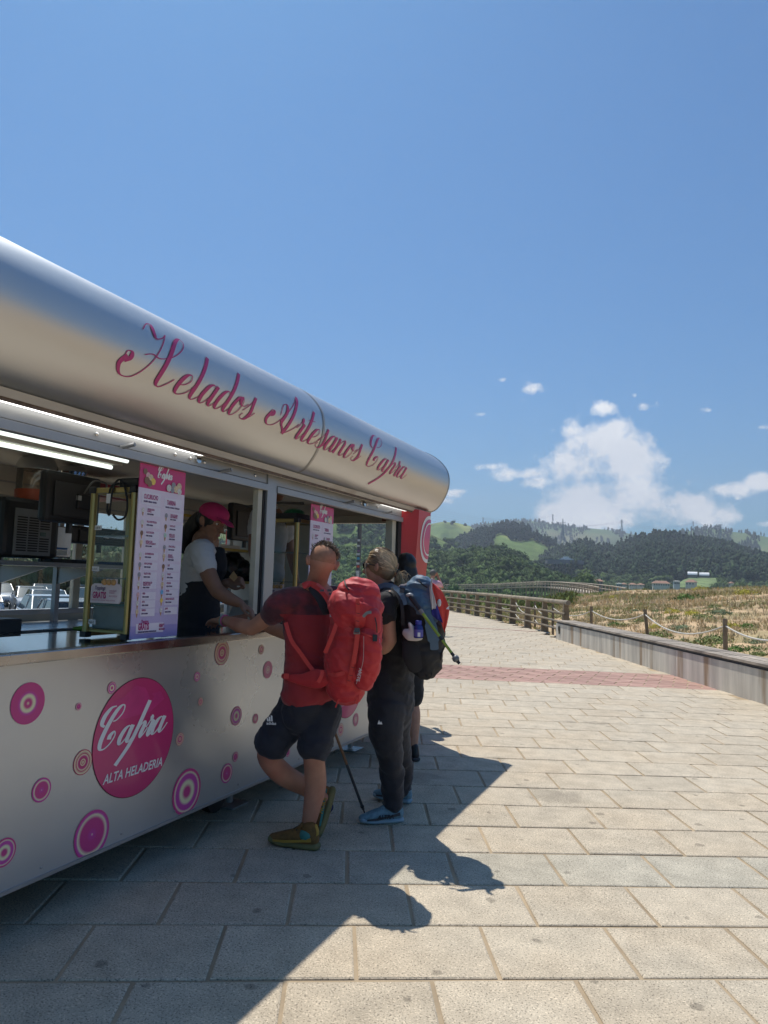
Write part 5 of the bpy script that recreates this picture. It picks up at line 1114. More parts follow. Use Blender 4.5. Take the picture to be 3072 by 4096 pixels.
def sign(x0, y, z0, lab):
    root = thing('toppings_sign', (x0, y, z0), lab, 'sign', 'toppings signs'); AXD = (1, 0, 0)
    pts = [(0, 0), (.19, 0), (.20, .015), (.20, .085), (.185, .10), (.17, .10), (.17, .125), (.10, .125), (.095, .1), (.02, .1), (.005, .09), (0, .08)]
    MB().poly([(x0 + a, y - .004, z0 + b) for a, b in pts[::-1]], .006, (0, -1, 0)).build('sign_plate', mat('pink_white_card', (.72, .62, .64), .4), root)
    text_mesh('GRATIS', .045, at=(x0 + .015, y - .012, z0 + .025), ax=AXD, sx=.6, bold=.0015).build('sign_text', m_pink_d, root); text_mesh('Toppings', .028, at=(x0 + .025, y - .012, z0 + .068), ax=AXD, sx=.7, shear=.3, bold=.0006).build('sign_script', MATS['dark_ink'], root)
    mb = text_mesh('CHOCOLATE', .012, at=(x0 + .125, y - .012, z0 + .06), ax=AXD, sx=.65); text_mesh('FUNDIDO', .012, at=(x0 + .125, y - .012, z0 + .05), ax=AXD, sx=.65, mb=mb); text_mesh('FRUTOS SECOS', .012, at=(x0 + .125, y - .012, z0 + .033), ax=AXD, sx=.65, mb=mb); text_mesh('TXOKOLATE  FRUITU LEHORRAK  MELTED CHOCOLATE', .008, at=(x0 + .012, y - .012, z0 + .012), ax=AXD, sx=.75, mb=mb); mb.build('sign_small_text', MATS['purple_ink'], root)
    for k in range(3):
        c = (x0 + .09 + .03 * k, y - .012, z0 + .108); MB().sphere(c, .016, 10, 6).build('waffle_cup', mat('waffle', (.52, .30, .12), .7, bump=.002, bscale=200), root, smooth=True)
sign(-2.90, 2.965, 1.345, 'white Toppings GRATIS sign with waffle cups on the near gold cabinet'); sign(-2.99, 4.77, 1.33, 'Toppings GRATIS sign seen just left of the shoulder of the man in red')
# box of cones inside the near cabinet
root = thing('plastic_box', (-2.80, 3.1, 1.21), 'pale translucent plastic box on the bottom of the near gold cabinet', 'box')
bx('box_body', (-2.925, 3.0, 1.21), (-2.69, 3.2, 1.33), mat('frosted_plastic', (.38, .45, .46), .4), root, .01); bx('box_lid', (-2.93, 2.995, 1.33), (-2.685, 3.205, 1.345), mat('blue_lid', (.10, .28, .38), .4), root, .004)
root = thing('power_cable', (-2.69, 2.95, 1.95), 'black cable looped over the top of the near gold cabinet', 'cable')
mb = MB(); pts = spline([(-2.72, 3.12, 1.98), (-2.75, 3.0, 1.97), (-2.80, 2.955, 1.955), (-2.815, 2.95, 1.90), (-2.82, 2.95, 1.83), (-2.805, 2.95, 1.80), (-2.80, 2.95, 1.88), (-2.79, 2.955, 1.955), (-2.76, 2.96, 1.985), (-2.72, 2.952, 1.95), (-2.69, 2.95, 1.86), (-2.70, 2.95, 1.79), (-2.745, 2.95, 1.775), (-2.78, 2.95, 1.80)], 6); mb.tube(pts, .0055, 6); mb.build('cable', m_rubber, root, smooth=True)
bx('cable_tie', (-2.825, 2.943, 1.86), (-2.80, 2.948, 1.91), m_white, root)
root = thing('adapter_pile', (-2.85, 2.98, 1.95), 'dark power adapters and green rag on top of the near gold cabinet', 'adapter')
bx('adapter', (-2.80, 3.0, 1.95), (-2.67, 3.14, 2.0), m_black, root, .01); MB().sphere((-2.70, 3.1, 2.005), .05, 10, 6, (1, 1, .35)).build('green_rag', mat('green_cloth', (.05, .14, .06), .9), root, smooth=True)
root = thing('green_bag', (-2.85, 4.62, 1.95), 'green plastic bag and dark box on top of the far cabinet', 'bag')
MB().sphere((-2.86, 4.95, 2.0), .08, 10, 6, (1, 1.2, .5)).build('bag', mat('green_plastic', (.03, .22, .10), .4, bump=.01, bscale=30), root, smooth=True); bx('box', (-2.99, 4.8, 1.95), (-2.75, 5.0, 1.99), m_black, root, .006)
MB().tube([(-2.9, 4.35, 1.99), (-2.8, 4.55, 2.04), (-2.7, 4.8, 2.06)], .008, 6).build('cable', m_rubber, root)

# shelf with brackets along the back windows
root = thing('back_shelf', (-4.45, 3.7, 1.56), 'long steel shelf on slotted uprights along the back windows, carrying the machines', 'shelf')
bx('shelf_board', (-4.72, 2.4, 1.535), (-3.95, 4.9, 1.56), m_frame, root, .003)
for y in (2.75, 3.86, 4.40): bx('upright', (-4.70, y - .022, 1.1), (-4.66, y + .022, 2.05), m_frame, root); MB().poly([(-4.66, y - .01, 1.53), (-4.2, y - .01, 1.53), (-4.3, y - .01, 1.50), (-4.66, y - .01, 1.40)], .02, (0, 1, 0)).build('bracket', m_frame, root)
root = thing('far_shelving', (-4.6, 6.2, 1.4), 'yellow edged shelving with white uprights in the middle of the kiosk', 'shelf')
m_yel = mat('yellow_edge', (.50, .36, .08), .5)
for z in (1.775, 1.452): bx('shelf_board', (-4.72, 5.4, z - .02), (-4.28, 6.85, z), mat('white_shelf', (.6, .6, .56), .5), root); bx('shelf_edge', (-4.275, 5.4, z - .022), (-4.268, 6.85, z + .004), m_yel, root)
for y in (5.55, 6.35, 6.75): bx('upright', (-4.71, y - .03, 1.1), (-4.67, y + .03, 2.02), m_white, root)
bx('shelf_edge', (-4.275, 4.7, 2.03), (-4.268, 6.85, 2.055), m_yel, root)
# slush machine
root = thing('ice_machine', (-4.1, 3.5, 1.56), 'black machine with a grey louvred front standing on the back shelf at the left', 'machine')
bx('body', (-4.45, 3.33, 1.585), (-4.02, 3.775, 1.97), m_black, root, .03); bx('front_plate', (-4.02, 3.405, 1.60), (-4.012, 3.70, 1.90), mat('grey_plate', (.20, .205, .215), .45), root, .003)
mb = MB()
for c in range(3):
    for r in range(14):
        if c == 2 and 6 <= r <= 8: continue
        y = 3.425 + c * .09; z = 1.625 + r * .0165; mb.box((-4.012, y, z), (-4.009, y + .075, z + .008))
mb.build('louvres', m_rubber, root); bx('display', (-4.012, 3.61, 1.73), (-4.006, 3.65, 1.755), mat('lcd_green', (.08, .13, .12), .2), root)
for y in (3.38, 3.72): MB().tube([(-4.1, y, 1.56), (-4.1, y, 1.59)], .015, 8).build('foot', m_black, root)
root = thing('cone_dispenser', (-4.2, 3.7, 1.97), 'clear cylinder dispenser with orange base and chrome dome lid', 'dispenser')
MB().lathe((-4.2, 3.71, 1.96), [(.13, 0), (.13, .09)], 24).build('orange_base', mat('orange_plastic', (.42, .07, .025), .4), root, smooth=True)
MB().lathe((-4.2, 3.71, 2.05), [(.125, 0), (.125, .14)], 24).build('clear_cylinder', glass_mat('amber_plastic', (.85, .72, .55), .1), root, smooth=True)
MB().lathe((-4.2, 3.71, 2.19), [(.135, 0), (.135, .03), (.11, .08), (.06, .105), (.0, .11)], 24).build('dome_lid', m_chrome, root, smooth=True)
MB().lathe((-4.2, 4.02, 2.16), [(.0, 0), (.08, .0), (.11, .06), (.09, .1), (.0, .12)], 20).build('lamp_dome', m_chrome, root, smooth=True)
def monitor(x, y0, y1, z0, z1, lab, d=.07):
    root = thing('monitor', (x, (y0 + y1) / 2, z0), lab, 'monitor', 'black screens seen from behind')
    bx('housing', (x - d, y0, z0), (x, y1, z1), m_black, root, .022); h = z1 - z0; w = y1 - y0
    bx('rear_cover', (x, y0 + .12 * w, z0 + .12 * h), (x + .012, y1 - .08 * w, z1 - .2 * h), mat('dark_grey_plastic', (.035, .037, .042), .5), root, .008); bx('wall_mount', (x + .012, y0 + .5 * w, z0 + .3 * h), (x + .03, y0 + .78 * w, z0 + .6 * h), m_black, root, .006)
    bx('data_label', (x + .0125, y0 + .5 * w, z0 + .52 * h - .015), (x + .0315, y0 + .56 * w, z0 + .6 * h - .01), mat('label_white', (.45, .45, .45), .5), root); MB().tube([(x - .03, (y0 + y1) / 2, z0 + .01), (x - .03, (y0 + y1) / 2, z0 - .06)], .02, 8).build('stand', m_black, root)
    MB().tube(spline([(x + .03, y0 + .6 * w, z0 + .62 * h), (x + .06, y0 + .7 * w, z1 - .12 * h), (x + .05, y1 - .05 * w, z1 - .1 * h), (x - .05, y1 + .1, z1 - .15 * h)], 5), .006, 6).build('lead', mat('grey_cable', (.12, .12, .12), .5), root, smooth=True)
monitor(-3.6, 3.262, 3.70, 1.80, 2.115, 'large black screen seen from behind above the louvred machine'); monitor(-4.3, 4.145, 4.78, 1.715, 1.85, 'low wide black device on legs behind the gold cabinet'); monitor(-3.9, 5.64, 6.12, 1.835, 2.18, 'black screen seen from behind, right of the serving woman')
root = thing('steel_dispenser', (-4.3, 4.0, 1.56), 'steel box with black tray and blue label between the machine and the dark screen', 'dispenser')
bx('steel_body', (-4.5, 3.90, 1.60), (-4.28, 4.14, 1.83), m_inox, root, .008); bx('tray', (-4.3, 3.86, 1.56), (-4.16, 4.2, 1.59), m_black, root, .01); bx('blue_label', (-4.279, 3.99, 1.66), (-4.277, 4.10, 1.675), mat('blue_ink', (.03, .13, .40), .4), root); bx('text_label', (-4.279, 4.0, 1.62), (-4.277, 4.10, 1.655), m_white, root); bx('logo_plate', (-4.29, 3.87, 1.72), (-4.274, 3.90, 1.80), m_black, root)
root = thing('pen', (-4.1, 4.3, 1.57), 'blue metal tubes lying on the shelf end', 'pen'); [MB().tube([(-4.05, 4.18 + k * .07, 1.57), (-4.02, 4.36 + k * .06, 1.572)], .012, 8).build('barrel', mat('blue_metal', (.05, .12, .35), .25, metal=.7), root, smooth=True) for k in range(2)]
root = thing('napkin_box', (-4.4, 4.6, 2.15), 'maroon box with white script hanging under the ceiling', 'box')
mb = MB(); mb.box((-4.6, 4.10, 2.09), (-4.30, 4.72, 2.2)); mb.build('carton', mat('maroon_card', (.22, .02, .04), .5), root); text_mesh('Tonis', .11, at=(-4.298, 4.28, 2.11), shear=.35, bold=.002, sx=.9).build('script', m_white, root); bx('flap', (-4.6, 4.1, 2.2), (-4.3, 4.22, 2.21), m_white, root)
# worktops, freezers
root = thing('back_worktop', (-4.4, 3.7, 1.1), 'steel worktop running under the back windows', 'worktop'); bx('top', (-4.75, -.4, 1.08), (-4.05, 6.8, 1.11), m_inox, root, .004); bx('cupboard', (-4.72, -.4, .68), (-4.1, 6.8, 1.08), m_cream, root)
root = thing('ice_cream_freezer', (-3.3, 3.1, 1.1), 'low freezer with a glass lid behind the near cabinet', 'freezer'); bx('freezer_body', (-3.65, 2.6, .68), (-2.95, 3.7, 1.12), m_white, root, .01); bx('glass_lid', (-3.63, 2.65, 1.122), (-3.0, 3.65, 1.13), mat('dark_lid_glass', (.02, .03, .04), .06), root)
root = thing('dark_equipment_box', (-4.0, 3.2, 1.1), 'dark grey box on the worktop at the left edge of the picture', 'box'); bx('case', (-4.35, 3.1, 1.11), (-3.9, 3.42, 1.2), mat('slate_plastic', (.06, .065, .075), .4), root, .01)
root = thing('white_terminal', (-3.1, 4.45, 1.16), 'white wedge shaped till beside the hatch post', 'till'); MB().poly([(-3.3, 4.75, 1.162), (-3.3, 5.1, 1.162), (-3.3, 5.1, 1.32), (-3.3, 4.85, 1.32)], .22, (1, 0, 0)).build('housing', mat('grey_till', (.30, .31, .32), .4), root)
root = thing('sponge', (-3.0, 3.6, 1.17), 'orange sponge cloth on the inner counter', 'sponge'); MB().sphere((-3.0, 3.72, 1.18), .05, 10, 6, (.8, 1.2, .35)).build('pad', mat('orange_sponge', (.65, .22, .03), .9), root, smooth=True)
root = thing('green_cloth', (-2.95, 2.62, 1.17), 'folded green cloth beside the foot of the near gold cabinet', 'cloth'); MB().sphere((-3.38, 3.40, 1.165), .055, 12, 6, (1.0, 1.2, .3)).build('fabric', mat('green_microfibre', (.10, .26, .05), .95), root, smooth=True)
root = thing('rubbish_bag', (-4.5, 6.1, 1.46), 'shiny black plastic bags piled on the lower yellow edged shelf', 'bag')
for k, (y, z, r) in enumerate(((6.35, 1.58, .16), (6.6, 1.57, .15), (6.78, 1.53, .1), (6.5, 1.67, .11))):
    V0, F0 = ico(3); V = V0 * r * (1 + .16 * np.sin(V0[:, :1] * 7 + k) * np.cos(V0[:, 1:2] * 9)) * np.array([1, 1.1, .85]) + np.array([-4.48, y, z]); mkobj('bag', V, F0, mat('black_bag', (.008, .009, .012), .22, bump=.02, bscale=14), root, smooth=True)
root = thing('paper_cup', (-4.3, 5.45, 2.0), 'red and white patterned tub hanging tilted under the ceiling', 'tub')
MB().lathe((-4.3, 5.10, 1.98), [(.05, 0), (.075, .16)], 18, (0.1, .8, .6)).build('tub', mat('speckled_tub', (.55, .10, .06), .5, var=.3, scale=30, col2=(.65, .6, .55), mask=(.48, .52)), root, smooth=True)
root = thing('cup_stack', (-4.45, 5.45, 1.78), 'stack of patterned paper cups on the upper shelf behind the serving woman', 'cup'); MB().lathe((-4.45, 5.5, 1.78), [(.05, 0), (.065, .14)], 18).build('cups', mat('patterned_cup', (.55, .12, .12), .5, var=.2, scale=40, col2=(.6, .58, .5), mask=(.45, .5)), root, smooth=True)
root = thing('white_box', (-4.45, 6.3, 1.78), 'small white appliance on the upper yellow edged shelf', 'box'); bx('case', (-4.55, 6.1, 1.776), (-4.35, 6.45, 1.82), m_white, root, .008); MB().tube(spline([(-4.4, 6.0, 1.78), (-4.4, 6.03, 1.84), (-4.4, 6.1, 1.84), (-4.4, 6.13, 1.78)], 5), .008, 6).build('handle', m_black, root)

# ================================================================ OUTSIDE, BEHIND THE KIOSK
m_glassdark = mat('car_glass', (.02, .025, .03), .06, coat=.5); m_tyre = mat('tyre_rubber', (.02, .02, .02), .8); m_rim = mat('alloy_rim', (.45, .45, .46), .3, metal=.9)
def car_mesh(paint, tall=0.0, van=False):
    """hatchback: X forward, built at the origin"""
    root = thing('parked_car', (0, 0, 0), '', 'car'); L_, Wd = 2.1, .88; H = 1.45 + tall
    st = [(-2.1, .45, .80, .72), (-2.02, .28, .98, .84), (-1.3, .22, .96, .88), (0, .20, .93, .89), (1.15, .22, .90, .88), (1.9, .28, .74, .84), (2.1, .38, .60, .72)]
    V = []; n = 8
    for x, zb, zt, w in st: V += [(x, -w, zb), (x, -w - .0, (zb + zt) / 2), (x, -w * .97, zt - .05), (x, -w * .82, zt), (x, w * .82, zt), (x, w * .97, zt - .05), (x, w, (zb + zt) / 2), (x, w, zb)]
    Fq = [(i * n + j, i * n + (j + 1) % n, (i + 1) * n + (j + 1) % n, (i + 1) * n + j) for i in range(len(st) - 1) for j in range(n)] + [tuple(range(n))[::-1], tuple((len(st) - 1) * n + j for j in range(n))]
    mkobj('body', V, Fq, paint, root, smooth=True, sharp=50)
    xr = -2.0 if van else -1.85; rf = [(xr, .95, .80), (xr + (.1 if van else .45), H - .03, .66), (-.3, H, .68), (.35, H - .04, .66), (1.15, .91, .80)]
    V = []
    for x, z, w in rf: V += [(x, -w, z), (x, w, z)]
    base = [(x, w * (1 if k in (0, 4) else 1), z) for k, (x, z, w) in enumerate(rf)]
    roof = MB(); 
    for i in range(1, 3):
        a, b = rf[i], rf[i + 1]; roof.hexa([(a[0], -a[2], a[1] - .03), (b[0], -b[2], b[1] - .03), (b[0], b[2], b[1] - .03), (a[0], a[2], a[1] - .03), (a[0], -a[2] * .9, a[1] + .02), (b[0], -b[2] * .9, b[1] + .02), (b[0], b[2] * .9, b[1] + .02), (a[0], a[2] * .9, a[1] + .02)])
    roof.build('roof', paint, root, smooth=False)
    gl = MB(); a, b, c, d, e = rf
    gl.add([(a[0], -a[2], a[1]), (a[0], a[2], a[1]), (b[0], b[2], b[1]), (b[0], -b[2], b[1])], [(0, 1, 2, 3)]); gl.build('rear_window', m_glassdark, root)
    gl = MB(); gl.add([(e[0], -e[2], e[1]), (e[0], e[2], e[1]), (d[0], d[2], d[1]), (d[0], -d[2], d[1])], [(3, 2, 1, 0)]); gl.build('windscreen', m_glassdark, root)
    for s_ in (-1, 1):
        gl = MB(); gl.add([(a[0], s_ * a[2], a[1]), (b[0], s_ * b[2], b[1]), (c[0], s_ * c[2], c[1]), (d[0], s_ * d[2], d[1]), (e[0], s_ * e[2], e[1])], [(0, 1, 2, 3, 4)]); gl.build('side_window', m_glassdark, root)
        pl = MB(); pl.bar((-.25, s_ * .80, .93), (-.2, s_ * .685, H - .02), .07, .02, (0, s_, 0)); pl.bar((e[0], s_ * .805, .9), (d[0], s_ * .67, H - .03), .05, .03, (0, s_, 0)); pl.build('pillar', paint, root)
        MB().box((.95, s_ * .98 - .08, .9), (1.1, s_ * .98 + .08, 1.02), .03).build('mirror', paint, root)
        for x in (-1.3, 1.3):
            w = MB().tube([(x, s_ * .72, .31), (x, s_ * .91, .31)], .31, 20).build('wheel', m_tyre, root, smooth=True); MB().tube([(x, s_ * .90, .31), (x, s_ * .925, .31)], .2, 14).build('rim', m_rim, w, smooth=True)
        MB().box((1.93, s_ * .62 - .15, .60), (2.03, s_ * .62 + .15, .72), .02).build('headlight', mat('lamp_glass', (.6, .62, .65), .1), root); MB().box((-2.09, s_ * .72 - .09, .70), (-2.0, s_ * .72 + .09, .9), .02).build('tail_light', mat('tail_red', (.35, .01, .01), .2), root)
    return root
paints = [('white', (.62, .62, .61)), ('silver', (.38, .39, .40)), ('dark blue', (.02, .04, .09)), ('light grey', (.5, .51, .52)), ('yellow', (.55, .33, .05)), ('black', (.02, .02, .022))]
protos = {}
for nm, c in paints: protos[nm] = car_mesh(mat('car_paint_' + nm.replace(' ', '_'), c, .28, metal=.2 if nm in ('silver', 'light grey') else 0, coat=.8, var=.02), tall=.1 if nm == 'light grey' else 0, van=nm == 'light grey')
used_c = set()
spots = []
rowdir = np.array([.55, .83]); rowdir /= np.linalg.norm(rowdir); hd = np.array([.83, -.55]); hd /= np.linalg.norm(hd)
cseq = ['white', 'white', 'silver', 'light grey', 'white', 'dark blue', 'yellow', 'white', 'silver', 'white', 'white', 'black', 'light grey', 'white', 'silver', 'white', 'dark blue', 'white', 'silver', 'white', 'white', 'silver', 'light grey', 'white', 'black', 'white']
rows = [(-17.5, 14.0, 6), (-22.5, 18.0, 7), (-30.5, 21.5, 8), (-36, 25.5, 8), (-44, 30, 7)]; ci = 0
ordw = ['first', 'second', 'third', 'fourth', 'fifth', 'sixth', 'seventh', 'eighth']; rown = ['nearest', 'second', 'third', 'fourth', 'farthest']
for r, (x, y, n_) in enumerate(rows):
    for k in range(n_):
        q = np.array([x, y]) + rowdir * (k - 2.2) * 2.75; nm = cseq[ci % len(cseq)]; ci += 1
        if edge_dist(q[:1], q[1:])[0] > -9 and False: continue
        if nm not in used_c: o = protos[nm]; used_c.add(nm)
        else: o = copy_tree(protos[nm])
        o.location = (q[0], q[1], -.8); o.rotation_euler = (0, 0, math.atan2(hd[1], hd[0]) + (math.pi if (r + k * 3) % 4 == 1 else 0) + random.uniform(-.03, .03)); o['label'] = '%s car, %s from the left in the %s row behind the kiosk' % (nm, ordw[k], rown[r]); o['group'] = 'cars parked behind the kiosk'
# low trees behind the car park
m_tam = mat('tamarisk_leaves', (.12, .16, .07), .9, var=.35, scale=.8, island=.4)
for k in range(12):
    x = -140 + k * 88; d = 52 + (k % 3) * 5; b = J(x, 2330, d); b[2] = -.9; tree('tamarisk_tree', tuple(b), 3.6 + (k % 4) * .4, 4.6, 'feathery grey green tree number %s from the left behind the parked cars' % ['one', 'two', 'three', 'four', 'five', 'six', 'seven', 'eight', 'nine', 'ten', 'eleven', 'twelve'][k], m=m_tam, group='trees behind the car park', seed=300 + k, trunk_h=.15)
# pine with drooping branches seen through the end window
root = thing('pine_tree', (-9.6, 14.2, -.7), 'pine tree with drooping needle branches seen through the end window', 'pine tree'); r_ = random.Random(5)
c0 = np.array([-9.8, 14.3, -.7]); mb = MB(); mb.tube([c0, c0 + [.2, .1, 2.5], c0 + [.1, .2, 6.0]], [.2, .16, .06], 9); V = []; Fq = []
for k in range(44):
    a = r_.uniform(0, 6.28); z = r_.uniform(1.9, 5.8); L_ = r_.uniform(1.3, 2.5) * (1.15 - z / 8); q0 = c0 + [0, 0, z]; q1 = q0 + np.array([math.cos(a) * L_, math.sin(a) * L_, r_.uniform(-.4, .5)]); mb.tube([q0, (q0 + q1) / 2 + [0, 0, .12], q1], [.04, .025, .01], 5)
    for j in range(46):
        f = r_.uniform(.25, 1.05); p = q0 * (1 - f) + q1 * f + np.array([r_.gauss(0, .2), r_.gauss(0, .2), r_.gauss(0, .13)])
        for _ in range(5):
            d = np.array([r_.gauss(0, 1), r_.gauss(0, 1), r_.gauss(.1, .7)]); d /= np.linalg.norm(d); s_ = np.cross(d, [0, 0, 1]) * .007; b = len(V); V += [tuple(p - s_), tuple(p + s_), tuple(p + d * .16)]; Fq.append((b, b + 1, b + 2))
mb.build('trunk', MATS['bark'], root, smooth=True); mkobj('crown', V, Fq, mat('pine_needles', (.07, .10, .03), .8, var=.3, scale=2, island=.4), root)
lp = J(1433, 2300, 17.5); root = thing('lamp_post', (lp[0], lp[1], -.7), 'grey lamp post covered in small stickers seen through the end window', 'lamp post')
MB().tube([(lp[0], lp[1], -.8), (lp[0], lp[1], 5.2)], .05, 12).build('pole', mat('dark_post', (.10, .10, .105), .5), root, smooth=True); MB().box((lp[0] - .5, lp[1] - .12, 5.15), (lp[0] + .1, lp[1] + .12, 5.25), .03).build('lamp_head', m_frame, root)
for k, (z, h, c) in enumerate([(2.25, .05, 0), (2.12, .04, 0), (2.0, .04, 1), (1.92, .05, 0), (1.82, .06, 2), (1.70, .05, 0), (1.63, .05, 3), (1.50, .06, 0), (1.42, .09, 0), (1.3, .08, 0)]):
    MB().box((lp[0] - .02 - .02 * (k % 2), lp[1] - .058, z - h / 2 + .2), (lp[0] + .045, lp[1] - .051, z + h / 2 + .2)).build('pole_sticker', mat('pole_sticker_%d' % c, [(.6, .6, .58), (.25, .1, .25), (.1, .35, .5), (.55, .08, .05)][c], .5), root)
# red posts of the neighbouring stand behind the kiosk
for k, (x, w, lab) in enumerate([(945, .34, 'wide red post behind the kiosk, left one'), (1012, .22, 'narrow red post behind the kiosk, right one')]):
    c = J(x, 2300, 8.9 + k * .6); root = thing('red_post', (c[0], c[1], 0), lab + ' seen behind the serving woman', 'post', 'red posts behind the kiosk')
    bx('post', (c[0] - .06, c[1] - w / 2, -.05), (c[0] + .06, c[1] + w / 2, 2.05 + .3 * k), mat('red_stand_paint', (.50, .06, .05), .45), root, .006); bx('foot_plate', (c[0] - .1, c[1] - w / 2 - .04, -.02), (c[0] + .1, c[1] + w / 2 + .04, .02), m_frame, root)
# ================================================================ PEOPLE
def nrm(v): v = np.array(v, float); return v / (np.linalg.norm(v) + 1e-12)
RT = M[:, 0] / 1.0; FW = np.array([-.39, .92, 0]); FW = FW / np.linalg.norm(FW); RTH = nrm([RT[0], RT[1], 0]); UPZ = np.array([0, 0, 1.])
def limb(mb, pts, rad, n=18, ry=None, side=None, sub=5, round_=True):
    """tapering limb along a smooth path; rad may be given per point, ry makes it elliptical"""
    pts = [np.array(p, float) for p in pts]; rad = list(rad) if hasattr(rad, '__len__') else [rad] * len(pts); ry = rad if ry is None else list(ry)
    q = spline([np.concatenate([p, [a, b]]) for p, a, b in zip(pts, rad, ry)], sub); P_ = [x[:3] for x in q]; A = [max(x[3], .003) for x in q]; B = [max(x[4], .003) for x in q]
    if round_:
        t0 = nrm(P_[0] - P_[1]); t1 = nrm(P_[-1] - P_[-2]); pre = []; post = []
        for a in (80, 60, 35, 15):
            c, s_ = math.cos(math.radians(a)), math.sin(math.radians(a)); r0 = min(A[0], B[0]); pre.append((P_[0] + t0 * r0 * s_, A[0] * c, B[0] * c))
            r1 = min(A[-1], B[-1]); post.append((P_[-1] + t1 * r1 * s_, A[-1] * c, B[-1] * c))
        L_ = pre + list(zip(P_, A, B)) + post[::-1]; P_ = [x[0] for x in L_]; A = [x[1] for x in L_]; B = [x[2] for x in L_]
    mb.tube(P_, A, n, True, ry=B, side=side); return mb
def ell(mb, c, r, ax=None, seg=20, rings=14):
    """ellipsoid with radii r along the axes ax (rows)"""
    ax = np.eye(3) if ax is None else np.array(ax, float); c = np.array(c, float); b = MB().sphere((0, 0, 0), 1, seg, rings); V = np.array(b.V) * np.array(r); mb.add(c + V @ ax, b.F); return mb
def skin_mesh(name, mb, m, parent, voxel=.006, it=3, fac=.5, disp=None):
    """unites overlapping closed shapes into one continuous surface"""
    me = bpy.data.meshes.new('tmp'); o0 = off(parent); V = np.array(mb.V) - o0; me.from_pydata(V.tolist(), [], mb.F); me.update(); o = bpy.data.objects.new('tmp', me); COL.objects.link(o)
    md = o.modifiers.new('r', 'REMESH'); md.mode = 'VOXEL'; md.voxel_size = voxel; md.use_smooth_shade = True
    if it: ms = o.modifiers.new('s', 'SMOOTH'); ms.iterations = it; ms.factor = fac
    dg = bpy.context.evaluated_depsgraph_get(); dg.update(); me2 = bpy.data.meshes.new_from_object(o.evaluated_get(dg)); bpy.data.objects.remove(o); bpy.data.meshes.remove(me)
    if disp is not None:
        n = len(me2.vertices); co = np.empty(n * 3, np.float32); me2.vertices.foreach_get('co', co); co = co.reshape(-1, 3); no = np.empty(n * 3, np.float32); me2.vertices.foreach_get('normal', no); no = no.reshape(-1, 3)
        co = co + no * disp(co + o0)[:, None]; me2.vertices.foreach_set('co', co.astype(np.float32).ravel()); me2.update()
    me2.materials.clear(); me2.materials.append(m); me2.name = name
    me2.polygons.foreach_set('use_smooth', np.ones(len(me2.polygons), dtype=bool))
    ob = bpy.data.objects.new(name, me2); COL.objects.link(ob); ob.parent = parent; OFF[ob.name] = o0; return ob
def folds(amp=.004, f=14, seed=0, st=(1, 1, .45)):
    def d(co):
        n1 = fbm(co[:, 0] * f * .75 + co[:, 2] * f * .45 + seed * 3.1, co[:, 2] * f * .55 - co[:, 1] * f * .75 + 40, 3, int(seed) + 60); n2 = fbm(co[:, 0] * f * .5 + 9, co[:, 2] * f * 1.3 + co[:, 1] * f * .5 + 70, 3, int(seed) + 80)
        return amp * (1.5 * (.16 - np.abs(n1)) / .16 + 1.1 * (.16 - np.abs(n2)) / .16) * .75 + .45 * amp * (np.sin(co[:, 0] * f * st[0] + co[:, 2] * f * 1.7 * st[2] + 3 * np.sin(co[:, 1] * f * .6 + seed)) + .6 * np.sin(co[:, 1] * f * 2.1 - co[:, 2] * f * 1.1 * st[2] + seed * 2 + 2 * np.sin(co[:, 2] * f * .5)))
    return d
def head(mb, c, f, u, s=1.0, jaw=1.0):
    """skull, face, nose, ears; c is the centre of the skull, f the way the face looks, u up"""
    f = nrm(f); u = nrm(np.array(u, float) - f * np.dot(u, f)); r = np.cross(f, u); c = np.array(c, float); AX = [r, f, u]
    g = lambda a, b, z: c + (r * a + f * b + u * z) * s
    ell(mb, g(0, -.008, .015), (.078 * s, .098 * s, .098 * s), AX); ell(mb, g(0, .028, -.04), (.062 * s, .062 * s, .075 * s), AX); ell(mb, g(0, .045, -.085), (.04 * s * jaw, .042 * s, .032 * s), AX)
    limb(mb, [g(0, .088, .012), g(0, .103, -.012), g(0, .112, -.028)], [.010 * s, .013 * s, .016 * s], 10); ell(mb, g(0, .094, -.036), (.02 * s, .014 * s, .011 * s), AX)
    for k in (-1, 1):
        ell(mb, g(.030 * k, .080, .028), (.026 * s, .012 * s, .009 * s), AX); ell(mb, g(.038 * k, .066, -.025), (.024 * s, .024 * s, .024 * s), AX)
        e1 = nrm(r * k - f * -.0 + f * -.0); ell(mb, g(.086 * k, -.012, -.006), (.009 * s, .020 * s, .033 * s), [nrm(r + f * .5 * k), nrm(f - r * .5 * k), u]); ell(mb, g(.094 * k, -.022, .004), (.007 * s, .015 * s, .026 * s), [nrm(r + f * .5 * k), nrm(f - r * .5 * k), u])
    ell(mb, g(0, .090, -.060), (.024 * s, .010 * s, .0065 * s), AX); ell(mb, g(0, .088, -.070), (.020 * s, .010 * s, .007 * s), AX)
    return g, AX
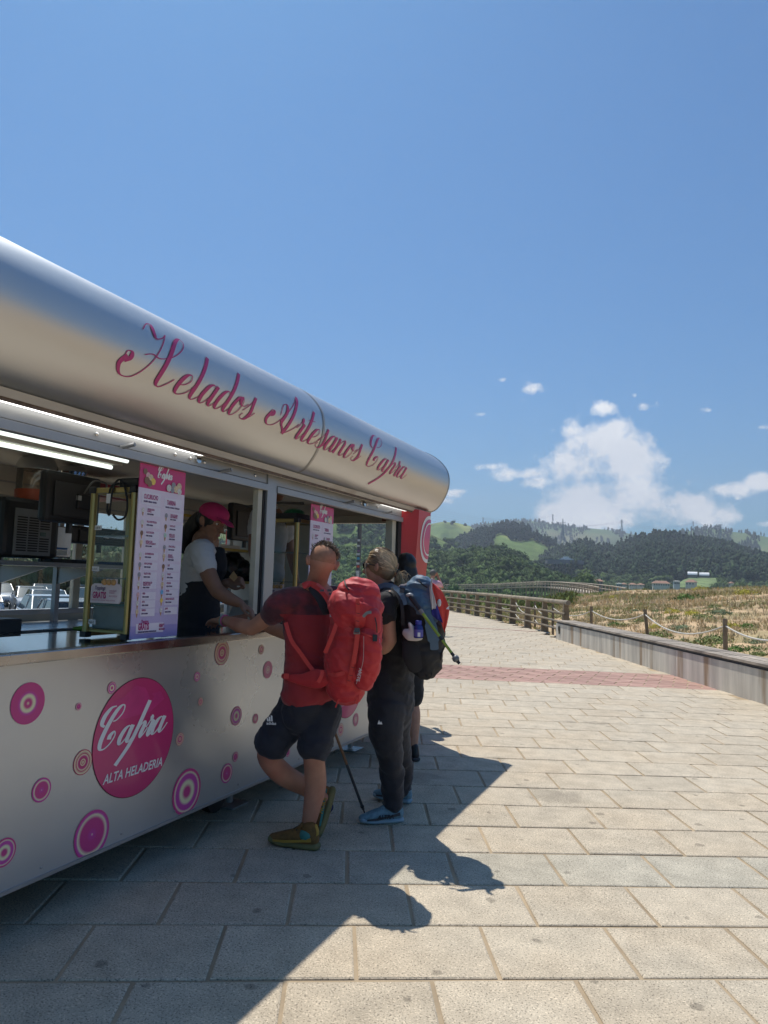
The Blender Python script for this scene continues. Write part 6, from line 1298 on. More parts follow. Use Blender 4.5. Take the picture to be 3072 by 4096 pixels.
def face_bits(root, g, AX, s=1.0, iris=(.05, .03, .02), lip=None):
    for k in (-1, 1):
        e = ell(MB(), g(.031 * k, .0755, .010), (.0135 * s, .009 * s, .0095 * s), AX, 14, 10).build('eye', mat('eye_white', (.62, .58, .55), .25), root, smooth=True)
        ell(MB(), g(.031 * k, .0825, .009), (.0055 * s, .003 * s, .0058 * s), AX, 10, 8).build('iris', mat('iris_dark', iris, .15), e, smooth=True)
        limb(MB(), [g(.012 * k, .090, .030), g(.03 * k, .090, .037), g(.05 * k, .078, .031)], [.0035, .0045, .002], 8).build('eyebrow', mat('brow_hair', (.03, .02, .015), .9), root, smooth=True)
    ell(MB(), g(0, .094, -.0645), (.021 * s, .008 * s, .0085 * s), AX, 14, 8).build('lips', lip or mat('lips', (.30, .10, .09), .5), root, smooth=True)
def hand(mb, w, d, pn, side=1, s=1.0, curl=.35, spread=.12, thumb=.7):
    """palm and five unequal, bent fingers; w wrist, d way the fingers point, pn back of the hand, side +1/-1 where the thumb is"""
    d = nrm(d); pn = nrm(np.array(pn, float) - d * np.dot(pn, d)); l = np.cross(d, pn) * side; w = np.array(w, float); g = lambda a, b, c: w + (l * a + d * b + pn * c) * s
    limb(mb, [g(0, -.02, 0), g(0, .03, 0), g(.002, .07, .002), g(.002, .092, .001)], [.026 * s, .036 * s, .041 * s, .038 * s], 14, ry=[.021 * s, .018 * s, .016 * s, .012 * s], side=l)
    for k, (a, L_) in enumerate(((.030, .072), (.011, .080), (-.009, .074), (-.028, .058))):
        b0 = g(a, .088, .001); dd = nrm(d + l * (a * 3.2 * spread / .1)); pts = [b0]; ang = 0; p = b0
        for j, f_ in enumerate((.45, .32, .23)):
            ang += curl * (1.0 + .35 * j) * (1 + .1 * k); v = dd * math.cos(ang) - pn * math.sin(ang); p = p + v * L_ * f_ * s; pts.append(p)
        limb(mb, pts, [.0092 * s, .0086 * s, .008 * s, .0066 * s], 10, sub=3)
    t0 = g(.026, .022, -.006); t1 = g(.050, .050, -.014); t2 = g(.058 - .012 * thumb, .078, -.022); t3 = g(.056 - .025 * thumb, .100, -.026); limb(mb, [t0, t1, t2, t3], [.015 * s, .0115 * s, .0098 * s, .0075 * s], 10, sub=3)
def shoe(root, heel, toe, up=(0, 0, 1), L_=None, upper=None, sole=None, accent=None, w=.046, h=.075, name='shoe', text=None, tcol=None, tside=1, solex=1.0):
    heel = np.array(heel, float); toe = np.array(toe, float); d = toe - heel; L_ = np.linalg.norm(d); d = d / L_; up = nrm(np.array(up, float) - d * np.dot(up, d)); r = np.cross(d, up); K = 1.12; g = lambda a, b, c: heel + d * a * L_ + r * b * K + up * c * K
    mb = MB(); limb(mb, [g(.02, 0, .018), g(.25, 0, .016), g(.5, .002, .016), g(.72, .003, .018), g(.93, .003, .026)], [.040, .041, .041, .052, .038], 16, ry=[.019 * solex] * 5, side=r)
    so = skin_mesh(name + '_sole', mb, sole, root, .005, 1); so.name = 'sole'
    mb = MB(); limb(mb, [g(.08, 0, .05), g(.3, 0, .052), g(.52, .001, .048), g(.75, .003, .038), g(.92, .003, .032)], [.035, .037, .039, .047, .030], 16, ry=[.042, .045, .042, .031, .022], side=r); limb(mb, [g(.14, 0, .06), g(.17, 0, .10)], [.039, .036], 14, ry=[.050, .047], side=r)
    limb(mb, [g(.55, 0, .075), g(.38, 0, .100), g(.32, 0, .118)], [.02, .021, .016], 10, ry=[.008] * 3, side=r)
    sh_ = skin_mesh(name, mb, upper, root, .005, 2)
    if accent is not None:
        mb = MB(); limb(mb, [g(.02, 0, .045), g(.0, 0, .085), g(.04, 0, .118)], [.018, .018, .012], 8, ry=[.006] * 3, side=r, sub=3)
        for b in (-1, 1): mb.ribbon([g(.08, b * .036, .055), g(.3, b * .040, .045), g(.6, b * .044, .035), g(.85, b * .038, .03)], [.02, .012, .014, .01], .003, r * b)
        mb.build('overlay', accent, sh_, smooth=True)
    mb = MB()
    for k in range(4): a = .4 + k * .075; mb.ribbon([g(a, -.02, .088 - k * .007), g(a + .02, 0, .096 - k * .008), g(a, .02, .088 - k * .007)], .006, .004, up)
    mb.tube(spline([g(.4, .0, .1), g(.36, .03, .112), g(.42, .04, .098), g(.42, 0, .1), g(.38, -.03, .11), g(.44, -.03, .098)], 4), .0022, 5); mb.build('laces', m_rubber, sh_)
    if text: text_mesh(text, .034, at=g(.24 if tside > 0 else .62, tside * .0465, .036), ax=d * tside, up=up, bold=.0012, shear=.2).build('side_lettering', tcol, sh_)
    return sh_
m_skin1 = mat('tanned_skin', (.46, .225, .145), .55, var=.16, scale=9, col2=(.40, .16, .105), mask=(.45, .65), bump=.0007, bscale=160, spec=.4); m_skin2 = mat('fair_skin', (.50, .27, .18), .55, var=.08, scale=14, bump=.0006, bscale=160, spec=.4)
m_skin3 = mat('brown_skin', (.27, .135, .085), .5, var=.08, scale=14, bump=.0006, bscale=160, spec=.4); m_skin4 = mat('leg_skin', (.47, .26, .18), .6, var=.12, scale=18, bump=.0007, bscale=160, spec=.35)
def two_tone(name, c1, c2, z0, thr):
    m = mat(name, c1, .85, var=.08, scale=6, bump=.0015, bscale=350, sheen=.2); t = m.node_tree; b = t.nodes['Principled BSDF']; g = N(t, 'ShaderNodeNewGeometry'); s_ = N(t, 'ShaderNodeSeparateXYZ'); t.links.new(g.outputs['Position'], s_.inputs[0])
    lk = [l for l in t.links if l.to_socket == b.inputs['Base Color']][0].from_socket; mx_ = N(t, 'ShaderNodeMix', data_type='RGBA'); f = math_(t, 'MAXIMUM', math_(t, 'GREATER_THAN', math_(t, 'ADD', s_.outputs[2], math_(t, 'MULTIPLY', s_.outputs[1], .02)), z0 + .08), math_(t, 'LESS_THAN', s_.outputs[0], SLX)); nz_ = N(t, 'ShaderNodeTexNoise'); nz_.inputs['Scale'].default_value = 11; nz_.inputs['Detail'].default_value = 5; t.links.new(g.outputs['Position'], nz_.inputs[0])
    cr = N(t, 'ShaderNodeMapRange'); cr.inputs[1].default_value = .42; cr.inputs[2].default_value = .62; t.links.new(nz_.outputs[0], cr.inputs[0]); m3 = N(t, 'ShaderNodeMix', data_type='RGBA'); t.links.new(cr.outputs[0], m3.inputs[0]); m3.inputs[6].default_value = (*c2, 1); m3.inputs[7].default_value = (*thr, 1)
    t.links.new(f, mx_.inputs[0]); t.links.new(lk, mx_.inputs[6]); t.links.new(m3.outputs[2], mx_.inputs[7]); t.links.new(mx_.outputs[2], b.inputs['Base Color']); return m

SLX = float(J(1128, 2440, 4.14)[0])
# ---------------------------------------------------------------- man in red
base = P(1225, 3395, 2, 0); man = thing('person', (base[0], base[1], 0), 'man in dark red T-shirt and navy shorts leaning on the counter, back turned, legs crossed', 'person', 'customers at the kiosk counter')
D1 = 4.2
sL, sR = J(1132, 2408, 4.18), J(1362, 2405, 4.42); ax_sh = nrm(sR - sL); hipc = J(1245, 2790, 4.22); chest = J(1245, 2480, 4.27); neck0 = J(1262, 2372, 4.28)
hc = J(1288, 2252, 4.24); fdir = nrm(-RTH * .22 + FW * .93 - UPZ * .30); upd = nrm(UPZ + RTH * .17)
mb = MB(); g1, AX1 = head(mb, hc, fdir, upd, .97, 1.1); limb(mb, [hc - upd * .03 - fdir * .02, J(1268, 2330, 4.27), neck0 + [0, 0, -.02]], [.060, .060, .07], 18)
eL, wL, hL = J(1010, 2512, 4.26), J(905, 2483, 4.50), J(880, 2482, 4.54)
limb(mb, [sL, J(1078, 2462, 4.2), eL], [.055, .050, .043]); limb(mb, [eL, J(962, 2502, 4.36), wL, hL], [.044, .044, .029, .026]); hand(mb, hL, nrm(J(842, 2488, 4.66) - hL), UPZ * .9 + RTH * .2, side=1, s=1.0, curl=.22)
eR, wR = J(1150, 2535, 4.62), J(1010, 2472, 4.74)
limb(mb, [J(1262, 2410, 4.28), sR + [0, 0, -.02]], [.08, .06]); limb(mb, [sR + [0, 0, -.02], J(1270, 2500, 4.6), eR], [.055, .048, .042]); limb(mb, [eR, J(1080, 2508, 4.68), wR, J(980, 2468, 4.76)], [.043, .042, .029, .026]); hand(mb, J(980, 2468, 4.76), nrm(J(925, 2474, 4.8) - J(980, 2468, 4.76)), UPZ, side=-1, curl=.25)
limb(mb, [neck0, chest, hipc], [.12, .13, .12], ry=[.08, .09, .09], side=ax_sh)
# legs
kS = J(1257, 3042, 4.13); aS = J(1226, 3325, 4.17); limb(mb, [J(1292, 2850, 4.2), kS + [0, 0, .07], kS, J(1262, 3140, 4.17), J(1245, 3245, 4.17), aS], [.088, .070, .061, .062, .048, .035])
kC = J(1072, 3020, 4.18); aC = J(1300, 3200, 4.42); limb(mb, [J(1185, 2830, 4.3), J(1115, 2950, 4.2), kC, J(1130, 3095, 4.25), J(1225, 3150, 4.34), aC], [.090, .076, .063, .063, .052, .036])
skin_mesh('body', mb, m_skin1, man, .0065, 3)
# hair: clipped back and sides, longer tousled top
def tufts_hair(name, g, n, sel, L_, r, m, par, flow, seed=1, rad=(.079, .099, .096)):
    rr = random.Random(seed); st = MB(); k = 0
    while k < n:
        d = np.array([rr.gauss(0, 1), rr.gauss(0, 1), rr.gauss(0, 1)]); d /= np.linalg.norm(d)
        if not sel(d): continue
        k += 1; a = g(d[0] * rad[0], d[1] * rad[1] - .008, d[2] * rad[2] + .015); o = nrm(a - g(0, -.008, .015)); v = nrm(o * 1.0 + flow * .9 + np.array([rr.gauss(0, .45) for _ in range(3)])); l = L_ * rr.uniform(.6, 1.3); c = nrm(v + np.array([rr.gauss(0, .6) for _ in range(3)]))
        st.tube([a - o * .004, a + v * l * .5, a + v * l * .75 + c * l * .3, a + v * l * .85 + c * l * .55], [r, r, r * .8, r * .2], 3)
    return st.build(name, m, par)
mb = MB(); ell(mb, g1(0, .016, .052), (.074, .082, .062), AX1, 26, 16); skin_mesh('hair_base', mb, mat('dark_hair_base', (.035, .024, .017), .8, var=.3, scale=60), man, .006, 1)
tufts_hair('hair', g1, 2300, lambda d: d[2] > .46 - .16 * d[0] + (.10 if d[1] < -.4 else 0), .019, .0027, mat('tousled_hair', (.10, .062, .038), .5, var=.3, scale=30, island=.7, col2=(.30, .20, .12), mask=(.5, .55)), man, AX1[1] * .7 + AX1[0] * .9)
mb = MB(); ell(mb, g1(0, -.012, .022), (.0765, .0985, .084), AX1, 28, 20); skin_mesh('shaved_hair', mb, mat('stubble', (.36, .19, .125), .85, var=.12, scale=40, spec=.15), man, .006, 1)
face_bits(man, g1, AX1)
# T-shirt
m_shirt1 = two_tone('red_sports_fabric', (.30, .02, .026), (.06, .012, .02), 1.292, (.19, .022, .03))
mb = MB(); limb(mb, [J(1243, 2752, 4.22), J(1240, 2710, 4.22), J(1240, 2600, 4.24), chest, J(1250, 2410, 4.28), neck0 + [0, 0, -.03]], [.176, .160, .150, .170, .165, .09], ry=[.14, .125, .112, .122, .098, .075], side=ax_sh, n=26)
limb(mb, [J(1262, 2378, 4.28), J(1263, 2350, 4.28)], [.080, .066], ry=[.074, .064], side=ax_sh)
limb(mb, [J(1235, 2410, 4.25), sL + [0, 0, .0], J(1100, 2440, 4.18), J(1083, 2455, 4.2)], [.085, .076, .070, .066]); limb(mb, [J(1290, 2405, 4.33), sR, J(1330, 2470, 4.5)], [.085, .076, .07])
skin_mesh('shirt', mb, m_shirt1, man, .0085, 3, disp=folds(.006, 11, 1))
MB().tube([neck0 + (g1(0, 0, 0) * 0) + np.array([math.cos(a) * .068, math.sin(a) * .068, .026 + .006 * math.sin(a)]) for a in np.linspace(0, 2 * math.pi, 20)], .006, 6).build('collar', mat('dark_collar', (.03, .015, .02), .8), man, smooth=True)
# shorts
m_navy = mat('navy_shorts_fabric', (.010, .012, .022), .75, var=.15, scale=6, bump=.002, bscale=300, sheen=.15)
mb = MB(); limb(mb, [J(1240, 2790, 4.22), J(1240, 2820, 4.22), J(1240, 2860, 4.22)], [.145, .165, .165], ry=[.11, .13, .12], side=ax_sh, n=26); limb(mb, [J(1180, 2840, 4.28), J(1130, 2915, 4.22), J(1095, 2968, 4.2)], [.115, .107, .098]); limb(mb, [J(1288, 2840, 4.22), J(1270, 2925, 4.17), J(1258, 2985, 4.14)], [.110, .098, .090])
so_ = skin_mesh('shorts', mb, m_navy, man, .008, 3, disp=folds(.0075, 10, 4))
# sports mark on the hem: three slanted bars and small lettering
c0 = J(1069, 2885, 4.105); u1 = RTH; v1 = UPZ
for k in range(3): mkobj('mark_bar', [c0 + u1 * (.0 + .011 * k) + v1 * .0, c0 + u1 * (.008 + .011 * k), c0 + u1 * (.001 + .011 * k + .004) + v1 * (.014 + .008 * k), c0 + u1 * (-.004 + .011 * k) + v1 * (.018 + .008 * k)], [(0, 1, 2, 3)], m_white, so_)
text_mesh('adidas', .022, at=c0 - v1 * .018 - u1 * .004, ax=u1, up=v1, bold=.0004).build('mark_lettering', m_white, so_)
# socks and shoes
m_sock = mat('blue_sock', (.015, .02, .09), .9); m_up1 = mat('brown_mesh_shoe', (.17, .085, .02), .8, var=.2, scale=50, bump=.001, bscale=300); m_so1 = mat('olive_sole', (.17, .15, .06), .8, var=.15); m_teal = mat('teal_panel', (.05, .20, .17), .7); m_mustard = mat('mustard_overlay', (.42, .24, .03), .6)
limb(MB(), [J(1229, 3318, 4.155), J(1232, 3348, 4.15)], [.037, .040], 16).build('sock', m_sock, man, smooth=True); limb(MB(), [J(1300, 3205, 4.43), J(1308, 3228, 4.44)], [.037, .039], 16).build('sock', m_sock, man, smooth=True)
hl = P(1268, 3400, 2, 0); te = P(1098, 3376, 2, 0); shoe(man, hl + nrm(hl - te) * .0, hl + nrm(te - hl) * .295, upper=m_up1, sole=m_so1, accent=m_mustard, solex=1.25)
ell(MB(), hl + nrm(te - hl) * .06 + [0, 0, .075], (.048, .048, .042)).build('heel_panel', m_teal, man, smooth=True)
te2 = P(1288, 3352, 2, .012); hl2 = te2 + nrm(J(1338, 3172, 4.46) - te2) * .29
shoe(man, hl2, te2, up=-RTH * .9 - FW * .25, upper=m_up1, sole=m_so1, accent=m_teal, solex=1.35, text='HOKA', tcol=m_mustard, tside=-1)
# wristbands and watch
MB().tube([wL + np.array([0, 0, 0]) + (nrm(hL - wL) * .012) + (np.cross(nrm(hL - wL), UPZ) * math.cos(a) + UPZ * math.sin(a)) * .0335 for a in np.linspace(0, 2 * math.pi, 18)], .0045, 6).build('wristband', mat('pink_band', (.60, .12, .25), .6), man, smooth=True)
MB().tube([wL + (nrm(hL - wL) * .026) + (np.cross(nrm(hL - wL), UPZ) * math.cos(a) + UPZ * math.sin(a)) * .033 for a in np.linspace(0, 2 * math.pi, 18)], .004, 6).build('wristband', mat('green_band', (.15, .30, .22), .6), man, smooth=True)
limb(MB(), [wR + nrm(eR - wR) * .0, wR + nrm(eR - wR) * .02], .034, 14).build('watch', m_black, man, smooth=True)

# ---------------------------------------------------------------- red rucksack
m_rs = mat('red_pack_nylon', (.50, .022, .028), .6, var=.10, scale=4, bump=.004, bscale=22, sheen=.1); m_rs2 = mat('red_pack_webbing', (.58, .045, .04), .65, var=.08, scale=12, bump=.001, bscale=300); m_pad = mat('dark_padding', (.022, .022, .03), .85)
pk = thing('rucksack', tuple(J(1370, 2770, 4.05)), 'big red hiking rucksack with webbing and buckles on the man in red', 'rucksack', 'rucksacks carried by the customers')
sd1 = nrm(RTH * .9 - FW * .45)      # across the visible side
def sx1(x, y, d): return J(x, y, d)
mb = MB(); limb(mb, [J(1385, 2750, 4.06), J(1396, 2690, 4.06), J(1412, 2600, 4.05), J(1424, 2500, 4.05), J(1432, 2430, 4.04)], [.100, .130, .143, .138, .128], ry=[.085, .115, .13, .128, .12], side=RTH, n=28)
limb(mb, [J(1420, 2460, 4.04), J(1426, 2412, 4.04), J(1433, 2378, 4.04)], [.140, .146, .115], ry=[.13, .13, .09], side=RTH, n=28)
skin_mesh('main_bag', mb, m_rs, pk, .007, 3, disp=folds(.0075, 13, 2, (1, 1, .7)))
mb = MB(); limb(mb, [J(1470, 2540, 3.93), J(1478, 2590, 3.93), J(1474, 2660, 3.94), J(1455, 2730, 3.97)], [.05, .062, .064, .05], ry=[.04, .05, .05, .04], side=RTH); skin_mesh('front_pocket', mb, m_rs, pk, .007, 3, disp=folds(.004, 20, 3)); 
mb = MB(); limb(mb, [J(1482, 2462, 3.95), J(1488, 2510, 3.95)], [.055, .052], ry=[.05, .045], side=RTH); skin_mesh('lid_pocket', mb, m_rs, pk, .007, 2)
dn = nrm(CAMP - J(1420, 2560, 4.0))
def strap(name, pts, w, m=m_rs2, d0=3.9, par=pk, th=.003): 
    q = [J(*p) if len(p) == 3 else J(p[0], p[1], d0) for p in pts]; return MB().ribbon(spline(q, 6), w, th, dn).build(name, m, par)
strap('daisy_chain', [(1430, 2395, 3.895), (1432, 2450, 3.895), (1428, 2520, 3.905), (1424, 2570, 3.905), (1414, 2630, 3.91), (1404, 2690, 3.925), (1392, 2745, 3.955)], .021)
strap('buckle_strap', [(1431, 2535, 3.888), (1424, 2590, 3.892), (1414, 2655, 3.9)], .024)
strap('side_strap', [(1335, 2470, 4.02), (1365, 2500, 3.95), (1405, 2522, 3.91)], .023); strap('hanging_strap', [(1350, 2482, 3.945), (1336, 2525, 3.935), (1318, 2570, 3.94), (1300, 2612, 3.95)], .022)
strap('front_cord', [(1438, 2528, 3.9), (1470, 2540, 3.87), (1502, 2552, 3.89)], .008); strap('lower_strap', [(1310, 2690, 3.99), (1340, 2700, 3.94), (1378, 2690, 3.93)], .022); strap('lower_strap_end', [(1290, 2680, 3.99), (1286, 2705, 3.98), (1272, 2730, 3.98)], .02)
strap('right_strap', [(1508, 2540, 3.93), (1512, 2600, 3.93), (1508, 2655, 3.94)], .016); strap('bottom_loop', [(1385, 2768, 4.0), (1360, 2790, 3.98), (1342, 2830, 3.98)], .008); strap('bottom_tab', [(1420, 2768, 4.0), (1432, 2790, 3.98), (1424, 2815, 3.98)], .014)
for k, (x, y) in enumerate([(1431, 2415), (1432, 2452), (1430, 2483), (1411, 2668), (1404, 2700), (1397, 2722)]): strap('stitching', [(x - 7, y, 3.886 + .004 * (k > 2) * 4), (x + 7, y + 3, 3.886 + .004 * (k > 2) * 4)], .0025, m_navy, th=.001)
mb = MB(); c = J(1428, 2521, 3.885); 
def qbox(mb, c, w, h, t, n_=None):
    n_ = dn if n_ is None else n_; u_ = nrm(np.cross(UPZ, n_)); v_ = np.cross(n_, u_); return mb.hexa([c - u_ * w - v_ * h, c + u_ * w - v_ * h, c + u_ * w + v_ * h, c - u_ * w + v_ * h, c - u_ * w - v_ * h + n_ * t, c + u_ * w - v_ * h + n_ * t, c + u_ * w + v_ * h + n_ * t, c - u_ * w + v_ * h + n_ * t])
qbox(mb, c, .014, .012, .008); mb.build('buckle', mat('grey_buckle', (.06, .06, .065), .4), pk); mb = MB(); cc_ = J(1427, 2535, 3.885)
for a, b in (((-.015, 0), (.015, 0)), ((-.015, 0), (-.013, .018)), ((.015, 0), (.013, .018))): mb.tube([cc_ + RTH * a[0] + UPZ * a[1], cc_ + RTH * b[0] + UPZ * b[1]], .0025, 6)
mb.build('buckle_frame', mat('pewter', (.35, .33, .3), .4, metal=.8), pk)
mb = MB(); qbox(mb, J(1332, 2458, 3.985), .016, .013, .008); mb.build('side_buckle', mat('silver_buckle', (.45, .45, .45), .35, metal=.8), pk); mb = MB(); qbox(mb, J(1340, 2468, 3.975), .01, .01, .008); mb.build('side_buckle', MATS['grey_buckle'], pk)
MB().ribbon(spline([J(1378, 2322, 3.99), J(1382, 2338, 3.955), J(1388, 2350, 3.94), J(1396, 2360, 3.93)], 5), .008, .004, dn).build('zip', m_rubber, pk)
MB().ribbon(spline([J(1452, 2468, 3.875), J(1468, 2452, 3.87), J(1486, 2449, 3.87)], 5), [.006] + [.016] * 9 + [.01], .003, dn).build('grey_panel', mat('grey_trim', (.22, .22, .22), .6), pk)
MB().tube(spline([J(1455, 2545, 3.865), J(1454, 2620, 3.865), J(1448, 2665, 3.87), J(1425, 2735, 3.92)], 6), .0012, 4).build('reflective_piping', mat('piping', (.5, .45, .45), .5), pk)
text_mesh('ARETE', .024, at=J(1437, 2672, 3.862), ax=nrm(-UPZ * 1 - RTH * .2), up=nrm(RTH - UPZ * .2), bold=.0004).build('brand_text', MATS['piping'], pk)
# straps on the man
strap('shoulder_strap', [(1335, 2470, 4.1), (1328, 2430, 4.08), (1305, 2385, 4.1), (1275, 2352, 4.13), (1240, 2336, 4.18), (1212, 2345, 4.17)], .034, th=.008); strap('strap_tail', [(1240, 2330, 4.14), (1228, 2338, 4.12), (1214, 2352, 4.11)], .018)
strap('load_lifter', [(1268, 2335, 4.12), (1300, 2362, 4.07), (1330, 2400, 4.03)], .014, mat('light_red_webbing', (.62, .10, .10), .6))
mb = MB(); limb(mb, [J(1245, 2352, 4.17), J(1280, 2385, 4.13), J(1305, 2425, 4.12), J(1308, 2450, 4.13)], [.022, .036, .042, .03], ry=[.012] * 4, side=RTH); skin_mesh('strap_padding', mb, m_pad, pk, .007, 2)
for k, (x, y) in enumerate([(1288, 2362), (1318, 2362), (1324, 2375)]): mb = MB(); qbox(mb, J(x, y, 4.045), .011, .006, .006); mb.build('ladder_lock', MATS['grey_buckle'], pk)
strap('lower_shoulder_strap', [(1143, 2490, 4.1), (1165, 2560, 4.07), (1200, 2610, 4.07), (1235, 2660, 4.07), (1258, 2690, 4.04)], .022)
mb = MB(); limb(mb, [J(1320, 2710, 4.02), J(1270, 2715, 4.04), J(1210, 2718, 4.07), J(1150, 2708, 4.10), J(1130, 2704, 4.13)], [.03, .055, .035, .020, .016], ry=[.02, .02, .014, .009, .008], side=UPZ); skin_mesh('hip_belt', mb, m_rs, pk, .006, 2)
mb = MB(); qbox(mb, J(1146, 2704, 4.075), .012, .014, .008); mb.build('hip_buckle', m_rs2, pk)
strap('pull_cord', [(1500, 2470, 3.9), (1506, 2500, 3.89), (1508, 2530, 3.9)], .006, m_black); mb = MB(); qbox(mb, J(1500, 2552, 3.885), .012, .018, .012); mb.build('cord_lock', m_black, pk)
pt_ = thing('pink_tag', tuple(J(1508, 2575, 3.92)), 'small pink tag hanging on the right edge of the red rucksack', 'tag'); mb = MB(); qbox(mb, J(1512, 2572, 3.91), .009, .022, .008); mb.build('tag', mat('hot_pink', (.75, .15, .40), .4), pt_)

# ---------------------------------------------------------------- blonde woman
b2 = P(1540, 3280, 2, 0); wom = thing('person', (b2[0], b2[1], 0), 'blonde woman with ponytail and sunglasses in black T-shirt and long dark trousers, facing the hatch', 'person', 'customers at the kiosk counter')
D2 = 4.68; f2 = nrm(-RTH * .93 + FW * .35 - UPZ * .05); sh2 = nrm(np.cross(f2, UPZ))    # her right shoulder is nearer the back
hc2 = J(1517, 2268, 4.72); mb = MB(); g2, AX2 = head(mb, hc2, f2, UPZ, .93, .9); limb(mb, [hc2 - UPZ * .04 - f2 * .015, J(1540, 2350, 4.72), J(1555, 2390, 4.70)], [.052, .053, .06])
limb(mb, [J(1560, 2400, 4.70), J(1575, 2550, 4.70), J(1565, 2740, 4.68)], [.11, .11, .12], ry=[.08] * 3, side=sh2)
eW = J(1560, 2560, 4.5); limb(mb, [J(1560, 2395, 4.52), J(1552, 2470, 4.5), eW], [.052, .047, .042]); limb(mb, [eW, J(1530, 2592, 4.55), J(1478, 2575, 4.7), J(1466, 2570, 4.72)], [.042, .042, .028, .026]); hand(mb, J(1466, 2570, 4.72), -RTH + FW * .4, UPZ, side=1, s=.9)
eW2 = J(1560, 2560, 4.95); limb(mb, [J(1572, 2400, 4.88), J(1566, 2480, 4.93), eW2], [.05, .046, .04]); limb(mb, [eW2, J(1500, 2560, 5.0), J(1420, 2520, 5.05)], [.04, .04, .027]); hand(mb, J(1415, 2518, 5.05), -RTH + FW * .2, UPZ, side=-1, s=.9)
limb(mb, [J(1565, 2740, 4.68), J(1550, 2930, 4.60), J(1562, 3030, 4.61), J(1562, 3180, 4.64), J(1566, 3240, 4.64)], [.09, .07, .05, .036, .036]); limb(mb, [J(1560, 2400, 4.70), J(1560, 2395, 4.54)], [.07, .055]); limb(mb, [J(1560, 2400, 4.70), J(1572, 2400, 4.88)], [.07, .055])
skin_mesh('body', mb, m_skin2, wom, .0072, 3); face_bits(wom, g2, AX2, .93)
m_blonde = mat('blonde_hair', (.40, .27, .14), .5, var=.35, scale=30, bump=.004, bscale=60, col2=(.20, .125, .065), mask=(.46, .6), stretch=(1, 1, .35))
def hairdisp(co): return .0012 * np.sin((co[:, 2] * 40 + co[:, 0] * 150 + 2.5 * np.sin(co[:, 2] * 22)))
def combed(name, g, n, tie, m, par, seed=3, rad=(.088, .106, .103), r=.0034, off_=.007, front=.10):
    rr = random.Random(seed); st = MB(); c0 = np.array([0, -.012, .018]); tl = np.array(tie) - c0; R = np.array(rad)
    td = tl / R; td /= np.linalg.norm(td)
    for k in range(n):
        a = rr.uniform(-2.5, 2.5); f0 = rr.random() ** .7; sd = np.array([math.sin(a) * .98, .62 * math.cos(a) if abs(a) < 1.57 else .1 * math.cos(a) , .15 + .8 * max(0, math.cos(a * .8))]); sd = sd / np.linalg.norm(sd)
        sd = sd * (1 - .55 * f0) + td * (.55 * f0) + np.array([rr.gauss(0, .10) for _ in range(3)]); sd /= np.linalg.norm(sd); pts = []
        w = rr.gauss(0, .12); h = off_ * rr.uniform(.3, 1.6)
        for t_ in (0, .2, .4, .6, .8, 1.0):
            v = sd * (1 - t_) + td * t_ + np.array([w, 0, abs(w) * .5]) * math.sin(t_ * 3.14); v /= np.linalg.norm(v); q_ = c0 + v * R * (1 + h / .09 * math.sin(min(1, t_ + .2) * 2.6)); pts.append(g(*q_))
        pts[-1] = g(tie[0] + rr.gauss(0, .008), tie[1] + rr.gauss(0, .008), tie[2] + rr.gauss(0, .008)); st.tube(spline(pts, 3), [r * rr.uniform(.5, 1.3)] * 16, 3)
    return st.build(name, m, par)
mb = MB(); ell(mb, g2(0, -.018, .022), (.083, .100, .096), AX2); ell(mb, g2(0, -.055, -.03), (.070, .060, .06), AX2); skin_mesh('hair', mb, mat('hair_undercoat', (.30, .20, .11), .7, var=.2, scale=40), wom, .006, 1)
m_strand = mat('blonde_strands', (.54, .39, .22), .42, var=.25, scale=25, island=.45, col2=(.22, .14, .075), mask=(.5, .6))
combed('combed_hair', g2, 1150, (0, -.118, -.035), m_strand, wom)
st = MB(); rr = random.Random(8)
for k in range(260):
    p0 = g2(rr.gauss(0, .008), -.125, -.04 + rr.gauss(0, .008)); a = rr.uniform(0, 6.28); w = rr.uniform(.01, .034); q1 = p0 - f2 * (.02 + w * .6 * math.cos(a)) + sh2 * w * math.sin(a) - UPZ * .03; q2 = q1 - f2 * rr.uniform(-.01, .02) - UPZ * rr.uniform(.03, .06); q3 = p0 - f2 * .02 - UPZ * rr.uniform(.08, .14) + sh2 * rr.gauss(0, .012)
    st.tube(spline([p0, q1, q2, q3], 4), .0022, 3)
st.build('ponytail', m_strand, wom); st = MB()
for k in range(16): p0 = g2(random.uniform(-.01, .01), -.135, -.05); st.tube(spline([p0, p0 + -f2 * random.uniform(.02, .06) + UPZ * random.uniform(-.03, .02), p0 - f2 * random.uniform(.03, .09) + UPZ * random.uniform(-.09, .0)], 4), .0012, 3)
for k in (-1, 1): st.tube(spline([g2(.07 * k, .065, .05), g2(.088 * k, .07, -.0), g2(.085 * k, .055, -.09), g2(.07 * k, .02, -.15)], 5), .004, 4)
st.build('loose_strands', mat('pale_strands', (.52, .38, .22), .45), wom)
MB().tube([g2(0, -.137, -.05) + (UPZ * math.cos(a) + sh2 * math.sin(a)) * .022 for a in np.linspace(0, 2 * math.pi, 14)], .005, 6).build('hair_tie', m_rubber, wom, smooth=True)
for k in (-1, 1):
    e = ell(MB(), g2(.036 * k, .094, .012), (.028, .006, .023), AX2, 16, 10).build('sunglass_lens', mat('sunglass_black', (.005, .005, .006), .08), wom, smooth=True); MB().tube([g2(.06 * k, .088, .022), g2(.083 * k, .05, .02), g2(.086 * k, -.005, .008)], .003, 6).build('sunglass_arm', m_black, wom, smooth=True)
m_blk = mat('black_tshirt', (.010, .011, .014), .8, var=.15, scale=6, bump=.002, bscale=260, sheen=.12)
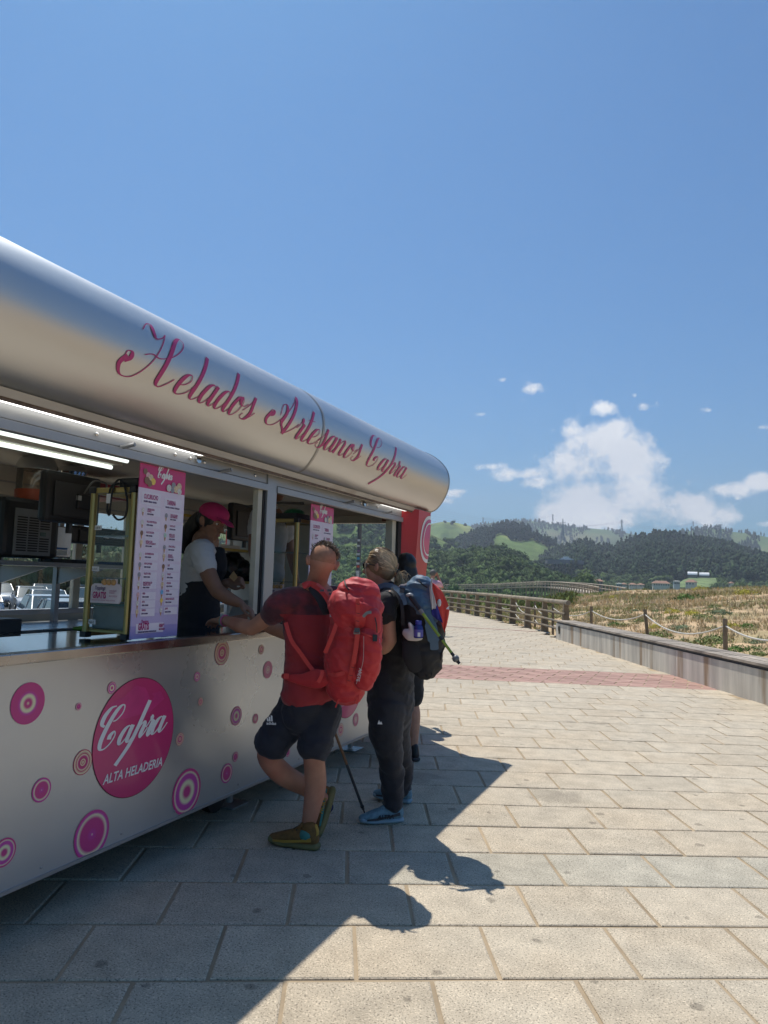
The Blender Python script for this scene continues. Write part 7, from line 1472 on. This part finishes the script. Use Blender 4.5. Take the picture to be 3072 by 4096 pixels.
mb = MB(); limb(mb, [J(1572, 2745, 4.69), J(1578, 2650, 4.70), J(1585, 2540, 4.71), J(1575, 2450, 4.71), J(1562, 2392, 4.70), J(1553, 2366, 4.70)], [.155, .145, .145, .165, .15, .07], ry=[.125, .115, .115, .12, .09, .065], side=sh2, n=26)
limb(mb, [J(1562, 2392, 4.60), J(1556, 2405, 4.52), J(1548, 2440, 4.49), J(1546, 2455, 4.49)], [.07, .068, .064, .062]); limb(mb, [J(1565, 2395, 4.8), J(1570, 2410, 4.88), J(1566, 2455, 4.92)], [.07, .066, .06])
skin_mesh('shirt', mb, m_blk, wom, .0085, 3, disp=folds(.006, 13, 5))
m_trs = mat('dark_navy_trousers', (.012, .014, .022), .75, var=.15, scale=5, bump=.002, bscale=260, sheen=.12)
mb = MB(); limb(mb, [J(1568, 2700, 4.69), J(1565, 2780, 4.69), J(1563, 2850, 4.68)], [.15, .165, .15], ry=[.125, .142, .135], side=sh2, n=26)
limb(mb, [J(1550, 2830, 4.60), J(1545, 2930, 4.58), J(1562, 3030, 4.60), J(1568, 3120, 4.62), J(1570, 3212, 4.62)], [.105, .092, .070, .067, .060], ry=[.115, .098, .075, .072, .062], side=sh2)
limb(mb, [J(1580, 2830, 4.80), J(1585, 2930, 4.86), J(1600, 3020, 4.93), J(1612, 3080, 4.98), J(1604, 3155, 5.0)], [.105, .09, .068, .066, .058])
tr = skin_mesh('trousers', mb, m_trs, wom, .0095, 3, disp=folds(.0065, 10, 7))
mkp = J(1510, 2897, 4.475); mkobj('mountain_mark', [mkp, mkp + RTH * .03, mkp + RTH * .022 + UPZ * .018, mkp + RTH * .016 + UPZ * .01, mkp + RTH * .008 + UPZ * .026], [(0, 1, 2, 3, 4)], m_white, tr)
m_blue_s = mat('pale_blue_shoe', (.16, .27, .32), .75, var=.2, scale=50, bump=.001, bscale=300); m_sole_w = mat('light_blue_sole', (.28, .38, .44), .7); m_dk = mat('charcoal_heel', (.05, .05, .055), .7)
hl = P(1606, 3288, 2, 0); te = P(1432, 3298, 2, 0); shoe(wom, hl, hl + nrm(te - hl) * .275, upper=m_blue_s, sole=m_sole_w, accent=m_dk, text='ALTRA', tcol=m_black, tside=-1)
hl = P(1640, 3215, 2, 0); te = P(1482, 3190, 2, 0); shoe(wom, hl, hl + nrm(te - hl) * .275, upper=m_blue_s, sole=m_sole_w, accent=m_dk)

# ---------------------------------------------------------------- black and blue rucksack
pk2 = thing('rucksack', tuple(J(1700, 2690, 4.45)), 'black and steel blue rucksack on the back of the blonde woman', 'rucksack', 'rucksacks carried by the customers')
m_pkb = mat('black_pack_nylon', (.012, .013, .017), .7, var=.2, scale=5, bump=.004, bscale=20); m_pkblue = mat('steel_blue_nylon', (.075, .14, .215), .6, var=.1, scale=5, bump=.004, bscale=20)
mb = MB(); limb(mb, [J(1700, 2655, 4.50), J(1697, 2600, 4.5), J(1690, 2520, 4.51), J(1680, 2440, 4.53), J(1672, 2385, 4.55)], [.095, .122, .135, .118, .10], ry=[.09, .115, .13, .12, .1], side=RTH, n=28); skin_mesh('main_bag', mb, m_pkb, pk2, .007, 3, disp=folds(.008, 12, 8))
mb = MB(); limb(mb, [J(1632, 2400, 4.53), J(1660, 2362, 4.52), J(1690, 2352, 4.52), J(1715, 2380, 4.52)], [.03, .055, .065, .05], ry=[.06, .08, .09, .08], side=UPZ, n=24); limb(mb, [J(1672, 2400, 4.47), J(1700, 2440, 4.44), J(1722, 2478, 4.44)], [.075, .065, .035], ry=[.07, .07, .04], side=RTH); skin_mesh('lid', mb, m_pkblue, pk2, .007, 3, disp=folds(.008, 18, 9))
dn2 = nrm(CAMP - J(1690, 2520, 4.5)); s2 = lambda nm, pts, w, m, th=.003: MB().ribbon(spline([J(*p) for p in pts], 6), w, th, dn2).build(nm, m, pk2)
s2('blue_side_panel', [(1705, 2440, 4.365), (1722, 2500, 4.355), (1735, 2560, 4.36), (1738, 2600, 4.37)], [.05] * 6 + [.07] * 7 + [.05] * 5 + [.03], m_pkblue); s2('lid_zip', [(1673, 2318, 4.44), (1682, 2330, 4.42), (1695, 2342, 4.41), (1710, 2350, 4.41)], .008, m_rubber)
s2('shoulder_strap', [(1620, 2420, 4.40), (1608, 2380, 4.42), (1580, 2350, 4.47), (1545, 2340, 4.52), (1515, 2348, 4.55)], .03, m_pkblue, .008); s2('shoulder_strap_edge', [(1612, 2500, 4.40), (1610, 2440, 4.39), (1597, 2390, 4.42), (1570, 2352, 4.48)], .02, m_pkb, .01); s2('load_lifter', [(1600, 2345, 4.45), (1625, 2350, 4.43), (1650, 2362, 4.42)], .012, m_pkblue)
mb = MB(); [ell(mb, J(x, y, 4.5), (r, r, r * .7)) for x, y, r in ((1612, 2350, .03), (1628, 2345, .026), (1642, 2356, .025))]; skin_mesh('folded_jacket', mb, mat('grey_jacket', (.10, .09, .11), .8, bump=.006, bscale=30), pk2, .006, 1)
mb = MB(); qbox(mb, J(1608, 2364, 4.395), .014, .011, .006, dn2); mb.build('buckle', MATS['grey_buckle'], pk2)
mb = MB(); limb(mb, [J(1640, 2570, 4.41), J(1650, 2620, 4.40), J(1665, 2670, 4.43)], [.05, .062, .05], ry=[.03, .035, .03], side=RTH); skin_mesh('side_pocket', mb, mat('black_mesh', (.02, .02, .024), .9), pk2, .007, 2)
MB().tube(spline([J(1775, 2548, 4.42), J(1782, 2580, 4.42), J(1766, 2610, 4.42), J(1762, 2640, 4.42), J(1770, 2600, 4.41)], 5), .0025, 5).build('bungee', m_rubber, pk2); MB().tube(spline([J(1702, 2688, 4.42), J(1708, 2708, 4.41), J(1724, 2706, 4.41), J(1728, 2686, 4.42)], 5), .003, 5).build('ice_axe_loop', m_rubber, pk2)
# bottle, tissue, flag, poles
bt = thing('bottle', tuple(J(1672, 2552, 4.37)), 'small blue plastic bottle with blue cap standing in the side pocket of the black rucksack', 'bottle')
c = J(1673, 2552, 4.34); m_bb = mat('blue_bottle', (.03, .05, .30), .2, trans=.25); MB().lathe(c, [(.024, 0), (.028, .005), (.028, .06), (.022, .075), (.017, .08)], 20).build('bottle_body', m_bb, bt, smooth=True); MB().lathe(c + [0, 0, .08], [(.019, 0), (.019, .02), (.016, .023)], 18).build('cap', mat('blue_cap', (.05, .07, .42), .3), bt, smooth=True)
MB().lathe(c + [0, 0, .01], [(.0286, 0), (.0286, .04)], 20).build('label', mat('bottle_label', (.10, .10, .38), .4), bt, smooth=True); mb = MB(); qbox(mb, c + dn2 * .0288 + RTH * .004 + UPZ * .02, .008, .012, .001, dn2); mb.build('barcode', m_white, bt)
ts = thing('tissue', tuple(J(1640, 2540, 4.38)), 'crumpled white cloth stuffed in the mesh side pocket beside the blue bottle', 'cloth'); mb = MB()
limb(mb, [J(1618, 2528, 4.38), J(1640, 2540, 4.36), J(1665, 2552, 4.35), J(1684, 2553, 4.36)], [.022, .035, .02, .012], ry=[.012, .02, .014, .01], side=UPZ); limb(mb, [J(1638, 2495, 4.37), J(1648, 2515, 4.36), J(1650, 2540, 4.36)], [.01, .018, .02]); skin_mesh('cloth', mb, mat('white_tissue', (.55, .52, .50), .9, bump=.006, bscale=40), ts, .005, 1)
fl = thing('flag', tuple(J(1745, 2450, 4.42)), 'red, white and blue flag cloth hanging on the back of the black rucksack', 'flag')
def cloth_strip(name, pts_l, pts_r, m, dd=.0):
    n = 14; L1 = spline([J(*p) for p in pts_l], 5); R1 = spline([J(*p) for p in pts_r], 5); k = min(len(L1), len(R1)); V = []; nn = 7
    for i in range(k):
        for j in range(nn):
            f = j / (nn - 1); p = L1[i] * (1 - f) + R1[i] * f; V.append(p + dn2 * (.010 * math.sin(f * 9 + i * .5) + dd))
    Fq = [(i * nn + j, i * nn + j + 1, (i + 1) * nn + j + 1, (i + 1) * nn + j) for i in range(k - 1) for j in range(nn - 1)]; o = mkobj(name, V, Fq, m, fl, smooth=True); md = o.modifiers.new('solid', 'SOLIDIFY'); md.thickness = .002; return o
cloth_strip('red_cloth', [(1726, 2330, 4.40), (1728, 2400, 4.38), (1752, 2450, 4.38), (1768, 2500, 4.39), (1776, 2525, 4.4)], [(1728, 2330, 4.42), (1765, 2362, 4.42), (1790, 2412, 4.42), (1796, 2450, 4.42), (1779, 2530, 4.41)], mat('red_flag_cloth', (.62, .05, .035), .7, var=.1, scale=9, bump=.004, bscale=40))
cloth_strip('white_cloth', [(1727, 2312, 4.39), (1718, 2350, 4.38), (1722, 2390, 4.37), (1728, 2440, 4.37)], [(1730, 2314, 4.385), (1728, 2350, 4.375), (1740, 2395, 4.365), (1748, 2432, 4.365)], mat('white_flag_cloth', (.62, .58, .58), .8), .006)
cloth_strip('blue_cloth', [(1726, 2442, 4.37), (1728, 2460, 4.37), (1748, 2478, 4.38)], [(1748, 2422, 4.365), (1758, 2450, 4.37), (1772, 2492, 4.38)], mat('blue_flag_cloth', (.02, .02, .20), .8), .008)
mb = MB(); ell(mb, J(1757, 2412, 4.38), (.013, .012, .024)); skin_mesh('white_knot', mb, mat('white_flag_cloth', (.6, .57, .57), .8), fl, .005, 1)
mkobj('red_net', [J(1790, 2428, 4.39), J(1797, 2424, 4.39), J(1796, 2438, 4.39), J(1784, 2436, 4.39)], [(0, 1, 2, 3)], m_white, fl)
def pole(pts, radii, mats_, lab, names):
    root = thing('trekking_pole', tuple(pts[0]), lab, 'trekking pole', 'trekking poles')
    for i in range(len(pts) - 1): MB().tube([pts[i], pts[i + 1]], radii[i], 10).build(names[i], mats_[i], root, smooth=True)
    return root
m_lime = mat('lime_pole', (.30, .40, .06), .3, metal=.3); m_gr = mat('grey_grip', (.20, .20, .20), .6)
d0, d1 = 4.36, 4.22; q = lambda f: J(1640 + (1838 - 1640) * f, 2384 + (2655 - 2384) * f, d0 + (d1 - d0) * f)
pl_ = pole([q(0), q(.2), q(.26), q(.62), q(.84), q(1.0)], [.014, .012, .009, .0085, .0095], [m_black, m_gr, m_lime, m_lime, m_black], 'lime green trekking pole strapped slanting across the black rucksack', ['grip', 'joint', 'shaft', 'shaft', 'lower_section'])
ell(MB(), q(-.01), (.024, .012, .013)).build('grip_top', mat('grip_top_grey', (.28, .29, .30), .35), pl_, smooth=True); MB().sphere(q(.925), .021, 14, 10).build('basket', mat('basket_grey', (.14, .15, .16), .3), pl_, smooth=True); MB().sphere(q(.955), .013, 10, 8).build('tip', m_black, pl_, smooth=True); limb(MB(), [q(.61), q(.64)], .011, 10).build('clamp', m_black, pl_, smooth=True)
A = J(1318, 2870, 4.32); B = P(1462, 3262, 2, 0); pole([A, A * .55 + B * .45, B * .93 + A * .07, B], [.0085, .0095, .005], [mat('brown_pole', (.16, .09, .05), .4), mat('dark_pole', (.035, .04, .05), .35), m_black], 'brown and dark trekking pole leaning on the paving beside the man in red', ['shaft', 'lower_section', 'tip'])
MB().sphere(B * .9 + A * .1, .013, 10, 8).build('basket', m_black, bpy.data.objects['trekking_pole.001'], smooth=True)

# ---------------------------------------------------------------- generic standing person
def stand(name_lab, foot, h, f, skin, shirt, trousers, hairm, shorts=False, s=1.0, arms=None, long_hair=False, vox=.009, head_tilt=0, parts=True, grp=None, legs=True, shoe_m=None):
    vox *= 1.3
    f = nrm(f); r = np.cross(f, UPZ); k = h / 1.75; root = thing('person', (foot[0], foot[1], foot[2]), name_lab, 'person', grp); g = lambda a, b, c: np.array(foot) + (r * a + f * b) * k + UPZ * c * k
    mb = MB(); gh, AXh = head(mb, g(0, .03, 1.645), f - UPZ * head_tilt, UPZ, .97 * k); limb(mb, [g(0, 0, 1.60), g(0, -.01, 1.50), g(0, -.01, 1.44)], [.055 * k, .055 * k, .062 * k]); limb(mb, [g(0, 0, 1.42), g(0, 0, 1.2), g(0, 0, .95)], [.12 * k] * 3, ry=[.08 * k] * 3, side=r)
    for i, sg in enumerate((-1, 1)):
        a = (arms or [None, None])[i]; sh_ = g(.17 * sg, 0, 1.40); e, w = (a if a is not None else (g(.24 * sg, .02, 1.13), g(.24 * sg, .10, .90))); limb(mb, [sh_, (sh_ + e) / 2 + r * sg * .01, e], [.05 * k, .046 * k, .04 * k]); limb(mb, [e, (e + w) / 2, w], [.04 * k, .039 * k, .027 * k]); hand(mb, w, nrm(w - e), f + UPZ * .2, side=sg, s=.95 * k)
        if legs: limb(mb, [g(.09 * sg, 0, .9), g(.1 * sg, .01, .5), g(.1 * sg, -.02, .36), g(.1 * sg, -.02, .08)], [.08 * k, .058 * k, .058 * k, .036 * k])
    skin_mesh('body', mb, skin, root, vox, 2)
    mb = MB(); limb(mb, [g(0, 0, .92), g(0, 0, 1.08), g(0, 0, 1.25), g(0, -.005, 1.38), g(0, -.01, 1.45)], [.15 * k, .14 * k, .165 * k, .16 * k, .08 * k], ry=[.12 * k, .11 * k, .12 * k, .095 * k, .07 * k], side=r, n=22)
    for i, sg in enumerate((-1, 1)):
        a = (arms or [None, None])[i]; sh_ = g(.165 * sg, 0, 1.395); e = a[0] if a is not None else g(.24 * sg, .02, 1.13); limb(mb, [g(.08 * sg, 0, 1.39), sh_, sh_ * .45 + e * .55], [.07 * k, .07 * k, .062 * k])
    skin_mesh('shirt', mb, shirt, root, vox, 2, disp=folds(.004, 14, h * 7))
    if legs:
        mb = MB(); limb(mb, [g(0, 0, 1.0), g(0, 0, .86)], [.15 * k, .165 * k], ry=[.12 * k, .13 * k], side=r)
        for sg in (-1, 1): limb(mb, [g(.085 * sg, 0, .86), g(.1 * sg, 0, .52)] + ([] if shorts else [g(.1 * sg, -.01, .3), g(.1 * sg, -.02, .09)]), [.10 * k, .085 * k] + ([] if shorts else [.07 * k, .06 * k]))
        skin_mesh('shorts' if shorts else 'trousers', mb, trousers, root, vox, 2, disp=folds(.004, 12, h * 3))
        for sg in (-1, 1): shoe(root, g(.1 * sg, -.08, 0), g(.11 * sg, .19, 0), upper=shoe_m or m_black, sole=m_dk)
    mb = MB(); ell(mb, gh(0, -.018, .022), (.086 * k, .104 * k, .098 * k), AXh)
    if long_hair: limb(mb, [gh(0, -.03, .0), gh(0, -.07, -.08), gh(0, -.08, -.19), gh(0, -.075, -.27)], [.085 * k, .085 * k, .08 * k, .05 * k], ry=[.08 * k, .06 * k, .05 * k, .03 * k], side=r)
    skin_mesh('hair', mb, hairm, root, vox * .8, 1, disp=hairdisp); return root, g, gh, AXh
m_dkhair = mat('black_hair', (.008, .007, .007), .45, var=.3, scale=40, bump=.003, bscale=70)
F3 = P(1615, 3045, 2, 0); st3 = stand('dark haired person in black shorts standing at the counter behind the blonde woman', (F3[0] - .02, F3[1], 0), 1.74, -RTH * .55 + FW * .9, m_skin4, m_blk, m_blk, m_dkhair, shorts=True, long_hair=True, grp='customers at the kiosk counter')
F4 = P(1600, 2905, 2, 0); stand('person almost hidden behind the others at the far end of the counter', (F4[0], F4[1] + .1, 0), 1.66, -RTH * .4 + FW * .9, m_skin4, mat('grey_shirt', (.12, .12, .13), .8), m_trs, m_dkhair, grp='customers at the kiosk counter', shoe_m=mat('grey_trainers', (.16, .18, .2), .7))
# man in the pink shirt by the railing
bp_ = J(1731, 2290, 21.5); fp = np.array([bp_[0], bp_[1], 0]); rr_ = RTH
stand('grey haired man in a pink shirt by the railing far along the promenade', (fp[0], fp[1], 0), 1.87, FW * .9 + RTH * .35, m_skin1, mat('pink_shirt', (.66, .36, .43), .8), m_trs, mat('grey_hair', (.12, .11, .10), .7), vox=.014, arms=[None, (fp + RTH * .30 + FW * .12 + UPZ * 1.38, fp + RTH * .17 + FW * .1 + UPZ * 1.68)])

# ---------------------------------------------------------------- serving woman
wk = thing('person', tuple(J(800, 2560, 4.9) * [1, 1, 0] + [0, 0, .68]), 'serving woman with magenta cap, white polo shirt and dark apron leaning over the inner counter', 'person')
f5 = nrm(RTH * .86 - FW * .42 - UPZ * .30); hc5 = J(846, 2092, 4.95); mb = MB(); g5, AX5 = head(mb, hc5, f5, UPZ + RTH * .25, .95, .95); nk = J(822, 2165, 4.98); limb(mb, [hc5 - AX5[2] * .03 - AX5[1] * .01, J(832, 2140, 4.97), nk], [.052, .052, .06])
limb(mb, [nk, J(800, 2280, 4.97), J(790, 2420, 4.97)], [.11, .12, .13], ry=[.09] * 3, side=FW)
e5 = J(868, 2362, 4.66); limb(mb, [nk, J(808, 2205, 4.78)], [.07, .06]); limb(mb, [nk, J(822, 2215, 5.12)], [.07, .055]); limb(mb, [J(808, 2205, 4.76), J(832, 2290, 4.70), e5], [.056, .054, .045]); limb(mb, [e5, J(912, 2392, 4.64), J(958, 2412, 4.62)], [.046, .043, .029]); hand(mb, J(962, 2413, 4.62), RTH * .8 - UPZ * .55 - FW * .1, UPZ * .8 + RTH * .5, side=1, curl=.5)
e6 = J(858, 2350, 5.15); limb(mb, [J(822, 2215, 5.12), J(840, 2290, 5.15), e6], [.05, .048, .042]); limb(mb, [e6, J(890, 2345, 5.0), J(905, 2330, 4.93)], [.04, .038, .028]); hand(mb, J(905, 2330, 4.93), RTH * .9 + UPZ * .15, UPZ * .6 - FW * .7, side=1, curl=.7)
skin_mesh('body', mb, m_skin3, wk, .0062, 3); face_bits(wk, g5, AX5, .95, lip=mat('brown_lips', (.24, .09, .08), .5))
mb = MB(); ell(mb, g5(0, -.02, .02), (.084, .100, .085), AX5); limb(mb, [g5(0, -.09, .02), g5(0, -.13, -.02), g5(0, -.16, -.12), g5(-.02, -.17, -.25)], [.045, .05, .052, .03]); skin_mesh('hair', mb, m_dkhair, wk, .006, 2, disp=hairdisp)
m_cap = mat('magenta_cap', (.50, .02, .13), .75, var=.06, scale=10, bump=.001, bscale=200); mb = MB(); ell(mb, g5(0, -.006, .068), (.092, .112, .075), AX5); skin_mesh('cap', mb, m_cap, wk, .006, 2)
mb = MB(); limb(mb, [g5(0, .075, .052), g5(0, .12, .045), g5(0, .165, .025)], [.075, .070, .045], ry=[.008, .006, .005], side=AX5[0]); skin_mesh('cap_brim', mb, m_cap, wk, .005, 1)
m_polo = mat('white_polo', (.55, .55, .57), .85, var=.05, scale=6, bump=.002, bscale=220)
mb = MB(); limb(mb, [J(786, 2470, 4.97), J(792, 2380, 4.97), J(800, 2290, 4.97), J(812, 2215, 4.97), J(822, 2172, 4.98)], [.15, .145, .15, .165, .08], ry=[.12, .115, .12, .11, .07], side=FW, n=24); limb(mb, [J(815, 2205, 4.85), J(808, 2208, 4.76), J(822, 2262, 4.72)], [.075, .076, .070]); limb(mb, [J(818, 2205, 5.05), J(826, 2225, 5.13), J(838, 2275, 5.15)], [.07, .07, .062]); skin_mesh('polo_shirt', mb, m_polo, wk, .009, 3, disp=folds(.005, 15, 3))
m_apr = mat('charcoal_apron', (.014, .015, .022), .8, var=.1, bump=.002, bscale=200); mb = MB(); limb(mb, [J(790, 2560, 4.96), J(797, 2440, 4.96), J(804, 2340, 4.95)], [.17, .165, .13], ry=[.14, .135, .12], side=FW, n=24); limb(mb, [J(812, 2330, 4.93), J(862, 2270, 4.90), J(868, 2200, 4.90)], [.09, .045, .02], ry=[.1, .08, .05], side=FW); skin_mesh('apron', mb, m_apr, wk, .009, 3, disp=folds(.005, 10, 6))
mb = MB(); limb(mb, [J(790, 2540, 4.96), J(790, 2620, 4.96) - [0, 0, .35]], [.14, .12], ry=[.12, .1], side=FW); skin_mesh('trousers', mb, m_apr, wk, .01, 1)
pc = thing('paper_slip', tuple(J(935, 2312, 4.85)), 'small tan paper slip held by the serving woman', 'paper'); c = J(934, 2308, 4.86); mkobj('slip', [c + RTH * .0 + UPZ * .04, c + RTH * .03, c + RTH * .005 - UPZ * .03, c - RTH * .03 + UPZ * .0] + [q_ + dn * .0015 for q_ in (c + RTH * .0 + UPZ * .04, c + RTH * .03, c + RTH * .005 - UPZ * .03, c - RTH * .03)], [(0, 1, 2, 3), (7, 6, 5, 4)], mat('kraft_paper', (.42, .26, .12), .8), pc)
ft = J(1075, 2300, 5.75); ft = np.array([ft[0], ft[1], .68])
stand('second server in a white shirt behind the far gold cabinet', tuple(ft), 1.62, RTH * .8 - FW * .5, m_skin3, m_polo, m_apr, m_dkhair, arms=None, vox=.01, legs=False)
# ================================================================ haze
mh = bpy.data.materials.new('haze_air'); mh.use_nodes = True; t = mh.node_tree; t.nodes.clear()
pv = N(t, 'ShaderNodeVolumePrincipled'); pv.inputs['Color'].default_value = (0.80, 0.88, 1.0, 1); pv.inputs['Density'].default_value = HAZE; pv.inputs['Anisotropy'].default_value = 0.3
om = N(t, 'ShaderNodeOutputMaterial'); t.links.new(pv.outputs[0], om.inputs['Volume'])
mb = MB(); mb.box((-3600, -400, -5.2), (3600, 3600, 420)); o = mb.build('haze', mh); o['kind'] = 'stuff'
